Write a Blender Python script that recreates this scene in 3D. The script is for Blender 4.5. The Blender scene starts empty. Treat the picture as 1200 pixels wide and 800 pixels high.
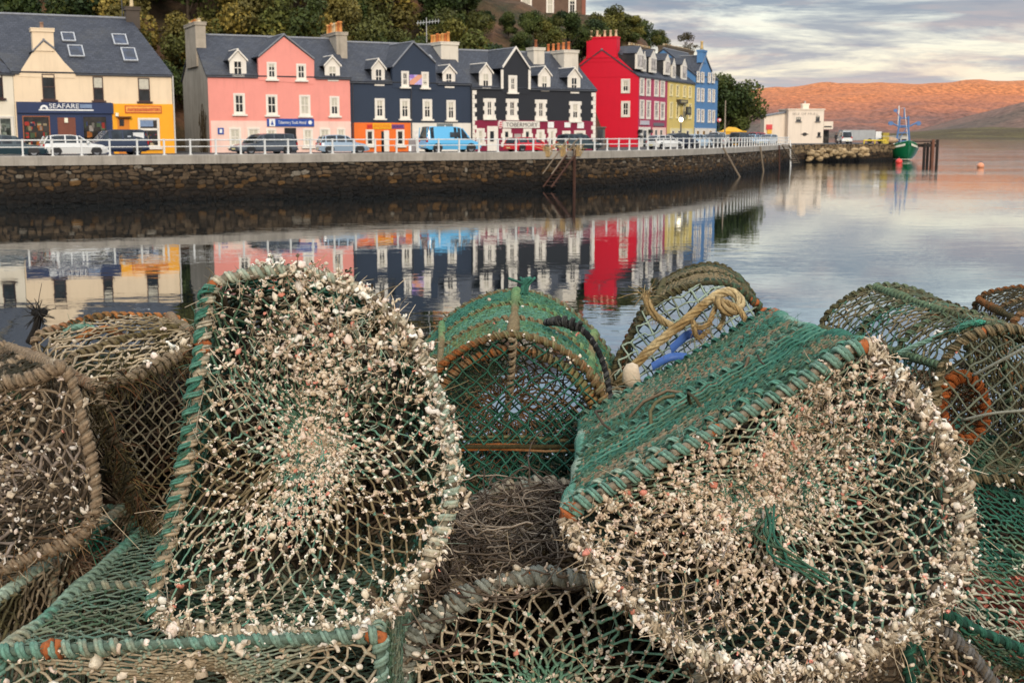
EXPOSURE=0.7
import bpy, math, random
import numpy as np
random.seed(5)
RNG = np.random.default_rng(11)
SC = bpy.context.scene
COL = SC.collection
# ------------------------------------------------------------------ camera model
CZ = 4.15
FPX = 1500.0
PT = math.atan(241.5 / FPX)
CP, SP = math.cos(PT), math.sin(PT)
CAM = np.array([0, 0, CZ])

def ray(px, py):
    a = (px - 600) / FPX
    b = (400 - py) / FPX
    return np.array([a, CP + b * SP, -SP + b * CP])

def at(px, py, Y):
    d = ray(px, py)
    return CAM + d * (Y / d[1])

def atz(px, py, z):
    d = ray(px, py)
    return CAM + d * ((z - CZ) / d[2])

def hit(px, py, p, n):
    d = ray(px, py)
    return CAM + d * (np.dot(p - CAM, n) / np.dot(d, n))

def nrm(v):
    v = np.asarray(v, float)
    return v / (np.linalg.norm(v) + 1e-12)

def lin(c):
    """sRGB 0-255 triple or hex -> linear"""
    if isinstance(c, str):
        c = [int(c[i:i + 2], 16) for i in (0, 2, 4)]
    o = []
    for x in c:
        x /= 255.0
        o.append(x / 12.92 if x <= 0.04045 else ((x + 0.055) / 1.055) ** 2.4)
    return np.array(o)

# ------------------------------------------------------------------ mesh builder
class MB:
    def __init__(s):
        s.v = []; s.c = []; s.w = []; s.n = 0
        s.q = []; s.t = []; s.ng = []
        s.mq = []; s.mt = []; s.mg = []

    def add(s, v, q=None, t=None, ng=None, col=(1, 1, 1), uv=None, mi=0):
        v = np.asarray(v, np.float64).reshape(-1, 3)
        k = len(v)
        c = np.asarray(col, np.float64)
        if c.ndim == 1:
            c = np.tile(c, (k, 1))
        s.v.append(v); s.c.append(c.reshape(-1, 3))
        s.w.append(np.zeros((k, 3)) if uv is None else np.asarray(uv, float).reshape(-1, 3))
        if q is not None and len(q):
            q = np.asarray(q, np.int64).reshape(-1, 4); s.q.append(q + s.n); s.mq.append(np.full(len(q), mi))
        if t is not None and len(t):
            t = np.asarray(t, np.int64).reshape(-1, 3); s.t.append(t + s.n); s.mt.append(np.full(len(t), mi))
        for g in (ng or []):
            s.ng.append([i + s.n for i in g]); s.mg.append(mi)
        s.n += k
        return s

    def box(s, o, a, b, c, col=(1, 1, 1), mi=0):
        """box from corner o along vectors a, b, c"""
        o, a, b, c = (np.asarray(x, float) for x in (o, a, b, c))
        v = [o, o + a, o + a + b, o + b, o + c, o + a + c, o + a + b + c, o + b + c]
        q = [(3, 2, 1, 0), (4, 5, 6, 7), (0, 1, 5, 4), (1, 2, 6, 5), (2, 3, 7, 6), (3, 0, 4, 7)]
        return s.add(v, q=q, col=col, mi=mi)

    def cbox(s, c, sx, sy, sz, col=(1, 1, 1), mi=0):
        return s.box((c[0] - sx / 2, c[1] - sy / 2, c[2]), (sx, 0, 0), (0, sy, 0), (0, 0, sz), col, mi)

    def prism(s, poly, vec, col=(1, 1, 1), mi=0):
        p = np.asarray(poly, float); n = len(p)
        v = np.vstack([p, p + np.asarray(vec, float)])
        q = [(i, (i + 1) % n, n + (i + 1) % n, n + i) for i in range(n)]
        return s.add(v, q=q, ng=[list(range(n))[::-1], list(range(n, 2 * n))], col=col, mi=mi)

    def tube(s, P, r, S=6, col=(1, 1, 1), closed=False, mi=0):
        """P (N,3) or (M,N,3); r scalar or broadcastable to (M,N)"""
        P = np.asarray(P, float)
        if P.ndim == 2:
            P = P[None]
        M, N, _ = P.shape
        r = np.broadcast_to(np.asarray(r, float), (M, N)) if np.ndim(r) != 1 or np.shape(r) == (N,) else np.broadcast_to(np.asarray(r)[:, None], (M, N))
        if closed:
            T = np.roll(P, -1, 1) - np.roll(P, 1, 1)
        else:
            T = np.gradient(P, axis=1)
        T /= np.linalg.norm(T, axis=2, keepdims=True) + 1e-12
        m = np.abs(T).mean(1)
        ref = np.eye(3)[np.argmin(m, 1)][:, None, :]
        A = np.cross(T, ref); A /= np.linalg.norm(A, axis=2, keepdims=True) + 1e-12
        B = np.cross(T, A)
        th = np.arange(S) * 2 * math.pi / S
        V = P[:, :, None, :] + r[:, :, None, None] * (A[:, :, None, :] * np.cos(th)[None, None, :, None] + B[:, :, None, :] * np.sin(th)[None, None, :, None])
        idx = np.arange(M * N * S).reshape(M, N, S)
        if closed:
            a = idx; b = np.roll(idx, -1, 1)
        else:
            a = idx[:, :-1]; b = idx[:, 1:]
        q = np.stack([a, np.roll(a, -1, 2), np.roll(b, -1, 2), b], -1).reshape(-1, 4)
        c = np.asarray(col, float)
        if c.ndim == 1:
            c = np.broadcast_to(c, (M, N, 3))
        elif c.shape == (M, 3):
            c = np.broadcast_to(c[:, None, :], (M, N, 3))
        elif c.ndim == 2:
            c = np.broadcast_to(c[None], (M, N, 3))
        C = np.repeat(c.reshape(M * N, 3), S, 0)
        s.add(V.reshape(-1, 3), q=q, col=C, mi=mi)
        if not closed:
            ends = [list(idx[0, 0, ::-1]), list(idx[0, -1])] if M == 1 else []
            for e in ends:
                s.ng.append([int(i) + s.n - M * N * S for i in e]); s.mg.append(mi)
        return s

    def lathe(s, prof, o=(0, 0, 0), S=12, axis='z', col=(1, 1, 1), mi=0):
        prof = np.asarray(prof, float); N = len(prof)
        th = np.arange(S) * 2 * math.pi / S
        V = np.zeros((N, S, 3))
        V[:, :, 0] = prof[:, :1] * np.cos(th); V[:, :, 1] = prof[:, :1] * np.sin(th); V[:, :, 2] = prof[:, 1:2]
        if axis == 'y':
            V = V[:, :, [0, 2, 1]]
        if axis == 'x':
            V = V[:, :, [2, 0, 1]]
        V = V + np.asarray(o, float)
        idx = np.arange(N * S).reshape(N, S)
        q = np.stack([idx[:-1], np.roll(idx[:-1], -1, 1), np.roll(idx[1:], -1, 1), idx[1:]], -1).reshape(-1, 4)
        return s.add(V.reshape(-1, 3), q=q, ng=[list(idx[0])[::-1], list(idx[-1])], col=col, mi=mi)

    def grid(s, V, col=(1, 1, 1), uv=None, mi=0):
        V = np.asarray(V, float); a, b = V.shape[:2]
        idx = np.arange(a * b).reshape(a, b)
        q = np.stack([idx[:-1, :-1], idx[1:, :-1], idx[1:, 1:], idx[:-1, 1:]], -1).reshape(-1, 4)
        return s.add(V.reshape(-1, 3), q=q, col=np.asarray(col, float).reshape(-1, 3) if np.ndim(col) == 3 else col, uv=uv, mi=mi)

    def build(s, name, mats, parent=None, smooth=False, loc=None):
        v = np.vstack(s.v); c = np.vstack(s.c); w = np.vstack(s.w)
        if parent is not None and parent.get('_world'):
            v = v - np.array(parent['_o'])
        if loc is not None:
            v = v - np.asarray(loc)
        loops = []; tot = []; mi = []
        if s.q:
            q = np.vstack(s.q); loops.append(q.ravel()); tot.append(np.full(len(q), 4)); mi.append(np.concatenate(s.mq))
        if s.t:
            t = np.vstack(s.t); loops.append(t.ravel()); tot.append(np.full(len(t), 3)); mi.append(np.concatenate(s.mt))
        if s.ng:
            loops.append(np.concatenate([np.asarray(g) for g in s.ng])); tot.append(np.array([len(g) for g in s.ng])); mi.append(np.array(s.mg))
        loops = np.concatenate(loops).astype(np.int32); tot = np.concatenate(tot).astype(np.int32); mi = np.concatenate(mi).astype(np.int32)
        me = bpy.data.meshes.new(name)
        me.vertices.add(len(v)); me.vertices.foreach_set('co', v.astype(np.float32).ravel())
        me.loops.add(len(loops)); me.loops.foreach_set('vertex_index', loops)
        me.polygons.add(len(tot))
        st = np.concatenate([[0], np.cumsum(tot)[:-1]]).astype(np.int32)
        me.polygons.foreach_set('loop_start', st)
        me.polygons.foreach_set('material_index', mi)
        me.polygons.foreach_set('use_smooth', np.full(len(tot), smooth, bool))
        me.update(calc_edges=True)
        at_ = me.attributes.new('Col', 'FLOAT_COLOR', 'POINT')
        at_.data.foreach_set('color', np.hstack([c, np.ones((len(c), 1))]).astype(np.float32).ravel())
        if np.any(w):
            a2 = me.attributes.new('uvw', 'FLOAT_VECTOR', 'POINT')
            a2.data.foreach_set('vector', w.astype(np.float32).ravel())
        for m in (mats if isinstance(mats, (list, tuple)) else [mats]):
            me.materials.append(m)
        o = bpy.data.objects.new(name, me); COL.objects.link(o)
        if loc is not None:
            o.location = tuple(loc)
        if parent is not None:
            o.parent = parent
            if parent.get('_world'):
                o['_world'] = 1; o['_o'] = parent['_o']
        return o

def tag(o, label=None, cat=None, group=None, kind=None):
    if label: o['label'] = label
    if cat: o['category'] = cat
    if group: o['group'] = group
    if kind: o['kind'] = kind
    return o

def empty(name, loc, label, cat, group=None, rotz=None):
    """a thing's root; without rotz its children are built in world coordinates"""
    o = bpy.data.objects.new(name, None); COL.objects.link(o)
    o.empty_display_size = 0.3
    o.location = tuple(loc)
    if rotz is None:
        o['_world'] = 1; o['_o'] = [float(x) for x in loc]
    else:
        o.rotation_euler = (0, 0, rotz)
    return tag(o, label, cat, group)

# ------------------------------------------------------------------ numpy helpers
def noise(p, f, seed=0):
    """cheap smooth noise in about -1..1"""
    r = np.random.default_rng(seed)
    p = np.asarray(p, float); out = np.zeros(p.shape[:-1])
    for k in range(6):
        d = r.normal(size=3); d /= np.linalg.norm(d)
        out += np.sin((p @ d) * f * (0.7 + 0.9 * r.random()) + r.random() * 6.28 + 1.3 * np.sin((p @ r.normal(size=3)) * f * 0.5))
    return np.clip(out / 3.0, -1, 1)

def mix(a, b, t):
    t = np.asarray(t)[..., None]
    return np.asarray(a) * (1 - t) + np.asarray(b) * t

def palette(p, cols, f=18, seed=0):
    """blend between colours along smooth noise"""
    cols = np.asarray(cols); k = len(cols)
    x = (noise(p, f, seed) * 0.75 + 0.5 + RNG.normal(0, 0.09, p.shape[:-1])).clip(0, 0.9999) * (k - 1)
    i = x.astype(int); t = x - i
    return mix(cols[i], cols[np.minimum(i + 1, k - 1)], t)

def catmull(P, n, closed=True):
    P = np.asarray(P, float)
    if closed:
        Q = np.vstack([P[-1], P, P[0], P[1]])
    else:
        Q = np.vstack([2 * P[0] - P[1], P, 2 * P[-1] - P[-2]])
    out = []
    for i in range(len(Q) - 3):
        p0, p1, p2, p3 = Q[i:i + 4]
        t = np.linspace(0, 1, 12, endpoint=False)[:, None]
        out.append(0.5 * (2 * p1 + (p2 - p0) * t + (2 * p0 - 5 * p1 + 4 * p2 - p3) * t ** 2 + (3 * p1 - p0 - 3 * p2 + p3) * t ** 3))
    C = np.vstack(out)
    C = np.vstack([C, P[0] if closed else P[-1]])
    L = np.concatenate([[0], np.cumsum(np.linalg.norm(np.diff(C, axis=0), axis=1))])
    s = np.linspace(0, L[-1], n, endpoint=not closed)
    return np.stack([np.interp(s, L, C[:, k]) for k in range(3)], 1)

def resample(P, n):
    P = np.asarray(P, float)
    L = np.concatenate([[0], np.cumsum(np.linalg.norm(np.diff(P, axis=0), axis=1))])
    s = np.linspace(0, L[-1], n)
    return np.stack([np.interp(s, L, P[:, k]) for k in range(P.shape[1])], 1)

def plen(P):
    return float(np.linalg.norm(np.diff(P, axis=0), axis=1).sum())

# ------------------------------------------------------------------ materials
MATS = {}

class NT:
    def __init__(s, name):
        s.m = bpy.data.materials.new(name); s.m.use_nodes = True
        s.t = s.m.node_tree; s.n = s.t.nodes; s.l = s.t.links
        s.b = s.n['Principled BSDF']
    def new(s, typ, **kw):
        x = s.n.new(typ)
        for k, v in kw.items():
            setattr(x, k, v)
        return x
    def link(s, a, b):
        s.l.new(a, b)
    def val(s, node, **kw):
        for k, v in kw.items():
            node.inputs[k.replace('_', ' ')].default_value = v
    def noise(s, scale, detail=4, rough=0.6, vec=None, coord='Object'):
        n = s.new('ShaderNodeTexNoise'); n.inputs['Scale'].default_value = scale
        n.inputs['Detail'].default_value = detail; n.inputs['Roughness'].default_value = rough
        if vec is None:
            c = s.coord(coord); vec = c
        s.link(vec, n.inputs['Vector'])
        return n.outputs['Fac']
    def coord(s, which='Object'):
        if not hasattr(s, '_tc'):
            s._tc = s.new('ShaderNodeTexCoord')
        return s._tc.outputs[which]
    def scaled(s, vec, sc):
        m = s.new('ShaderNodeVectorMath', operation='MULTIPLY'); s.link(vec, m.inputs[0]); m.inputs[1].default_value = sc
        return m.outputs[0]
    def attr(s, name):
        a = s.new('ShaderNodeAttribute', attribute_name=name); return a
    def ramp(s, fac, stops):
        r = s.new('ShaderNodeValToRGB'); e = r.color_ramp.elements
        while len(e) < len(stops):
            e.new(0.5)
        for el, (p, c) in zip(e, stops):
            el.position = p
            el.color = (*c, 1) if np.ndim(c) else (c, c, c, 1)
        s.link(fac, r.inputs['Fac'])
        return r.outputs['Color']
    def mixc(s, fac, a, b, mode='MIX'):
        m = s.new('ShaderNodeMix', data_type='RGBA', blend_type=mode)
        for sock, v in ((m.inputs[0], fac), (m.inputs[6], a), (m.inputs[7], b)):
            if hasattr(v, 'links'):
                s.link(v, sock)
            elif np.ndim(v):
                sock.default_value = (*[float(x) for x in v[:3]], 1)
            else:
                sock.default_value = float(v)
        return m.outputs[2]
    def math(s, op, a, b=0.0):
        m = s.new('ShaderNodeMath', operation=op)
        for i, v in enumerate((a, b)):
            if hasattr(v, 'links'):
                s.link(v, m.inputs[i])
            else:
                m.inputs[i].default_value = v
        return m.outputs[0]
    def bump(s, h, dist=0.02, strength=0.6):
        b = s.new('ShaderNodeBump'); b.inputs['Distance'].default_value = dist; b.inputs['Strength'].default_value = strength
        s.link(h, b.inputs['Height']); s.link(b.outputs[0], s.b.inputs['Normal'])
    def color(s, c):
        if hasattr(c, 'links'):
            s.link(c, s.b.inputs['Base Color'])
        else:
            s.b.inputs['Base Color'].default_value = (*[float(x) for x in c[:3]], 1)
    def rough(s, r):
        if hasattr(r, 'links'):
            s.link(r, s.b.inputs['Roughness'])
        else:
            s.b.inputs['Roughness'].default_value = r

def paint(name, c, rough=0.75, var=0.18, scale=0.6, grime=0.25, bump=0.01):
    """weathered painted render / timber"""
    if name in MATS: return MATS[name]
    n = NT(name)
    c = np.asarray(c); grime = min(1.0, grime * 1.6)
    f = n.noise(scale, 6, 0.7)
    f2 = n.noise(scale * 9, 4, 0.6)
    k = n.ramp(f, [(0.3, c * (1 - var)), (0.7, np.minimum(c * (1 + var * 0.4), 0.95))])
    st = n.noise(1.0, 5, 0.7, vec=n.scaled(n.coord(), (2.2, 2.2, 0.22)))
    k2 = n.mixc(n.math('MULTIPLY', n.ramp(st, [(0.5, 0.0), (0.78, 1.0)]), grime), k, c * 0.5)
    n.color(k2); n.rough(rough)
    n.bump(f2, bump, 0.5)
    MATS[name] = n.m
    return n.m

def plain(name, c, rough=0.5, metal=0.0, spec=None, noise_amt=0.15, scale=6.0):
    if name in MATS: return MATS[name]
    n = NT(name); c = np.asarray(c)
    f = n.noise(scale, 3)
    n.color(n.ramp(f, [(0.3, c * (1 - noise_amt)), (0.7, np.minimum(c * (1 + noise_amt), 0.97))]))
    n.rough(rough); n.b.inputs['Metallic'].default_value = metal
    if spec is not None:
        n.b.inputs['Specular IOR Level'].default_value = spec
    MATS[name] = n.m
    return n.m

def carpaint(name, c):
    if name in MATS: return MATS[name]
    n = NT(name); n.color(np.asarray(c)); n.rough(0.3)
    n.b.inputs['Coat Weight'].default_value = 0.6; n.b.inputs['Coat Roughness'].default_value = 0.08
    MATS[name] = n.m
    return n.m

def attrmat(name, rough=0.8, bump=None, var=0.3, scale=60.0, spec=0.3):
    """colour from the mesh attribute, broken up by fine noise"""
    if name in MATS: return MATS[name]
    n = NT(name)
    a = n.attr('Col')
    f = n.noise(scale, 4, 0.7)
    n.color(n.mixc(1.0, a.outputs['Color'], n.ramp(f, [(0.3, 1 - var), (0.7, 1 + var * 0.5)]), 'MULTIPLY'))
    n.rough(rough); n.b.inputs['Specular IOR Level'].default_value = spec
    if bump:
        n.bump(n.noise(scale * bump[1], 3), bump[0], 0.8)
    MATS[name] = n.m
    return n.m

def glass_dark(name, c=(0.012, 0.015, 0.018), rough=0.08):
    if name in MATS: return MATS[name]
    n = NT(name)
    f = n.noise(1.3, 2)
    n.color(n.ramp(f, [(0.35, np.asarray(c) * 0.5), (0.7, np.asarray(c) * 2.2)])); n.rough(rough)
    MATS[name] = n.m
    return n.m

def text_mesh(txt, size=1.0, extrude=0.01):
    cu = bpy.data.curves.new('lettering', 'FONT'); cu.body = txt; cu.size = size; cu.extrude = extrude
    cu.align_x = 'CENTER'; cu.align_y = 'CENTER'; cu.resolution_u = 3
    ob = bpy.data.objects.new('lettering', cu); COL.objects.link(ob)
    dg = bpy.context.evaluated_depsgraph_get(); dg.update()
    me = bpy.data.meshes.new_from_object(ob.evaluated_get(dg))
    v = np.array([x.co[:] for x in me.vertices]); f = [list(p.vertices) for p in me.polygons]
    bpy.data.objects.remove(ob); bpy.data.meshes.remove(me); bpy.data.curves.remove(cu)
    return v, f
# ================================================================== world, sun, camera
ROAD = 2.75
def build_world():
    w = bpy.data.worlds.new('World'); SC.world = w; w.use_nodes = True
    t = w.node_tree; n = t.nodes; l = t.links
    bg = n['Background']; bg.inputs['Strength'].default_value = 0.1
    sky = n.new('ShaderNodeTexSky'); sky.sky_type = 'NISHITA'; sky.sun_disc = False
    sky.sun_elevation = SUN_EL; sky.sun_rotation = SUN_AZ
    sky.air_density = 1.2; sky.dust_density = 1.5
    tc = n.new('ShaderNodeTexCoord'); sep = n.new('ShaderNodeSeparateXYZ'); l.new(tc.outputs['Generated'], sep.inputs[0])
    def mt(op, a, b=0.0, clamp=False):
        m = n.new('ShaderNodeMath'); m.operation = op; m.use_clamp = clamp
        for i, v in enumerate((a, b)):
            if hasattr(v, 'links'): l.new(v, m.inputs[i])
            else: m.inputs[i].default_value = v
        return m.outputs[0]
    z = mt('MAXIMUM', sep.outputs[2], 0.0)
    # direction projected on a flat cloud deck: banks shrink and flatten towards the horizon
    k = mt('DIVIDE', 1.0, mt('ADD', z, 0.11))
    comb = n.new('ShaderNodeCombineXYZ'); l.new(mt('MULTIPLY', sep.outputs[0], k), comb.inputs[0]); l.new(mt('MULTIPLY', sep.outputs[1], k), comb.inputs[1])
    def nz(scale, detail, off, sx=1.0, rough=0.55):
        mp = n.new('ShaderNodeMapping'); mp.inputs['Location'].default_value = off; mp.inputs['Scale'].default_value = (sx, 1, 1)
        l.new(comb.outputs[0], mp.inputs[0])
        x = n.new('ShaderNodeTexNoise'); x.inputs['Scale'].default_value = scale; x.inputs['Detail'].default_value = detail; x.inputs['Roughness'].default_value = rough
        x.inputs['Distortion'].default_value = 0.4
        l.new(mp.outputs[0], x.inputs['Vector']); return x.outputs['Fac']
    def rmp(f, stops):
        r = n.new('ShaderNodeValToRGB'); e = r.color_ramp.elements
        while len(e) < len(stops): e.new(0.5)
        for el, (p, c) in zip(e, stops):
            el.position = p; el.color = (*c, 1) if np.ndim(c) else (c, c, c, 1)
        l.new(f, r.inputs[0]); return r.outputs[0]
    def mx(f, a, b):
        m = n.new('ShaderNodeMix'); m.data_type = 'RGBA'
        for sck, v in ((m.inputs[0], f), (m.inputs[6], a), (m.inputs[7], b)):
            if hasattr(v, 'links'): l.new(v, sck)
            elif np.ndim(v): sck.default_value = (*v, 1)
            else: sck.default_value = v
        return m.outputs[2]
    G = SKYGAIN
    # clear gaps: pale cream-green low down turning to pale blue higher up, over the Nishita sky
    clear = rmp(z, [(0.0, G * lin((206, 202, 206))), (0.045, G * 1.12 * lin((238, 226, 202))), (0.1, G * 1.12 * lin((228, 232, 222))), (0.16, G * 1.05 * lin((184, 208, 224))), (0.32, G * lin((182, 206, 222))), (0.5, G * 1.35 * lin((196, 210, 226))), (0.85, G * 2.0 * lin((206, 214, 224)))])
    base = mx(0.88, sky.outputs[0], clear)
    grey = rmp(z, [(0.0, G * lin((180, 180, 190))), (0.05, G * lin((166, 166, 176))), (0.1, G * lin((126, 142, 162))), (0.2, G * lin((150, 164, 184))), (0.45, G * 1.2 * lin((204, 210, 220))), (0.85, G * 2.0 * lin((214, 216, 220)))])
    pink = rmp(z, [(0.0, G * 1.1 * lin((228, 190, 168))), (0.1, G * lin((212, 186, 178))), (0.3, G * lin((206, 202, 206))), (0.8, G * 1.9 * lin((216, 214, 216)))])
    m1 = rmp(nz(1.5, 9, (3.1, 1.7, 0), 0.7, .62), [(0.43, 0.0), (0.56, 1.0)])
    m2 = rmp(nz(2.4, 8, (7.3, 4.2, 2), 0.65, .6), [(0.48, 0.0), (0.6, 1.0)])
    m3 = rmp(nz(3.2, 9, (1.3, 9.2, 5), 0.7, 0.62), [(0.5, 0.0), (0.66, 1.0)])
    c = mx(mt('MULTIPLY', m1, 0.85), base, grey)
    c = mx(mt('MULTIPLY', m2, 0.3), c, pink)
    c = mx(mt('MULTIPLY', m3, 0.5), c, grey)
    l.new(c, bg.inputs['Color'])

SUN_EL = math.radians(24); SUN_ROTZ = math.radians(-10)     # light comes from behind and to the right of the camera
SUN_AZ = math.radians(180 - 10)
SKYGAIN = 7.0
build_world()
sl = bpy.data.lights.new('sun', 'SUN'); sl.energy = 1.5; sl.angle = math.radians(14); sl.color = (1.0, 0.87, 0.72)
so = bpy.data.objects.new('sun', sl); COL.objects.link(so)
_a = math.radians(10)
_dir = np.array([math.sin(_a) * math.cos(SUN_EL), -math.cos(_a) * math.cos(SUN_EL), math.sin(SUN_EL)])  # towards the sun
so.rotation_euler = Vector_ = __import__('mathutils').Vector(_dir).to_track_quat('Z', 'Y').to_euler()
so['kind'] = 'structure'
cam = bpy.data.cameras.new('camera'); co = bpy.data.objects.new('camera', cam); COL.objects.link(co)
co.location = tuple(CAM); co.rotation_euler = (math.pi / 2 - PT, 0, 0)
cam.sensor_width = 36; cam.lens = 36 * FPX / 1200; cam.clip_start = 0.05; cam.clip_end = 30000
cam.dof.use_dof = True; cam.dof.focus_distance = 1.75; cam.dof.aperture_fstop = 25
SC.camera = co
SC.view_settings.view_transform = 'Standard'; SC.view_settings.look = 'None'; SC.view_settings.gamma = 1; SC.view_settings.exposure = EXPOSURE if 'EXPOSURE' in globals() else 0.0
SC.view_settings.use_curve_mapping = False
SC.cycles.use_denoising = True
SC.cycles.max_bounces = 6; SC.cycles.diffuse_bounces = 3; SC.cycles.glossy_bounces = 3; SC.cycles.transparent_max_bounces = 8
SC.cycles.caustics_reflective = False; SC.cycles.caustics_refractive = False

# ================================================================== water, land
def water_mat():
    n = NT('sea_water')
    n.color((0.006, 0.012, 0.014)); n.rough(0.012); n.b.inputs['IOR'].default_value = 1.36
    v = n.coord('Object')
    a = n.noise(1.0, 3, 0.55, vec=n.scaled(v, (0.55, 0.9, 1)))
    b = n.noise(1.0, 2, 0.5, vec=n.scaled(v, (2.2, 3.4, 1)))
    c = n.noise(1.0, 2, 0.5, vec=n.scaled(v, (0.035, 0.06, 1)))      # calmer and rougher lanes
    h = n.math('ADD', n.math('MULTIPLY', a, 0.042), n.math('MULTIPLY', b, 0.006))
    lane = n.ramp(c, [(0.4, 0.35), (0.62, 1.0)])
    sy = n.new('ShaderNodeSeparateXYZ'); n.link(v, sy.inputs[0])
    far = n.new('ShaderNodeMapRange'); n.link(n.math('ADD', sy.outputs[1], n.math('MULTIPLY', sy.outputs[0], 1.2)), far.inputs['Value']); far.inputs['From Min'].default_value = 88; far.inputs['From Max'].default_value = 280; far.inputs['To Min'].default_value = 1.0; far.inputs['To Max'].default_value = 7.0
    n.bump(n.math('MULTIPLY', n.math('MULTIPLY', h, lane), far.outputs[0]), 0.4, 0.5)
    bmp = [x for x in n.n if x.type == 'BUMP'][0]
    g = n.new('ShaderNodeBsdfGlossy'); g.inputs['Color'].default_value = (.86, .9, .93, 1); g.inputs['Roughness'].default_value = .012; n.link(bmp.outputs[0], g.inputs['Normal'])
    ms = n.new('ShaderNodeMixShader'); ms.inputs[0].default_value = .42
    n.link(n.b.outputs[0], ms.inputs[1]); n.link(g.outputs[0], ms.inputs[2]); n.link(ms.outputs[0], n.n['Material Output'].inputs['Surface'])
    return n.m
wm = MB()
wm.add([(-9000, -40, 0), (9000, -40, 0), (9000, 12000, 0), (-9000, 12000, 0)], q=[(0, 1, 2, 3)])
tag(wm.build('water', water_mat()), kind='structure')

# --- quay line (far side of the bay): waterside edge at road level
QD = [(-150, 75), (-60, 76.5), (0, 78), (100, 80), (300, 86), (450, 92), (600, 98), (720, 106), (800, 118), (860, 136), (900, 158), (926, 178)]
QP = np.array([atz_[:2] for atz_ in [at(px, 184, Y) for px, Y in QD]])
QP = np.vstack([[QP[0] + (QP[0] - QP[1]) * 1.2], QP])
q3 = catmull(np.hstack([QP, np.zeros((len(QP), 1))]), 160, closed=False)[:, :2]
qL = np.concatenate([[0], np.cumsum(np.linalg.norm(np.diff(q3, axis=0), axis=1))])
def quay(s, off=0.0):
    """point on the quay edge at arc length s, moved off metres inland"""
    p = np.array([np.interp(s, qL, q3[:, 0]), np.interp(s, qL, q3[:, 1])])
    p2 = np.array([np.interp(s + 0.5, qL, q3[:, 0]), np.interp(s + 0.5, qL, q3[:, 1])]); p1 = np.array([np.interp(s - 0.5, qL, q3[:, 0]), np.interp(s - 0.5, qL, q3[:, 1])])
    t = nrm(p2 - p1)
    return p + np.array([-t[1], t[0]]) * off, t

def stone_wall(name, S0, S1, ztop, fn, col_fn, z0=-0.5, mat=None, sw=(0.22, 0.8), sh=(0.2, 0.36)):
    """rubble masonry: every stone its own bulging face over a dark mortar backing, all one mesh"""
    mb = MB()
    z = z0
    r = np.random.default_rng(3)
    V = []; C = []
    th = np.arange(8) * math.pi / 4 + math.pi / 8
    k = 0
    while z < ztop - 0.06:
        h = min(r.uniform(*sh), ztop - z)
        s = S0 + r.uniform(0, .5)
        while s < S1 - .2:
            w = r.uniform(*sw); hh = h * r.uniform(.85, 1.35)
            sc = s + w / 2; zc = z + h / 2 + r.normal(0, .045) + .06 * math.sin(sc * .9 + z)
            hh = min(hh, 2 * (ztop - zc)); hh = max(hh, .08)
            a, t = fn(min(sc, S1)); nn = np.array([t[1], -t[0]])
            e = r.uniform(.45, .8); rot = r.normal(0, .14); d = r.uniform(.03, .13)
            cx = np.sign(np.cos(th)) * np.abs(np.cos(th)) ** e; cz = np.sign(np.sin(th)) * np.abs(np.sin(th)) ** e
            jx = 1 + r.normal(0, .09, 8); jz = 1 + r.normal(0, .09, 8)
            ring = []
            for f, dd in ((1.0, -.03), (.78, d * .8), (.3, d)):
                x = cx * jx * w * .5 * f; zz = cz * jz * hh * .5 * f
                x, zz = x * math.cos(rot) - zz * math.sin(rot), x * math.sin(rot) + zz * math.cos(rot)
                for i in range(8):
                    q = a + t * x[i] + nn * (dd + r.normal(0, .008)); ring.append((q[0], q[1], min(zc + zz[i], ztop - .005)))
            V.append(ring); C.append(np.tile(col_fn(a[0], a[1], zc, r), (24, 1)))
            s += w * .97
        z += h * .96
    V = np.array(V); n = len(V)
    q = []
    for lv in (0, 8):
        for i in range(8): q.append((lv + i, lv + (i + 1) % 8, lv + 8 + (i + 1) % 8, lv + 8 + i))
    q = np.array(q); base_ = (np.arange(n) * 24)
    Q = (q[None] + base_[:, None, None]).reshape(-1, 4)
    cap = np.array([(16, 17, 18, 19), (16, 19, 20, 23), (20, 21, 22, 23)])
    Q = np.vstack([Q, (cap[None] + base_[:, None, None]).reshape(-1, 4)])
    mb.add(V.reshape(-1, 3), q=Q, col=np.array(C).reshape(-1, 3))
    ss = np.linspace(S0, S1, 120)
    bk = [fn(s)[0] for s in ss]
    G = np.array([[(p[0], p[1], z0), (p[0], p[1], ztop)] for p in bk])
    mb.grid(G, col=(0.012, 0.010, 0.008))
    return mb

def wall_col(x, y, z, r):
    dry = lin((82, 68, 52)) * r.uniform(0.35, 1.3)
    rust = lin((116, 86, 50)) * r.uniform(0.45, 1.1)
    wet = lin((34, 27, 20)) * r.uniform(0.5, 1.2)
    black = lin((14, 12, 10)) * r.uniform(0.6, 1.3)
    nzv = math.sin(x * .31 + y * .2) * .12
    if z > 1.35 + nzv: c = dry * 1.25 if r.random() < 0.7 else dry * 0.55
    elif z > 0.85 + nzv: c = rust * r.uniform(.35, .9) if r.random() < 0.4 else dry * r.uniform(.35, .8)
    elif z > 0.4 + nzv: c = wet * 1.3
    else: c = black
    if z > 1.3 and r.random() < 0.03: c = lin((150, 140, 124)) * 0.7
    return c

M_STONE = attrmat('rubble_stone', 0.85, (0.03, 0.12), 0.45, 7.0)
mbw = stone_wall('w', qL[0], qL[-1], 2.32, lambda s: quay(s), wall_col)
o = mbw.build('quay_wall', M_STONE)
tag(o, 'long dark rubble stone quay wall rising from the water below the street', 'quay wall')
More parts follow.
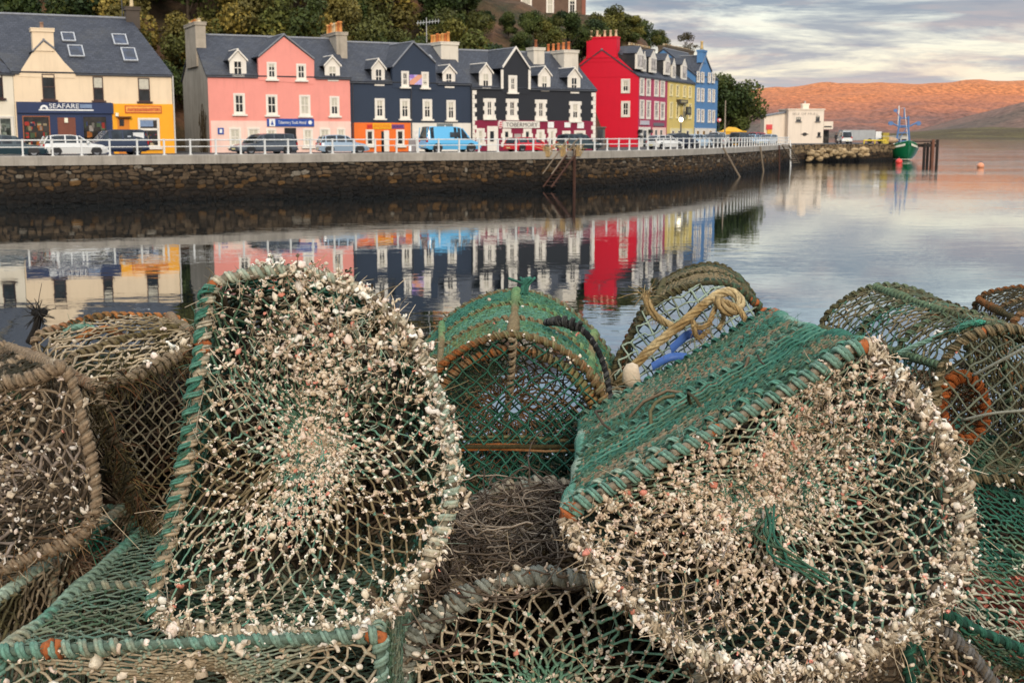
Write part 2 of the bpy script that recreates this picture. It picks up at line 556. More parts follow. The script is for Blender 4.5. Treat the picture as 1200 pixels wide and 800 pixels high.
# concrete coping, a real kerb on top of the wall
cop = MB()
ss = np.linspace(qL[0], qL[-1], 150)
prof = [(-0.16, 2.32), (-0.16, 2.86), (-0.12, 2.9), (0.55, 2.9), (0.55, 2.6)]
G = []
for s in ss:
    row = []
    for d, z in prof:
        p, _ = quay(s, d); row.append((p[0], p[1], z))
    G.append(row)
cop.grid(G)
cop.grid([[G[i][0], (*quay(ss[i], 0.5)[0], 2.32)] for i in range(len(ss))])
tag(cop.build('quay_coping', paint('coping_concrete', lin((168, 160, 148)), 0.9, 0.3, 0.7, 0.6, 0.03), parent=o), None)
# road behind the coping and the pavement along the houses
rd = MB()
row = []
for s in np.linspace(qL[0], qL[-1], 60):
    a = quay(s, 0.5)[0]; b = quay(s, 70)[0] if s < qL[-1] * .55 else quay(s, 30)[0]
    row.append([(a[0], a[1], ROAD), (b[0], b[1], ROAD)])
G = np.array(row)
def asphalt():
    n = NT('asphalt'); f = n.noise(0.4, 6); g = n.noise(25, 2)
    n.color(n.mixc(0.35, n.ramp(f, [(0.3, (0.04,) * 3), (0.7, (0.075, 0.072, 0.068))]), n.ramp(g, [(0.3, (0.03,) * 3), (0.7, (0.1,) * 3)]))); n.rough(0.85); n.bump(g, 0.004, 0.5); return n.m
rd.grid(G)
tag(rd.build('road', asphalt()), kind='structure')

# --- white railing along the quay: one thing, its posts and rails are parts
M_RAIL = paint('white_railing', lin((226, 226, 222)), 0.55, 0.1, 2.0, 0.35)
r0 = empty('quay_railing', (*quay(20)[0], 2.9), 'long white two bar railing along the top of the quay', 'railing')
pm = MB()
pm.cbox((0, 0, 0), 0.1, 0.1, 0.98); pm.cbox((0, 0, 0.98), 0.13, 0.13, 0.03); pm.cbox((0, 0, 0.0), 0.2, 0.2, 0.03)
proto = None
s = 8.0; npost = 0
while s < qL[-1] - 0.5 and npost < 99:
    p, t = quay(s, 0.18)
    if proto is None:
        proto = pm.build('post', M_RAIL); po = proto
    else:
        po = proto.copy(); COL.objects.link(po)
    po.parent = r0
    po.location = (p[0] - r0.location[0], p[1] - r0.location[1], 0); po.rotation_euler = (0, 0, math.atan2(t[1], t[0]) + random.uniform(-.02, .02))
    s += 1.72; npost += 1
for zz, rr in ((3.84, 0.045), (3.42, 0.035)):
    mb = MB(); P = np.array([(*quay(x, 0.18)[0], zz) for x in np.linspace(8, min(s, qL[-1]), 150)])
    mb.tube(P, rr, 6); mb.build('rail', M_RAIL, r0, smooth=True)

# ================================================================== houses
M_SLATE = None
def slate():
    n = NT('roof_slate')
    a = n.attr('uvw')
    br = n.new('ShaderNodeTexBrick'); br.offset = 0.5
    n.link(a.outputs['Vector'], br.inputs['Vector'])
    n.val(br, Scale=1.0, Mortar_Size=0.016, Brick_Width=0.34, Row_Height=0.24, Bias=0.0)
    br.inputs['Color1'].default_value = (*lin((66, 70, 80)), 1); br.inputs['Color2'].default_value = (*lin((48, 52, 62)), 1); br.inputs['Mortar'].default_value = (0.012, 0.013, 0.016, 1)
    f = n.noise(0.35, 6, 0.75)
    c = n.mixc(n.ramp(f, [(0.5, 0.0), (0.75, 0.55)]), br.outputs['Color'], lin((88, 86, 80)))
    f2 = n.noise(2.2, 5, 0.75)
    c = n.mixc(n.ramp(f2, [(0.62, 0.0), (0.75, 0.5)]), c, lin((112, 104, 82)))
    n.color(c); n.rough(0.62)
    n.bump(br.outputs['Fac'], -0.015, 0.8)
    return n.m
M_SLATE = slate()
M_LEAD = plain('ridge_tile', lin((128, 130, 134)), 0.7, scale=3)
M_GLASS = glass_dark('window_glass')
M_WHITE = paint('white_trim', lin((236, 228, 214)), 0.7, 0.1, 1.5, 0.25)
M_POT = attrmat('chimney_pot', 0.85, None, 0.3, 5)
M_DARKWOOD = plain('dark_brown_wood', lin((52, 30, 24)), 0.6)
M_IRON = plain('grey_iron', lin((70, 72, 76)), 0.55)

class House:
    def __init__(h, name, label, px0, Y0, px1, Y1, zb=ROAD):
        a = at(px0, 168, Y0); b = at(px1, 168, Y1)
        h.P0 = np.array([a[0], a[1], 0.0]); d = np.array([b[0] - a[0], b[1] - a[1], 0.0])
        h.L = np.linalg.norm(d); h.U = d / h.L; h.N = np.array([h.U[1], -h.U[0], 0.0]); h.zb = zb
        h.root = empty(name, (*((a + b) / 2)[:2], zb), label, 'house')
    def pt(h, u, z, d=0.0):
        return h.P0 + h.U * u + h.N * d + np.array([0, 0, z])
    def uz(h, px, py, d=0.0):
        p = hit(px, py, h.P0 + h.N * d, h.N)
        return float(np.dot(p - h.P0, h.U)), float(p[2])
    def rect(h, x0, y0, x1, y1, d=0.0):
        u0 = h.uz(x0, (y0 + y1) / 2, d)[0]; u1 = h.uz(x1, (y0 + y1) / 2, d)[0]
        z1 = h.uz((x0 + x1) / 2, y0, d)[1]; z0 = h.uz((x0 + x1) / 2, y1, d)[1]
        return u0, z0, u1, z1
    def bx(h, mb, u0, z0, u1, z1, d0, d1, col=(1, 1, 1), mi=0):
        mb.box(h.pt(u0, z0, d0), h.U * (u1 - u0), h.N * (d1 - d0), (0, 0, z1 - z0), col, mi)
    def poly(h, mb, pts, d0, d1, col=(1, 1, 1), mi=0):
        mb.prism([h.pt(u, z, d0) for u, z in pts], h.N * (d1 - d0), col, mi)
    # ---- body with gables, and slate roof
    def body(h, wallmat, ze, zr, dr, ul=None, ur=None, sidemat=None, u0=0.0, u1=None, skip=()):
        u1 = h.L if u1 is None else u1
        ul = u0 if ul is None else ul; ur = u1 if ur is None else ur
        h.ze, h.zr, h.dr, h.ul, h.ur = ze, zr, dr, ul, ur
        zb = h.zb - 0.4
        f = [h.pt(u0, zb), h.pt(u1, zb), h.pt(u0, ze), h.pt(u1, ze), h.pt(ul, zr, -dr), h.pt(ur, zr, -dr)]
        bl, br_ = 2 * ul - u0, 2 * ur - u1
        f += [h.pt(bl, ze, -2 * dr), h.pt(br_, ze, -2 * dr), h.pt(bl, zb, -2 * dr), h.pt(br_, zb, -2 * dr)]
        mb = MB(); mb.add(f, ng=[[0, 1, 3, 2], [7, 6, 8, 9]])
        mb.add(f, ng=[[0, 2, 4, 6, 8], [1, 9, 7, 5, 3]], mi=1 if sidemat else 0)
        mb.build('wall', [wallmat] + ([sidemat] if sidemat else []), h.root)
        mb = MB()
        for (a, b, c, d) in ((h.pt(u0 - .12, ze - .02, .012), h.pt(u1 + .12, ze - .02, .012), h.pt(ur + .12, zr + .05, -dr), h.pt(ul - .12, zr + .05, -dr)),
                             (h.pt(br_ + .12, ze - .12, -2 * dr - .2), h.pt(bl - .12, ze - .12, -2 * dr - .2), h.pt(ul - .12, zr + .05, -dr), h.pt(ur + .12, zr + .05, -dr))):
            h.slab(mb, [a, b, c, d], 0.14)
        rf = mb.build('roof', M_SLATE, h.root)
        mb = MB(); mb.tube([h.pt(ul - .12, zr + .2, -dr), h.pt(ur + .12, zr + .2, -dr)], 0.13, 6)
        mb.build('ridge', M_LEAD, rf)
        h.roof = rf
        cuts = sorted([h.uz(a, 90)[0] for a in (x0, x1)] for x0, x1 in skip); edges = [u0 - .1] + [v for c in cuts for v in (c[0] - .1, c[1] + .1)] + [u1 + .1]
        for a, b in zip(edges[::2], edges[1::2]):
            mb = MB(); mb.tube([h.pt(a, ze - .04, .12), h.pt(b, ze - .04, .12)], 0.06, 6); mb.build('gutter', M_IRON, h.root)
        return h
    def slab(h, mb, q, t=0.12):
        """roof slab from 4 corners (eaves a, b; ridge c, d) with slate coordinates"""
        a, b, c, d = (np.asarray(x, float) for x in q)
        n = nrm(np.cross(b - a, d - a))
        if n[2] < 0: n = -n
        def uv(p):
            uu = np.dot(p - a, nrm(b - a)); return (uu, np.linalg.norm((p - a) - nrm(b - a) * uu), 0)
        lo = [a, b, c, d]; hi = [p + n * t for p in lo]
        vs = lo + hi
        mb.add(vs, q=[(3, 2, 1, 0), (4, 5, 6, 7), (0, 1, 5, 4), (1, 2, 6, 5), (2, 3, 7, 6), (3, 0, 4, 7)], uv=[np.array(uv(p)) + np.array([3.3, 1.1, 0]) for p in vs])
    def panel(h, name, mat, x0, y0, x1, y1, d=0.04, d0=0.0, parent=None):
        u0, z0, u1, z1 = h.rect(x0, y0, x1, y1)
        mb = MB(); h.bx(mb, u0, z0, u1, z1, d0, d)
        return mb.build(name, mat, parent or h.root)
    def gable(h, wallmat, pts, d=0.035, name='gable', trim=None, roofback=None):
        """wallhead gable: pts in pixels, bottom-left .. peak .. bottom-right; slates run back from it"""
        P = [h.uz(*p) for p in pts]
        mb = MB(); h.poly(mb, P, -0.35, d, mi=0); g = mb.build(name, wallmat, h.root)
        k = max(range(len(P)), key=lambda i: P[i][1])
        L, Pk, R = P[k - 1], P[k], P[(k + 1) % len(P)]
        back = roofback or h.dr
        mb = MB()
        for A in (L, R):
            q = [h.pt(A[0], A[1], d + .08), h.pt(A[0], A[1], -back), h.pt(Pk[0], Pk[1] + .05, -back), h.pt(Pk[0], Pk[1] + .05, d + .08)]
            h.slab(mb, q, 0.12)
        rf = mb.build('gable_roof', M_SLATE, h.root)
        mb = MB(); mb.tube([h.pt(Pk[0], Pk[1] + .2, d + .1), h.pt(Pk[0], Pk[1] + .2, -back)], 0.1, 6); mb.build('ridge', M_LEAD, rf)
        # skew stones on the two slopes
        mb = MB()
        for A in (L, R):
            v = h.pt(Pk[0], Pk[1] + .2, d) - h.pt(A[0], A[1] + .12, d)
            mb.box(h.pt(A[0], A[1] + .06, d - .05), v, h.N * .2, (0, 0, 0.2 if trim else .12))
        mb.build('skew', trim or M_LEAD, g)
        return g
    def window(h, x0, y0, x1, y1, d=0.0, frame=None, surround=None, sw=0.16, nx=2, ny=2, sill=True, teeth=False, glass=None, name='window', parent=None, blind=None):
        """x0..y1 are the outer pixels of the surround (or of the frame if there is none)"""
        u0, z0, u1, z1 = h.rect(x0, y0, x1, y1, d)
        frame = frame or M_WHITE
        root = MB()
        fr = 0.07
        if surround is not None:
            for a in ((u0, z0, u0 + sw, z1), (u1 - sw, z0, u1, z1), (u0 + sw, z1 - sw, u1 - sw, z1), (u0 + sw, z0, u1 - sw, z0 + sw)):
                h.bx(root, *a, d, d + .09)
            if teeth:
                nt = max(3, int((z1 - z0) / .34)); st = (z1 - z0) / nt
                for i in range(0, nt, 2):
                    h.bx(root, u0 - .13, z0 + i * st, u0, z0 + (i + 1) * st, d, d + .085); h.bx(root, u1, z0 + i * st, u1 + .13, z0 + (i + 1) * st, d, d + .085)
            w0, w1, y0_, y1_ = u0 + sw, u1 - sw, z0 + sw, z1 - sw
        else:
            w0, w1, y0_, y1_ = u0, u1, z0, z1
        for a in ((w0, y0_, w0 + fr, y1_), (w1 - fr, y0_, w1, y1_), (w0 + fr, y1_ - fr, w1 - fr, y1_), (w0 + fr, y0_, w1 - fr, y0_ + fr)):
            h.bx(root, *a, d, d + .05)
        for i in range(1, nx):
            uc = w0 + (w1 - w0) * i / nx; h.bx(root, uc - .025, y0_ + fr, uc + .025, y1_ - fr, d + .016, d + .045)
        for i in range(1, ny):
            zc = y0_ + (y1_ - y0_) * i / ny; h.bx(root, w0 + fr, zc - .035, w1 - fr, zc + .035, d + .016, d + .048)
        o = root.build(name, [surround or frame], parent or h.root)
        mb = MB(); h.bx(mb, w0 + fr, y0_ + fr, w1 - fr, y1_ - fr, d + .002, d + .012); mb.build('pane', glass or M_GLASS, o)
        if blind is None and glass is None and ny >= 2 and random.random() < .55: blind = random.choice([.18, .3, .42, .5, .95])
        if blind is not None:
            mb = MB(); h.bx(mb, w0 + fr, y1_ - fr - (y1_ - y0_) * blind, w1 - fr, y1_ - fr, d + .012, d + .0155); mb.build('blind', M_NETCURTAIN, o)
        if sill:
            mb = MB(); h.bx(mb, u0 - .14, z0 - .14, u1 + .14, z0 - .004, d, d + .2); mb.build('sill', surround or frame, o)
        return o
    def dormer(h, x0, ypk, x1, yb, yeave, wx0, wy0, wx1, wy1, cheek=None, d=-0.14, back=3.2):
        """gabled dormer: front face between pixels x0,x1, bottom yb, shoulder yeave, peak ypk"""
        a = h.uz(x0, yb, d); b = h.uz(x1, yb, d); e0 = h.uz(x0, yeave, d); pk = h.uz((x0 + x1) / 2, ypk, d)
        u0, u1, zb, ze, zp = a[0], b[0], min(a[1], b[1]), e0[1], pk[1]
        mb = MB(); h.poly(mb, [(u0, zb), (u1, zb), (u1, ze), ((u0 + u1) / 2, zp), (u0, ze)], d, d - .12)
        o = mb.build('dormer', M_WHITE, h.root)
        mb = MB()
        for u in (u0 + .03, u1 - .06): h.bx(mb, u, zb, u + .03, ze - .05, d - back, d - .12)
        mb.build('cheek', cheek or M_SLATE, o)
        mb = MB(); uc = (u0 + u1) / 2
        for u in (u0 - .1, u1 + .1):
            h.slab(mb, [h.pt(u, ze - .04, d + .12), h.pt(u, ze - .04, d - back), h.pt(uc, zp + .04, d - back), h.pt(uc, zp + .04, d + .12)], .09)
        mb.build('dormer_roof', M_SLATE, o)
        mb = MB(); mb.tube([h.pt(uc, zp + .14, d + .14), h.pt(uc, zp + .14, d - back)], .07, 6)
        for sgn, u in ((-1, u0 - .12), (1, u1 + .12)):
            v = h.pt(uc, zp + .12, d + .1) - h.pt(u, ze + .03, d + .1)
            mb.box(h.pt(u, ze - .08, d + .1), v, h.N * .06, (0, 0, .16))
        mb.build('bargeboard', M_WHITE, o)
        h.window(wx0, wy0, wx1, wy1, d=d, sill=True, parent=o)
        return o
    def chimney(h, x0, x1, ytop, ybot, d, depth, mat, pots=(), pot_px=8, potcol=None, cap=True, parent=None):
        """stack whose front face spans pixels x0..x1 on the plane d behind the wall; pots = list of fractions along the long side"""
        u0 = h.uz(x0, (ytop + ybot) / 2, d)[0]; u1 = h.uz(x1, (ytop + ybot) / 2, d)[0]
        zt = h.uz((x0 + x1) / 2, ytop, d)[1]; zb = h.uz((x0 + x1) / 2, ybot, d)[1]
        mb = MB(); h.bx(mb, u0, zb, u1, zt, d - depth, d)
        if cap: h.bx(mb, u0 - .08, zt - .22, u1 + .08, zt - .02, d - depth - .08, d + .08); h.bx(mb, u0 - .1, zt - .02, u1 + .1, zt + .06, d - depth - .1, d + .1)
        o = mb.build('chimney', mat, parent or h.root)
        hp = h.uz(x0, ytop - pot_px, d)[1] - zt
        for i, f in enumerate(pots):
            long_u = (u1 - u0) > depth
            uu = u0 + (u1 - u0) * (f if long_u else .5); dd = d - depth * (.5 if long_u else f)
            c = h.pt(uu, zt + .05, dd)
            pc = potcol[i % len(potcol)] if potcol else (200, 130, 70)
            k = hp * random.uniform(.9, 1.08); rr = .15
            mb = MB(); mb.lathe([(rr * 1.15, 0), (rr * 1.1, k * .12), (rr * .95, k * .15), (rr * .8, k * .8), (rr * 1.05, k * .84), (rr * 1.05, k * .94), (rr * .8, k), (rr * .7, k * .9)], c, 8, col=lin(pc))
            mb.build('chimney_pot', M_POT, o, smooth=True)
        return o
    def letters(h, txt, x0, y0, x1, y1, d, mat, parent, name='lettering', squash=None):
        u0, z0, u1, z1 = h.rect(x0, y0, x1, y1)
        v, f = text_mesh(txt)
        w = np.ptp(v[:, 0]); hh = np.ptp(v[:, 1])
        v = v - np.array([(v[:, 0].max() + v[:, 0].min()) / 2, (v[:, 1].max() + v[:, 1].min()) / 2, 0])
        V = np.array([h.pt((u0 + u1) / 2 + p[0] * (u1 - u0) / w, (z0 + z1) / 2 + p[1] * (z1 - z0) / hh, d + .006 + p[2]) for p in v])
        mb = MB(); mb.add(V, ng=f); return mb.build(name, mat, parent)
    def skylight(h, x0, y0, x1, y1):
        """roof window lying on the front slope: pixel box hit with the slope plane"""
        p0 = h.pt(0, h.ze, 0); n = nrm(np.cross(h.U, h.pt(0, h.zr, -h.dr) - p0))
        if n[2] < 0: n = -n
        base = p0 + n * .2
        c = [hit(x0, y1, base, n), hit(x1, y1, base, n), hit(x1, y0, base, n), hit(x0, y0, base, n)]
        up = nrm(h.pt(0, h.zr, -h.dr) - p0)
        ctr = sum(c) / 4; w = abs(np.dot(c[1] - c[0], h.U)); hh = abs(np.dot(c[3] - c[0], up))
        o = ctr - h.U * w / 2 - up * hh / 2
        mb = MB()
        for (a, b, cc) in ((o, h.U * w, up * .09), (o + up * (hh - .09), h.U * w, up * .09), (o + up * .09, h.U * .09, up * (hh - .18)), (o + up * .09 + h.U * (w - .09), h.U * .09, up * (hh - .18))):
            mb.box(a, b, cc, n * .1)
        f = mb.build('skylight', plain('skylight_frame', lin((176, 178, 180)), .5), h.roof)
        mb = MB(); mb.box(o + h.U * .09 + up * .09, h.U * (w - .18), up * (hh - .18), n * .06); mb.build('pane', glass_dark('skylight_glass', lin((34, 44, 62)), .06), f)

M_NETCURTAIN = plain('net_curtain', lin((196, 190, 172)), .9)
def pots(n): return [(i + .5) / n for i in range(n)]
ORANGE = [(206, 136, 74), (190, 110, 60), (214, 156, 92)]
CREAM = [(216, 196, 160), (200, 170, 130)]

# ---------------------------------------------------------------- cream house with the navy and the yellow shopfront
mc = paint('cream_render', lin((238, 214, 180)), .85, .08, .4, .2)
h = House('cream_house', 'cream house with navy shopfront and bright yellow shopfront under one slate roof', 20, 96, 204, 101)
ze = (h.uz(40, 86)[1] + h.uz(190, 89)[1]) / 2
dr = 6.0
url, zr = h.uz(151, 25, -dr); ull = h.uz(-20, 14, -dr)[0]
h.body(mc, ze, zr, dr, -2.6, url, skip=[(24, 87)], sidemat=paint('grey_harl', lin((150, 144, 132)), .9, .25, .5, .6))
g = h.gable(mc, [(22.5, 90), (88, 92), (87, 85), (75, 73), (64, 59), (51, 50), (38, 62), (25, 82)], roofback=4)
h.chimney(38, 63, 34, 60, .11, .9, mc, [.5], 8, [(150, 120, 100)])
M_BRN = plain('brown_sash', lin((62, 36, 30)), .5)
for x0, x1, ya, yb in ((49.5, 64.5, 87, 117), (109, 121, 90, 118), (162, 175.5, 91.5, 119)):
    h.window(x0, ya, x1, yb, frame=M_BRN, nx=1, ny=2, sill=True, blind=.45 if x0 > 150 else None)
for b in ((72, 39, 88, 49), (80, 54, 98, 67), (132, 41, 149, 53), (143, 57, 160, 72)): h.skylight(*b)
navy = paint('navy_shopfront', lin((24, 44, 84)), .45, .1, 1, .1)
sf = h.panel('shopfront', navy, 20.5, 120, 131.5, 181, .14)
fa = h.panel('fascia', navy, 19.8, 120.5, 132, 133, .3, d0=.145, parent=sf)
M_SIGNW = plain('sign_white', lin((232, 232, 228)), .5)
h.letters('SEAFARE', 57, 121.8, 92, 127.3, .3, M_SIGNW, fa)
h.panel('name_board', plain('pale_blue_board', lin((120, 140, 168)), .5), 93, 122.5, 107, 127, .315, d0=.302, parent=fa)
h.panel('white_strip', M_SIGNW, 45, 128.4, 109, 130, .315, d0=.302, parent=fa)
u0, z0, u1, z1 = h.rect(46, 121, 56, 128)
mb = MB()
for i in range(9):
    a0, a1 = math.pi * i / 9, math.pi * (i + 1) / 9
    uc, R1, R2, zz = (u0 + u1) / 2, (u1 - u0) / 2, (u1 - u0) / 4.2, z0
    h.poly(mb, [(uc + R2 * math.cos(a0), zz + R2 * math.sin(a0)), (uc + R1 * math.cos(a0), zz + R1 * math.sin(a0)), (uc + R1 * math.cos(a1), zz + R1 * math.sin(a1)), (uc + R2 * math.cos(a1), zz + R2 * math.sin(a1))], .302, .315)
mb.build('arch_emblem', M_SIGNW, fa)
M_SHOP = glass_dark('shop_glass', (0.02, 0.018, 0.016), .1)
def goods(h, x0, y0, x1, y1, d, parent, n=26, cols=((200, 120, 50), (190, 60, 50), (210, 190, 150), (90, 110, 80), (60, 70, 110), (180, 170, 160))):
    """stock on display behind a shop window"""
    u0, z0, u1, z1 = h.rect(x0, y0, x1, y1); mb = MB(); r = random.Random(int(x0 * 7))
    for i in range(n):
        w = (u1 - u0) * r.uniform(.06, .2); hh = (z1 - z0) * r.uniform(.06, .2); uu = r.uniform(u0, u1 - w); zz = z0 + (z1 - z0 - hh) * r.choice([.02, .05, .33, .36, .62, .75, .8])
        h.bx(mb, uu, zz, uu + w, zz + hh, d + i * .0006, d + i * .0006 + .012, lin(r.choice(cols)) * r.uniform(.3, .8))
    mb.build('window_display', attrmat('display_goods', .7, None, .3, 3), parent)
for b, n in (((27, 136, 59, 172), 34), ((97, 136, 126, 172), 22)):
    w = h.window(*b, d=.14, frame=plain('orange_wood', lin((150, 84, 44)), .5) if b[0] < 50 else navy, nx=1, ny=1, sill=False, glass=M_SHOP, parent=sf); goods(h, b[0] + 2, b[1] + 1, b[2] - 2, b[3] - 1, .154, w, n)
h.panel('door', plain('brown_door', lin((116, 62, 44)), .5), 68, 138, 89, 181, .18, d0=.142, parent=sf)
h.panel('door_lamp', plain('lamp_glass_white', lin((245, 235, 210)), .3), 75, 138.5, 79, 144, .3, d0=.185, parent=sf)
yel = paint('yellow_paint', lin((246, 170, 20)), .6, .07, .8, .12)
ysf = h.panel('yellow_shopfront', yel, 132.3, 122, 203.5, 184, .12)
bd = h.panel('shop_sign', plain('sign_red', lin((196, 84, 30)), .5), 146, 124, 189, 133, .17, d0=.122, parent=ysf)
b2 = h.panel('sign_field', plain('sign_orange', lin((242, 168, 70)), .5), 147.2, 125.3, 187.8, 131.7, .18, d0=.172, parent=bd)
mb = MB(); r = random.Random(4); x = 149.0
while x < 186:                      # the words are too small to read in the photograph: only their letter-like strokes
    w = r.uniform(.8, 1.8)
    if r.random() < .85:
        u0, z0, u1, z1 = h.rect(x, 126.6 + r.uniform(0, .8), x + w, 130.6); h.bx(mb, u0, z0, u1, z1, .182, .19)
    x += w + .55
mb.build('lettering', plain('sign_letter_red', lin((190, 70, 36)), .5), b2)
h.window(162, 138.5, 187, 173, d=.12, nx=1, ny=1, sill=True, glass=M_SHOP, surround=M_WHITE, sw=.1, parent=ysf); goods(h, 165, 154, 184, 171, .136, ysf, 22)
h.panel('window_poster', plain('poster_blue', lin((120, 140, 170)), .4), 163.8, 140.5, 179, 148.5, .15, d0=.136, parent=ysf)
h.panel('window_band', M_WHITE, 163, 150.5, 186, 153, .17, d0=.136, parent=ysf)
dd = h.panel('door', paint('orange_door', lin((220, 130, 24)), .6), 138, 137, 152, 184, .15, d0=.122, parent=ysf)
h.panel('door_light', M_GLASS, 139.5, 140, 145, 148, .16, d0=.152, parent=dd)
h.panel('door_hood', plain('hood_brown', lin((120, 70, 20)), .6), 137, 136.6, 153, 138, .5, d0=.122, parent=ysf)
h.panel('wall_lamp', plain('lamp_glass_white', lin((245, 235, 210)), .3), 134.5, 132.5, 138, 136.5, .4, d0=.122, parent=ysf)
mb = MB(); a = h.uz(202, 91)[0]; mb.tube([h.pt(a, h.ze, .12), h.pt(a, ROAD, .12)], .06, 6); mb.build('downpipe', plain('pale_pipe', lin((200, 196, 188)), .5), h.root)
dk = paint('sooty_stone', lin((86, 76, 66)), .9, .25, .8, .4)
h.chimney(148, 164, 9, 34, -dr + .45, .9, dk, [.5], 20, [(214, 192, 150)])
mb = MB(); uu, zz = h.uz(143.5, 22, -dr); mb.tube([h.pt(uu, zz, -dr), h.pt(uu, zz + 4.5, -dr)], .04, 5)
mb.build('aerial_pole', M_IRON, h.root)

# ---------------------------------------------------------------- pale house cut by the left edge
hp_ = House('pale_house', 'pale cream house at the left edge with large grey shop window', -95, 91.2, 19.5, 96)
hp_.body(paint('pale_render', lin((240, 228, 204)), .85, .07, .4, .15), ze - .1, zr, dr, 0, hp_.L - 2.6)
hp_.window(-12, 84, 3, 115, frame=M_BRN, nx=1, ny=2); hp_.window(-62, 82, -48, 114, frame=M_BRN, nx=1, ny=2)
w = hp_.window(-16, 136, 16, 172, nx=2, ny=1, surround=M_WHITE, sw=.12, glass=glass_dark('green_glass', (.05, .06, .05), .1))
goods(hp_, -12, 139, 13, 170, .016, w, 30, ((170, 180, 160), (120, 130, 120), (190, 190, 180)))

# ---------------------------------------------------------------- pink hostel
mp = paint('pink_paint', lin((238, 152, 138)), .75, .07, .5, .15)
h = House('pink_house', 'three storey salmon pink hostel with wallhead gable and blue sign', 246, 104.5, 411.5, 109.5)
ze = (h.uz(255, 88)[1] + h.uz(405, 94)[1]) / 2; dr = 5.2
ur, zr = h.uz(365, 49, -dr)
zr = (zr + h.uz(270, 44, -dr)[1]) / 2
h.body(mp, ze, zr, dr, 0, h.L, skip=[(303, 368)], sidemat=paint('grey_gable', lin((172, 164, 150)), .9, .25, .35, .7))
h.gable(mp, [(303, 94), (368, 99), (368, 71), (332.5, 43.5), (302.5, 68)])
for x0, x1, ya, yb in ((273.5, 287, 109.5, 134), (311.5, 325, 111, 135), (350.5, 363.5, 111.5, 136), (386, 397.5, 113, 136)):
    h.window(x0, ya, x1, yb, surround=M_WHITE, sw=.13, nx=2, ny=2)
for x0, x1, ya, yb in ((312.5, 324, 73, 93), (347, 358.5, 75, 94)): h.window(x0, ya, x1, yb, d=.036, surround=M_WHITE, sw=.13, nx=2, ny=2)
h.dormer(269.5, 60, 289, 89, 71, 273.5, 71.5, 283.5, 88)
h.dormer(381, 67.5, 398.5, 95.5, 77.5, 385, 77.5, 394, 93.5)
pk = h.panel('lower_wall', paint('pale_pink_paint', lin((244, 206, 190)), .8, .07, .6, .2), 247.5, 142, 411.3, 184, .05)
for x0, x1, ya, yb in ((268.5, 282.5, 150, 172), (290, 304.5, 150, 172), (312, 324, 151, 172), (355, 366.5, 151, 172), (374.5, 387, 150.5, 171), (394.5, 404.5, 150.5, 169)):
    h.window(x0, ya, x1, yb, d=.05, surround=M_WHITE, sw=.11, nx=2, ny=2, blind=.9)
h.panel('door', plain('black_door', lin((16, 16, 18)), .35), 333.5, 150, 347, 184, .09, d0=.052)
blue = plain('hostel_blue', lin((28, 70, 150)), .45)
sg = h.panel('hostel_sign', blue, 312.5, 139.3, 367.5, 148.3, .16, d0=.052)
h.panel('sign_end', M_SIGNW, 315, 139.5, 321.8, 148.1, .175, d0=.162, parent=sg)
h.letters('Tobermory Youth Hostel', 325.5, 141.8, 358, 146.6, .162, M_SIGNW, sg)
u0, z0, u1, z1 = h.rect(360.5, 141.3, 365, 146.2)
mb = MB(); th = np.linspace(0, 6.283, 14, endpoint=False); h.poly(mb, [((u0 + u1) / 2 + (u1 - u0) / 2 * math.cos(a), (z0 + z1) / 2 + (u1 - u0) / 2 * math.sin(a)) for a in th], .162, .18); mb.build('round_emblem', M_SIGNW, sg)
u0, z0, u1, z1 = h.rect(316.6, 141, 320.2, 146.6)
mb = MB(); h.poly(mb, [(u0, z0), (u1, z0), ((u0 + u1) / 2, z1)], .177, .184); mb.build('triangle_emblem', blue, sg)
s2 = h.panel('wall_sign', blue, 255, 150, 262, 157.5, .1, d0=.052)
h.panel('sign_mark', M_SIGNW, 257, 151.5, 260, 156, .11, d0=.102, parent=s2)
gm = paint('stained_chimney_stone', lin((178, 166, 148)), .9, .3, .9, .8)
h.chimney(229.5, 241.5, 26.5, 78, -3.4, 4.4, gm, pots(6), 5, CREAM + ORANGE)
h.chimney(394.5, 407, 38.5, 82, -3.0, 4.2, gm, pots(8), 13, ORANGE + CREAM)
# climbing stems on the bare gable
mb = MB(); r = random.Random(2)
for k in range(16):
    d0 = -r.uniform(.6, 3.4); P = [h.pt(-.05, ROAD, d0)]
    for i in range(8): P.append(h.pt(-.05 - r.uniform(0, .12), ROAD + (i + 1) * r.uniform(.3, .5), d0 + r.uniform(-.35, .35)))
    mb.tube(np.array(P), .025, 4, col=lin((70, 60, 44)))
o = mb.build('bare_climber', attrmat('twig_bark', .9, None, .3, 4)); tag(o, 'leafless climbing plant on the grey gable beside the pink house', 'climbing plant')

# ---------------------------------------------------------------- navy house
mn = paint('navy_paint', lin((40, 52, 70)), .7, .1, .5, .12)
h = House('navy_house', 'dark navy house with orange shopfront and white ground floor', 412, 109.6, 552, 115)
ze = (h.uz(420, 95)[1] + h.uz(545, 101)[1]) / 2; dr = 5.2
zr = h.uz(440, 53.5, -dr)[1]
h.body(mn, ze, zr, dr, skip=[(460, 511)])
h.gable(mn, [(460, 103), (511, 107), (510, 75), (484, 52), (459.5, 80)])
for x0, x1, ya, yb in ((439, 450.5, 115.5, 139), (468.5, 480, 116, 139.5), (495, 506, 116.5, 140), (523, 533.5, 117.5, 141)):
    h.window(x0, ya, x1, yb, surround=M_WHITE, sw=.16, nx=2, ny=2, blind=.3)
for x0, x1, ya, yb in ((470, 478.8, 83.5, 102), (493.5, 502, 84.5, 103)): h.window(x0, ya, x1, yb, d=.036, surround=M_WHITE, sw=.14, nx=2, ny=2)
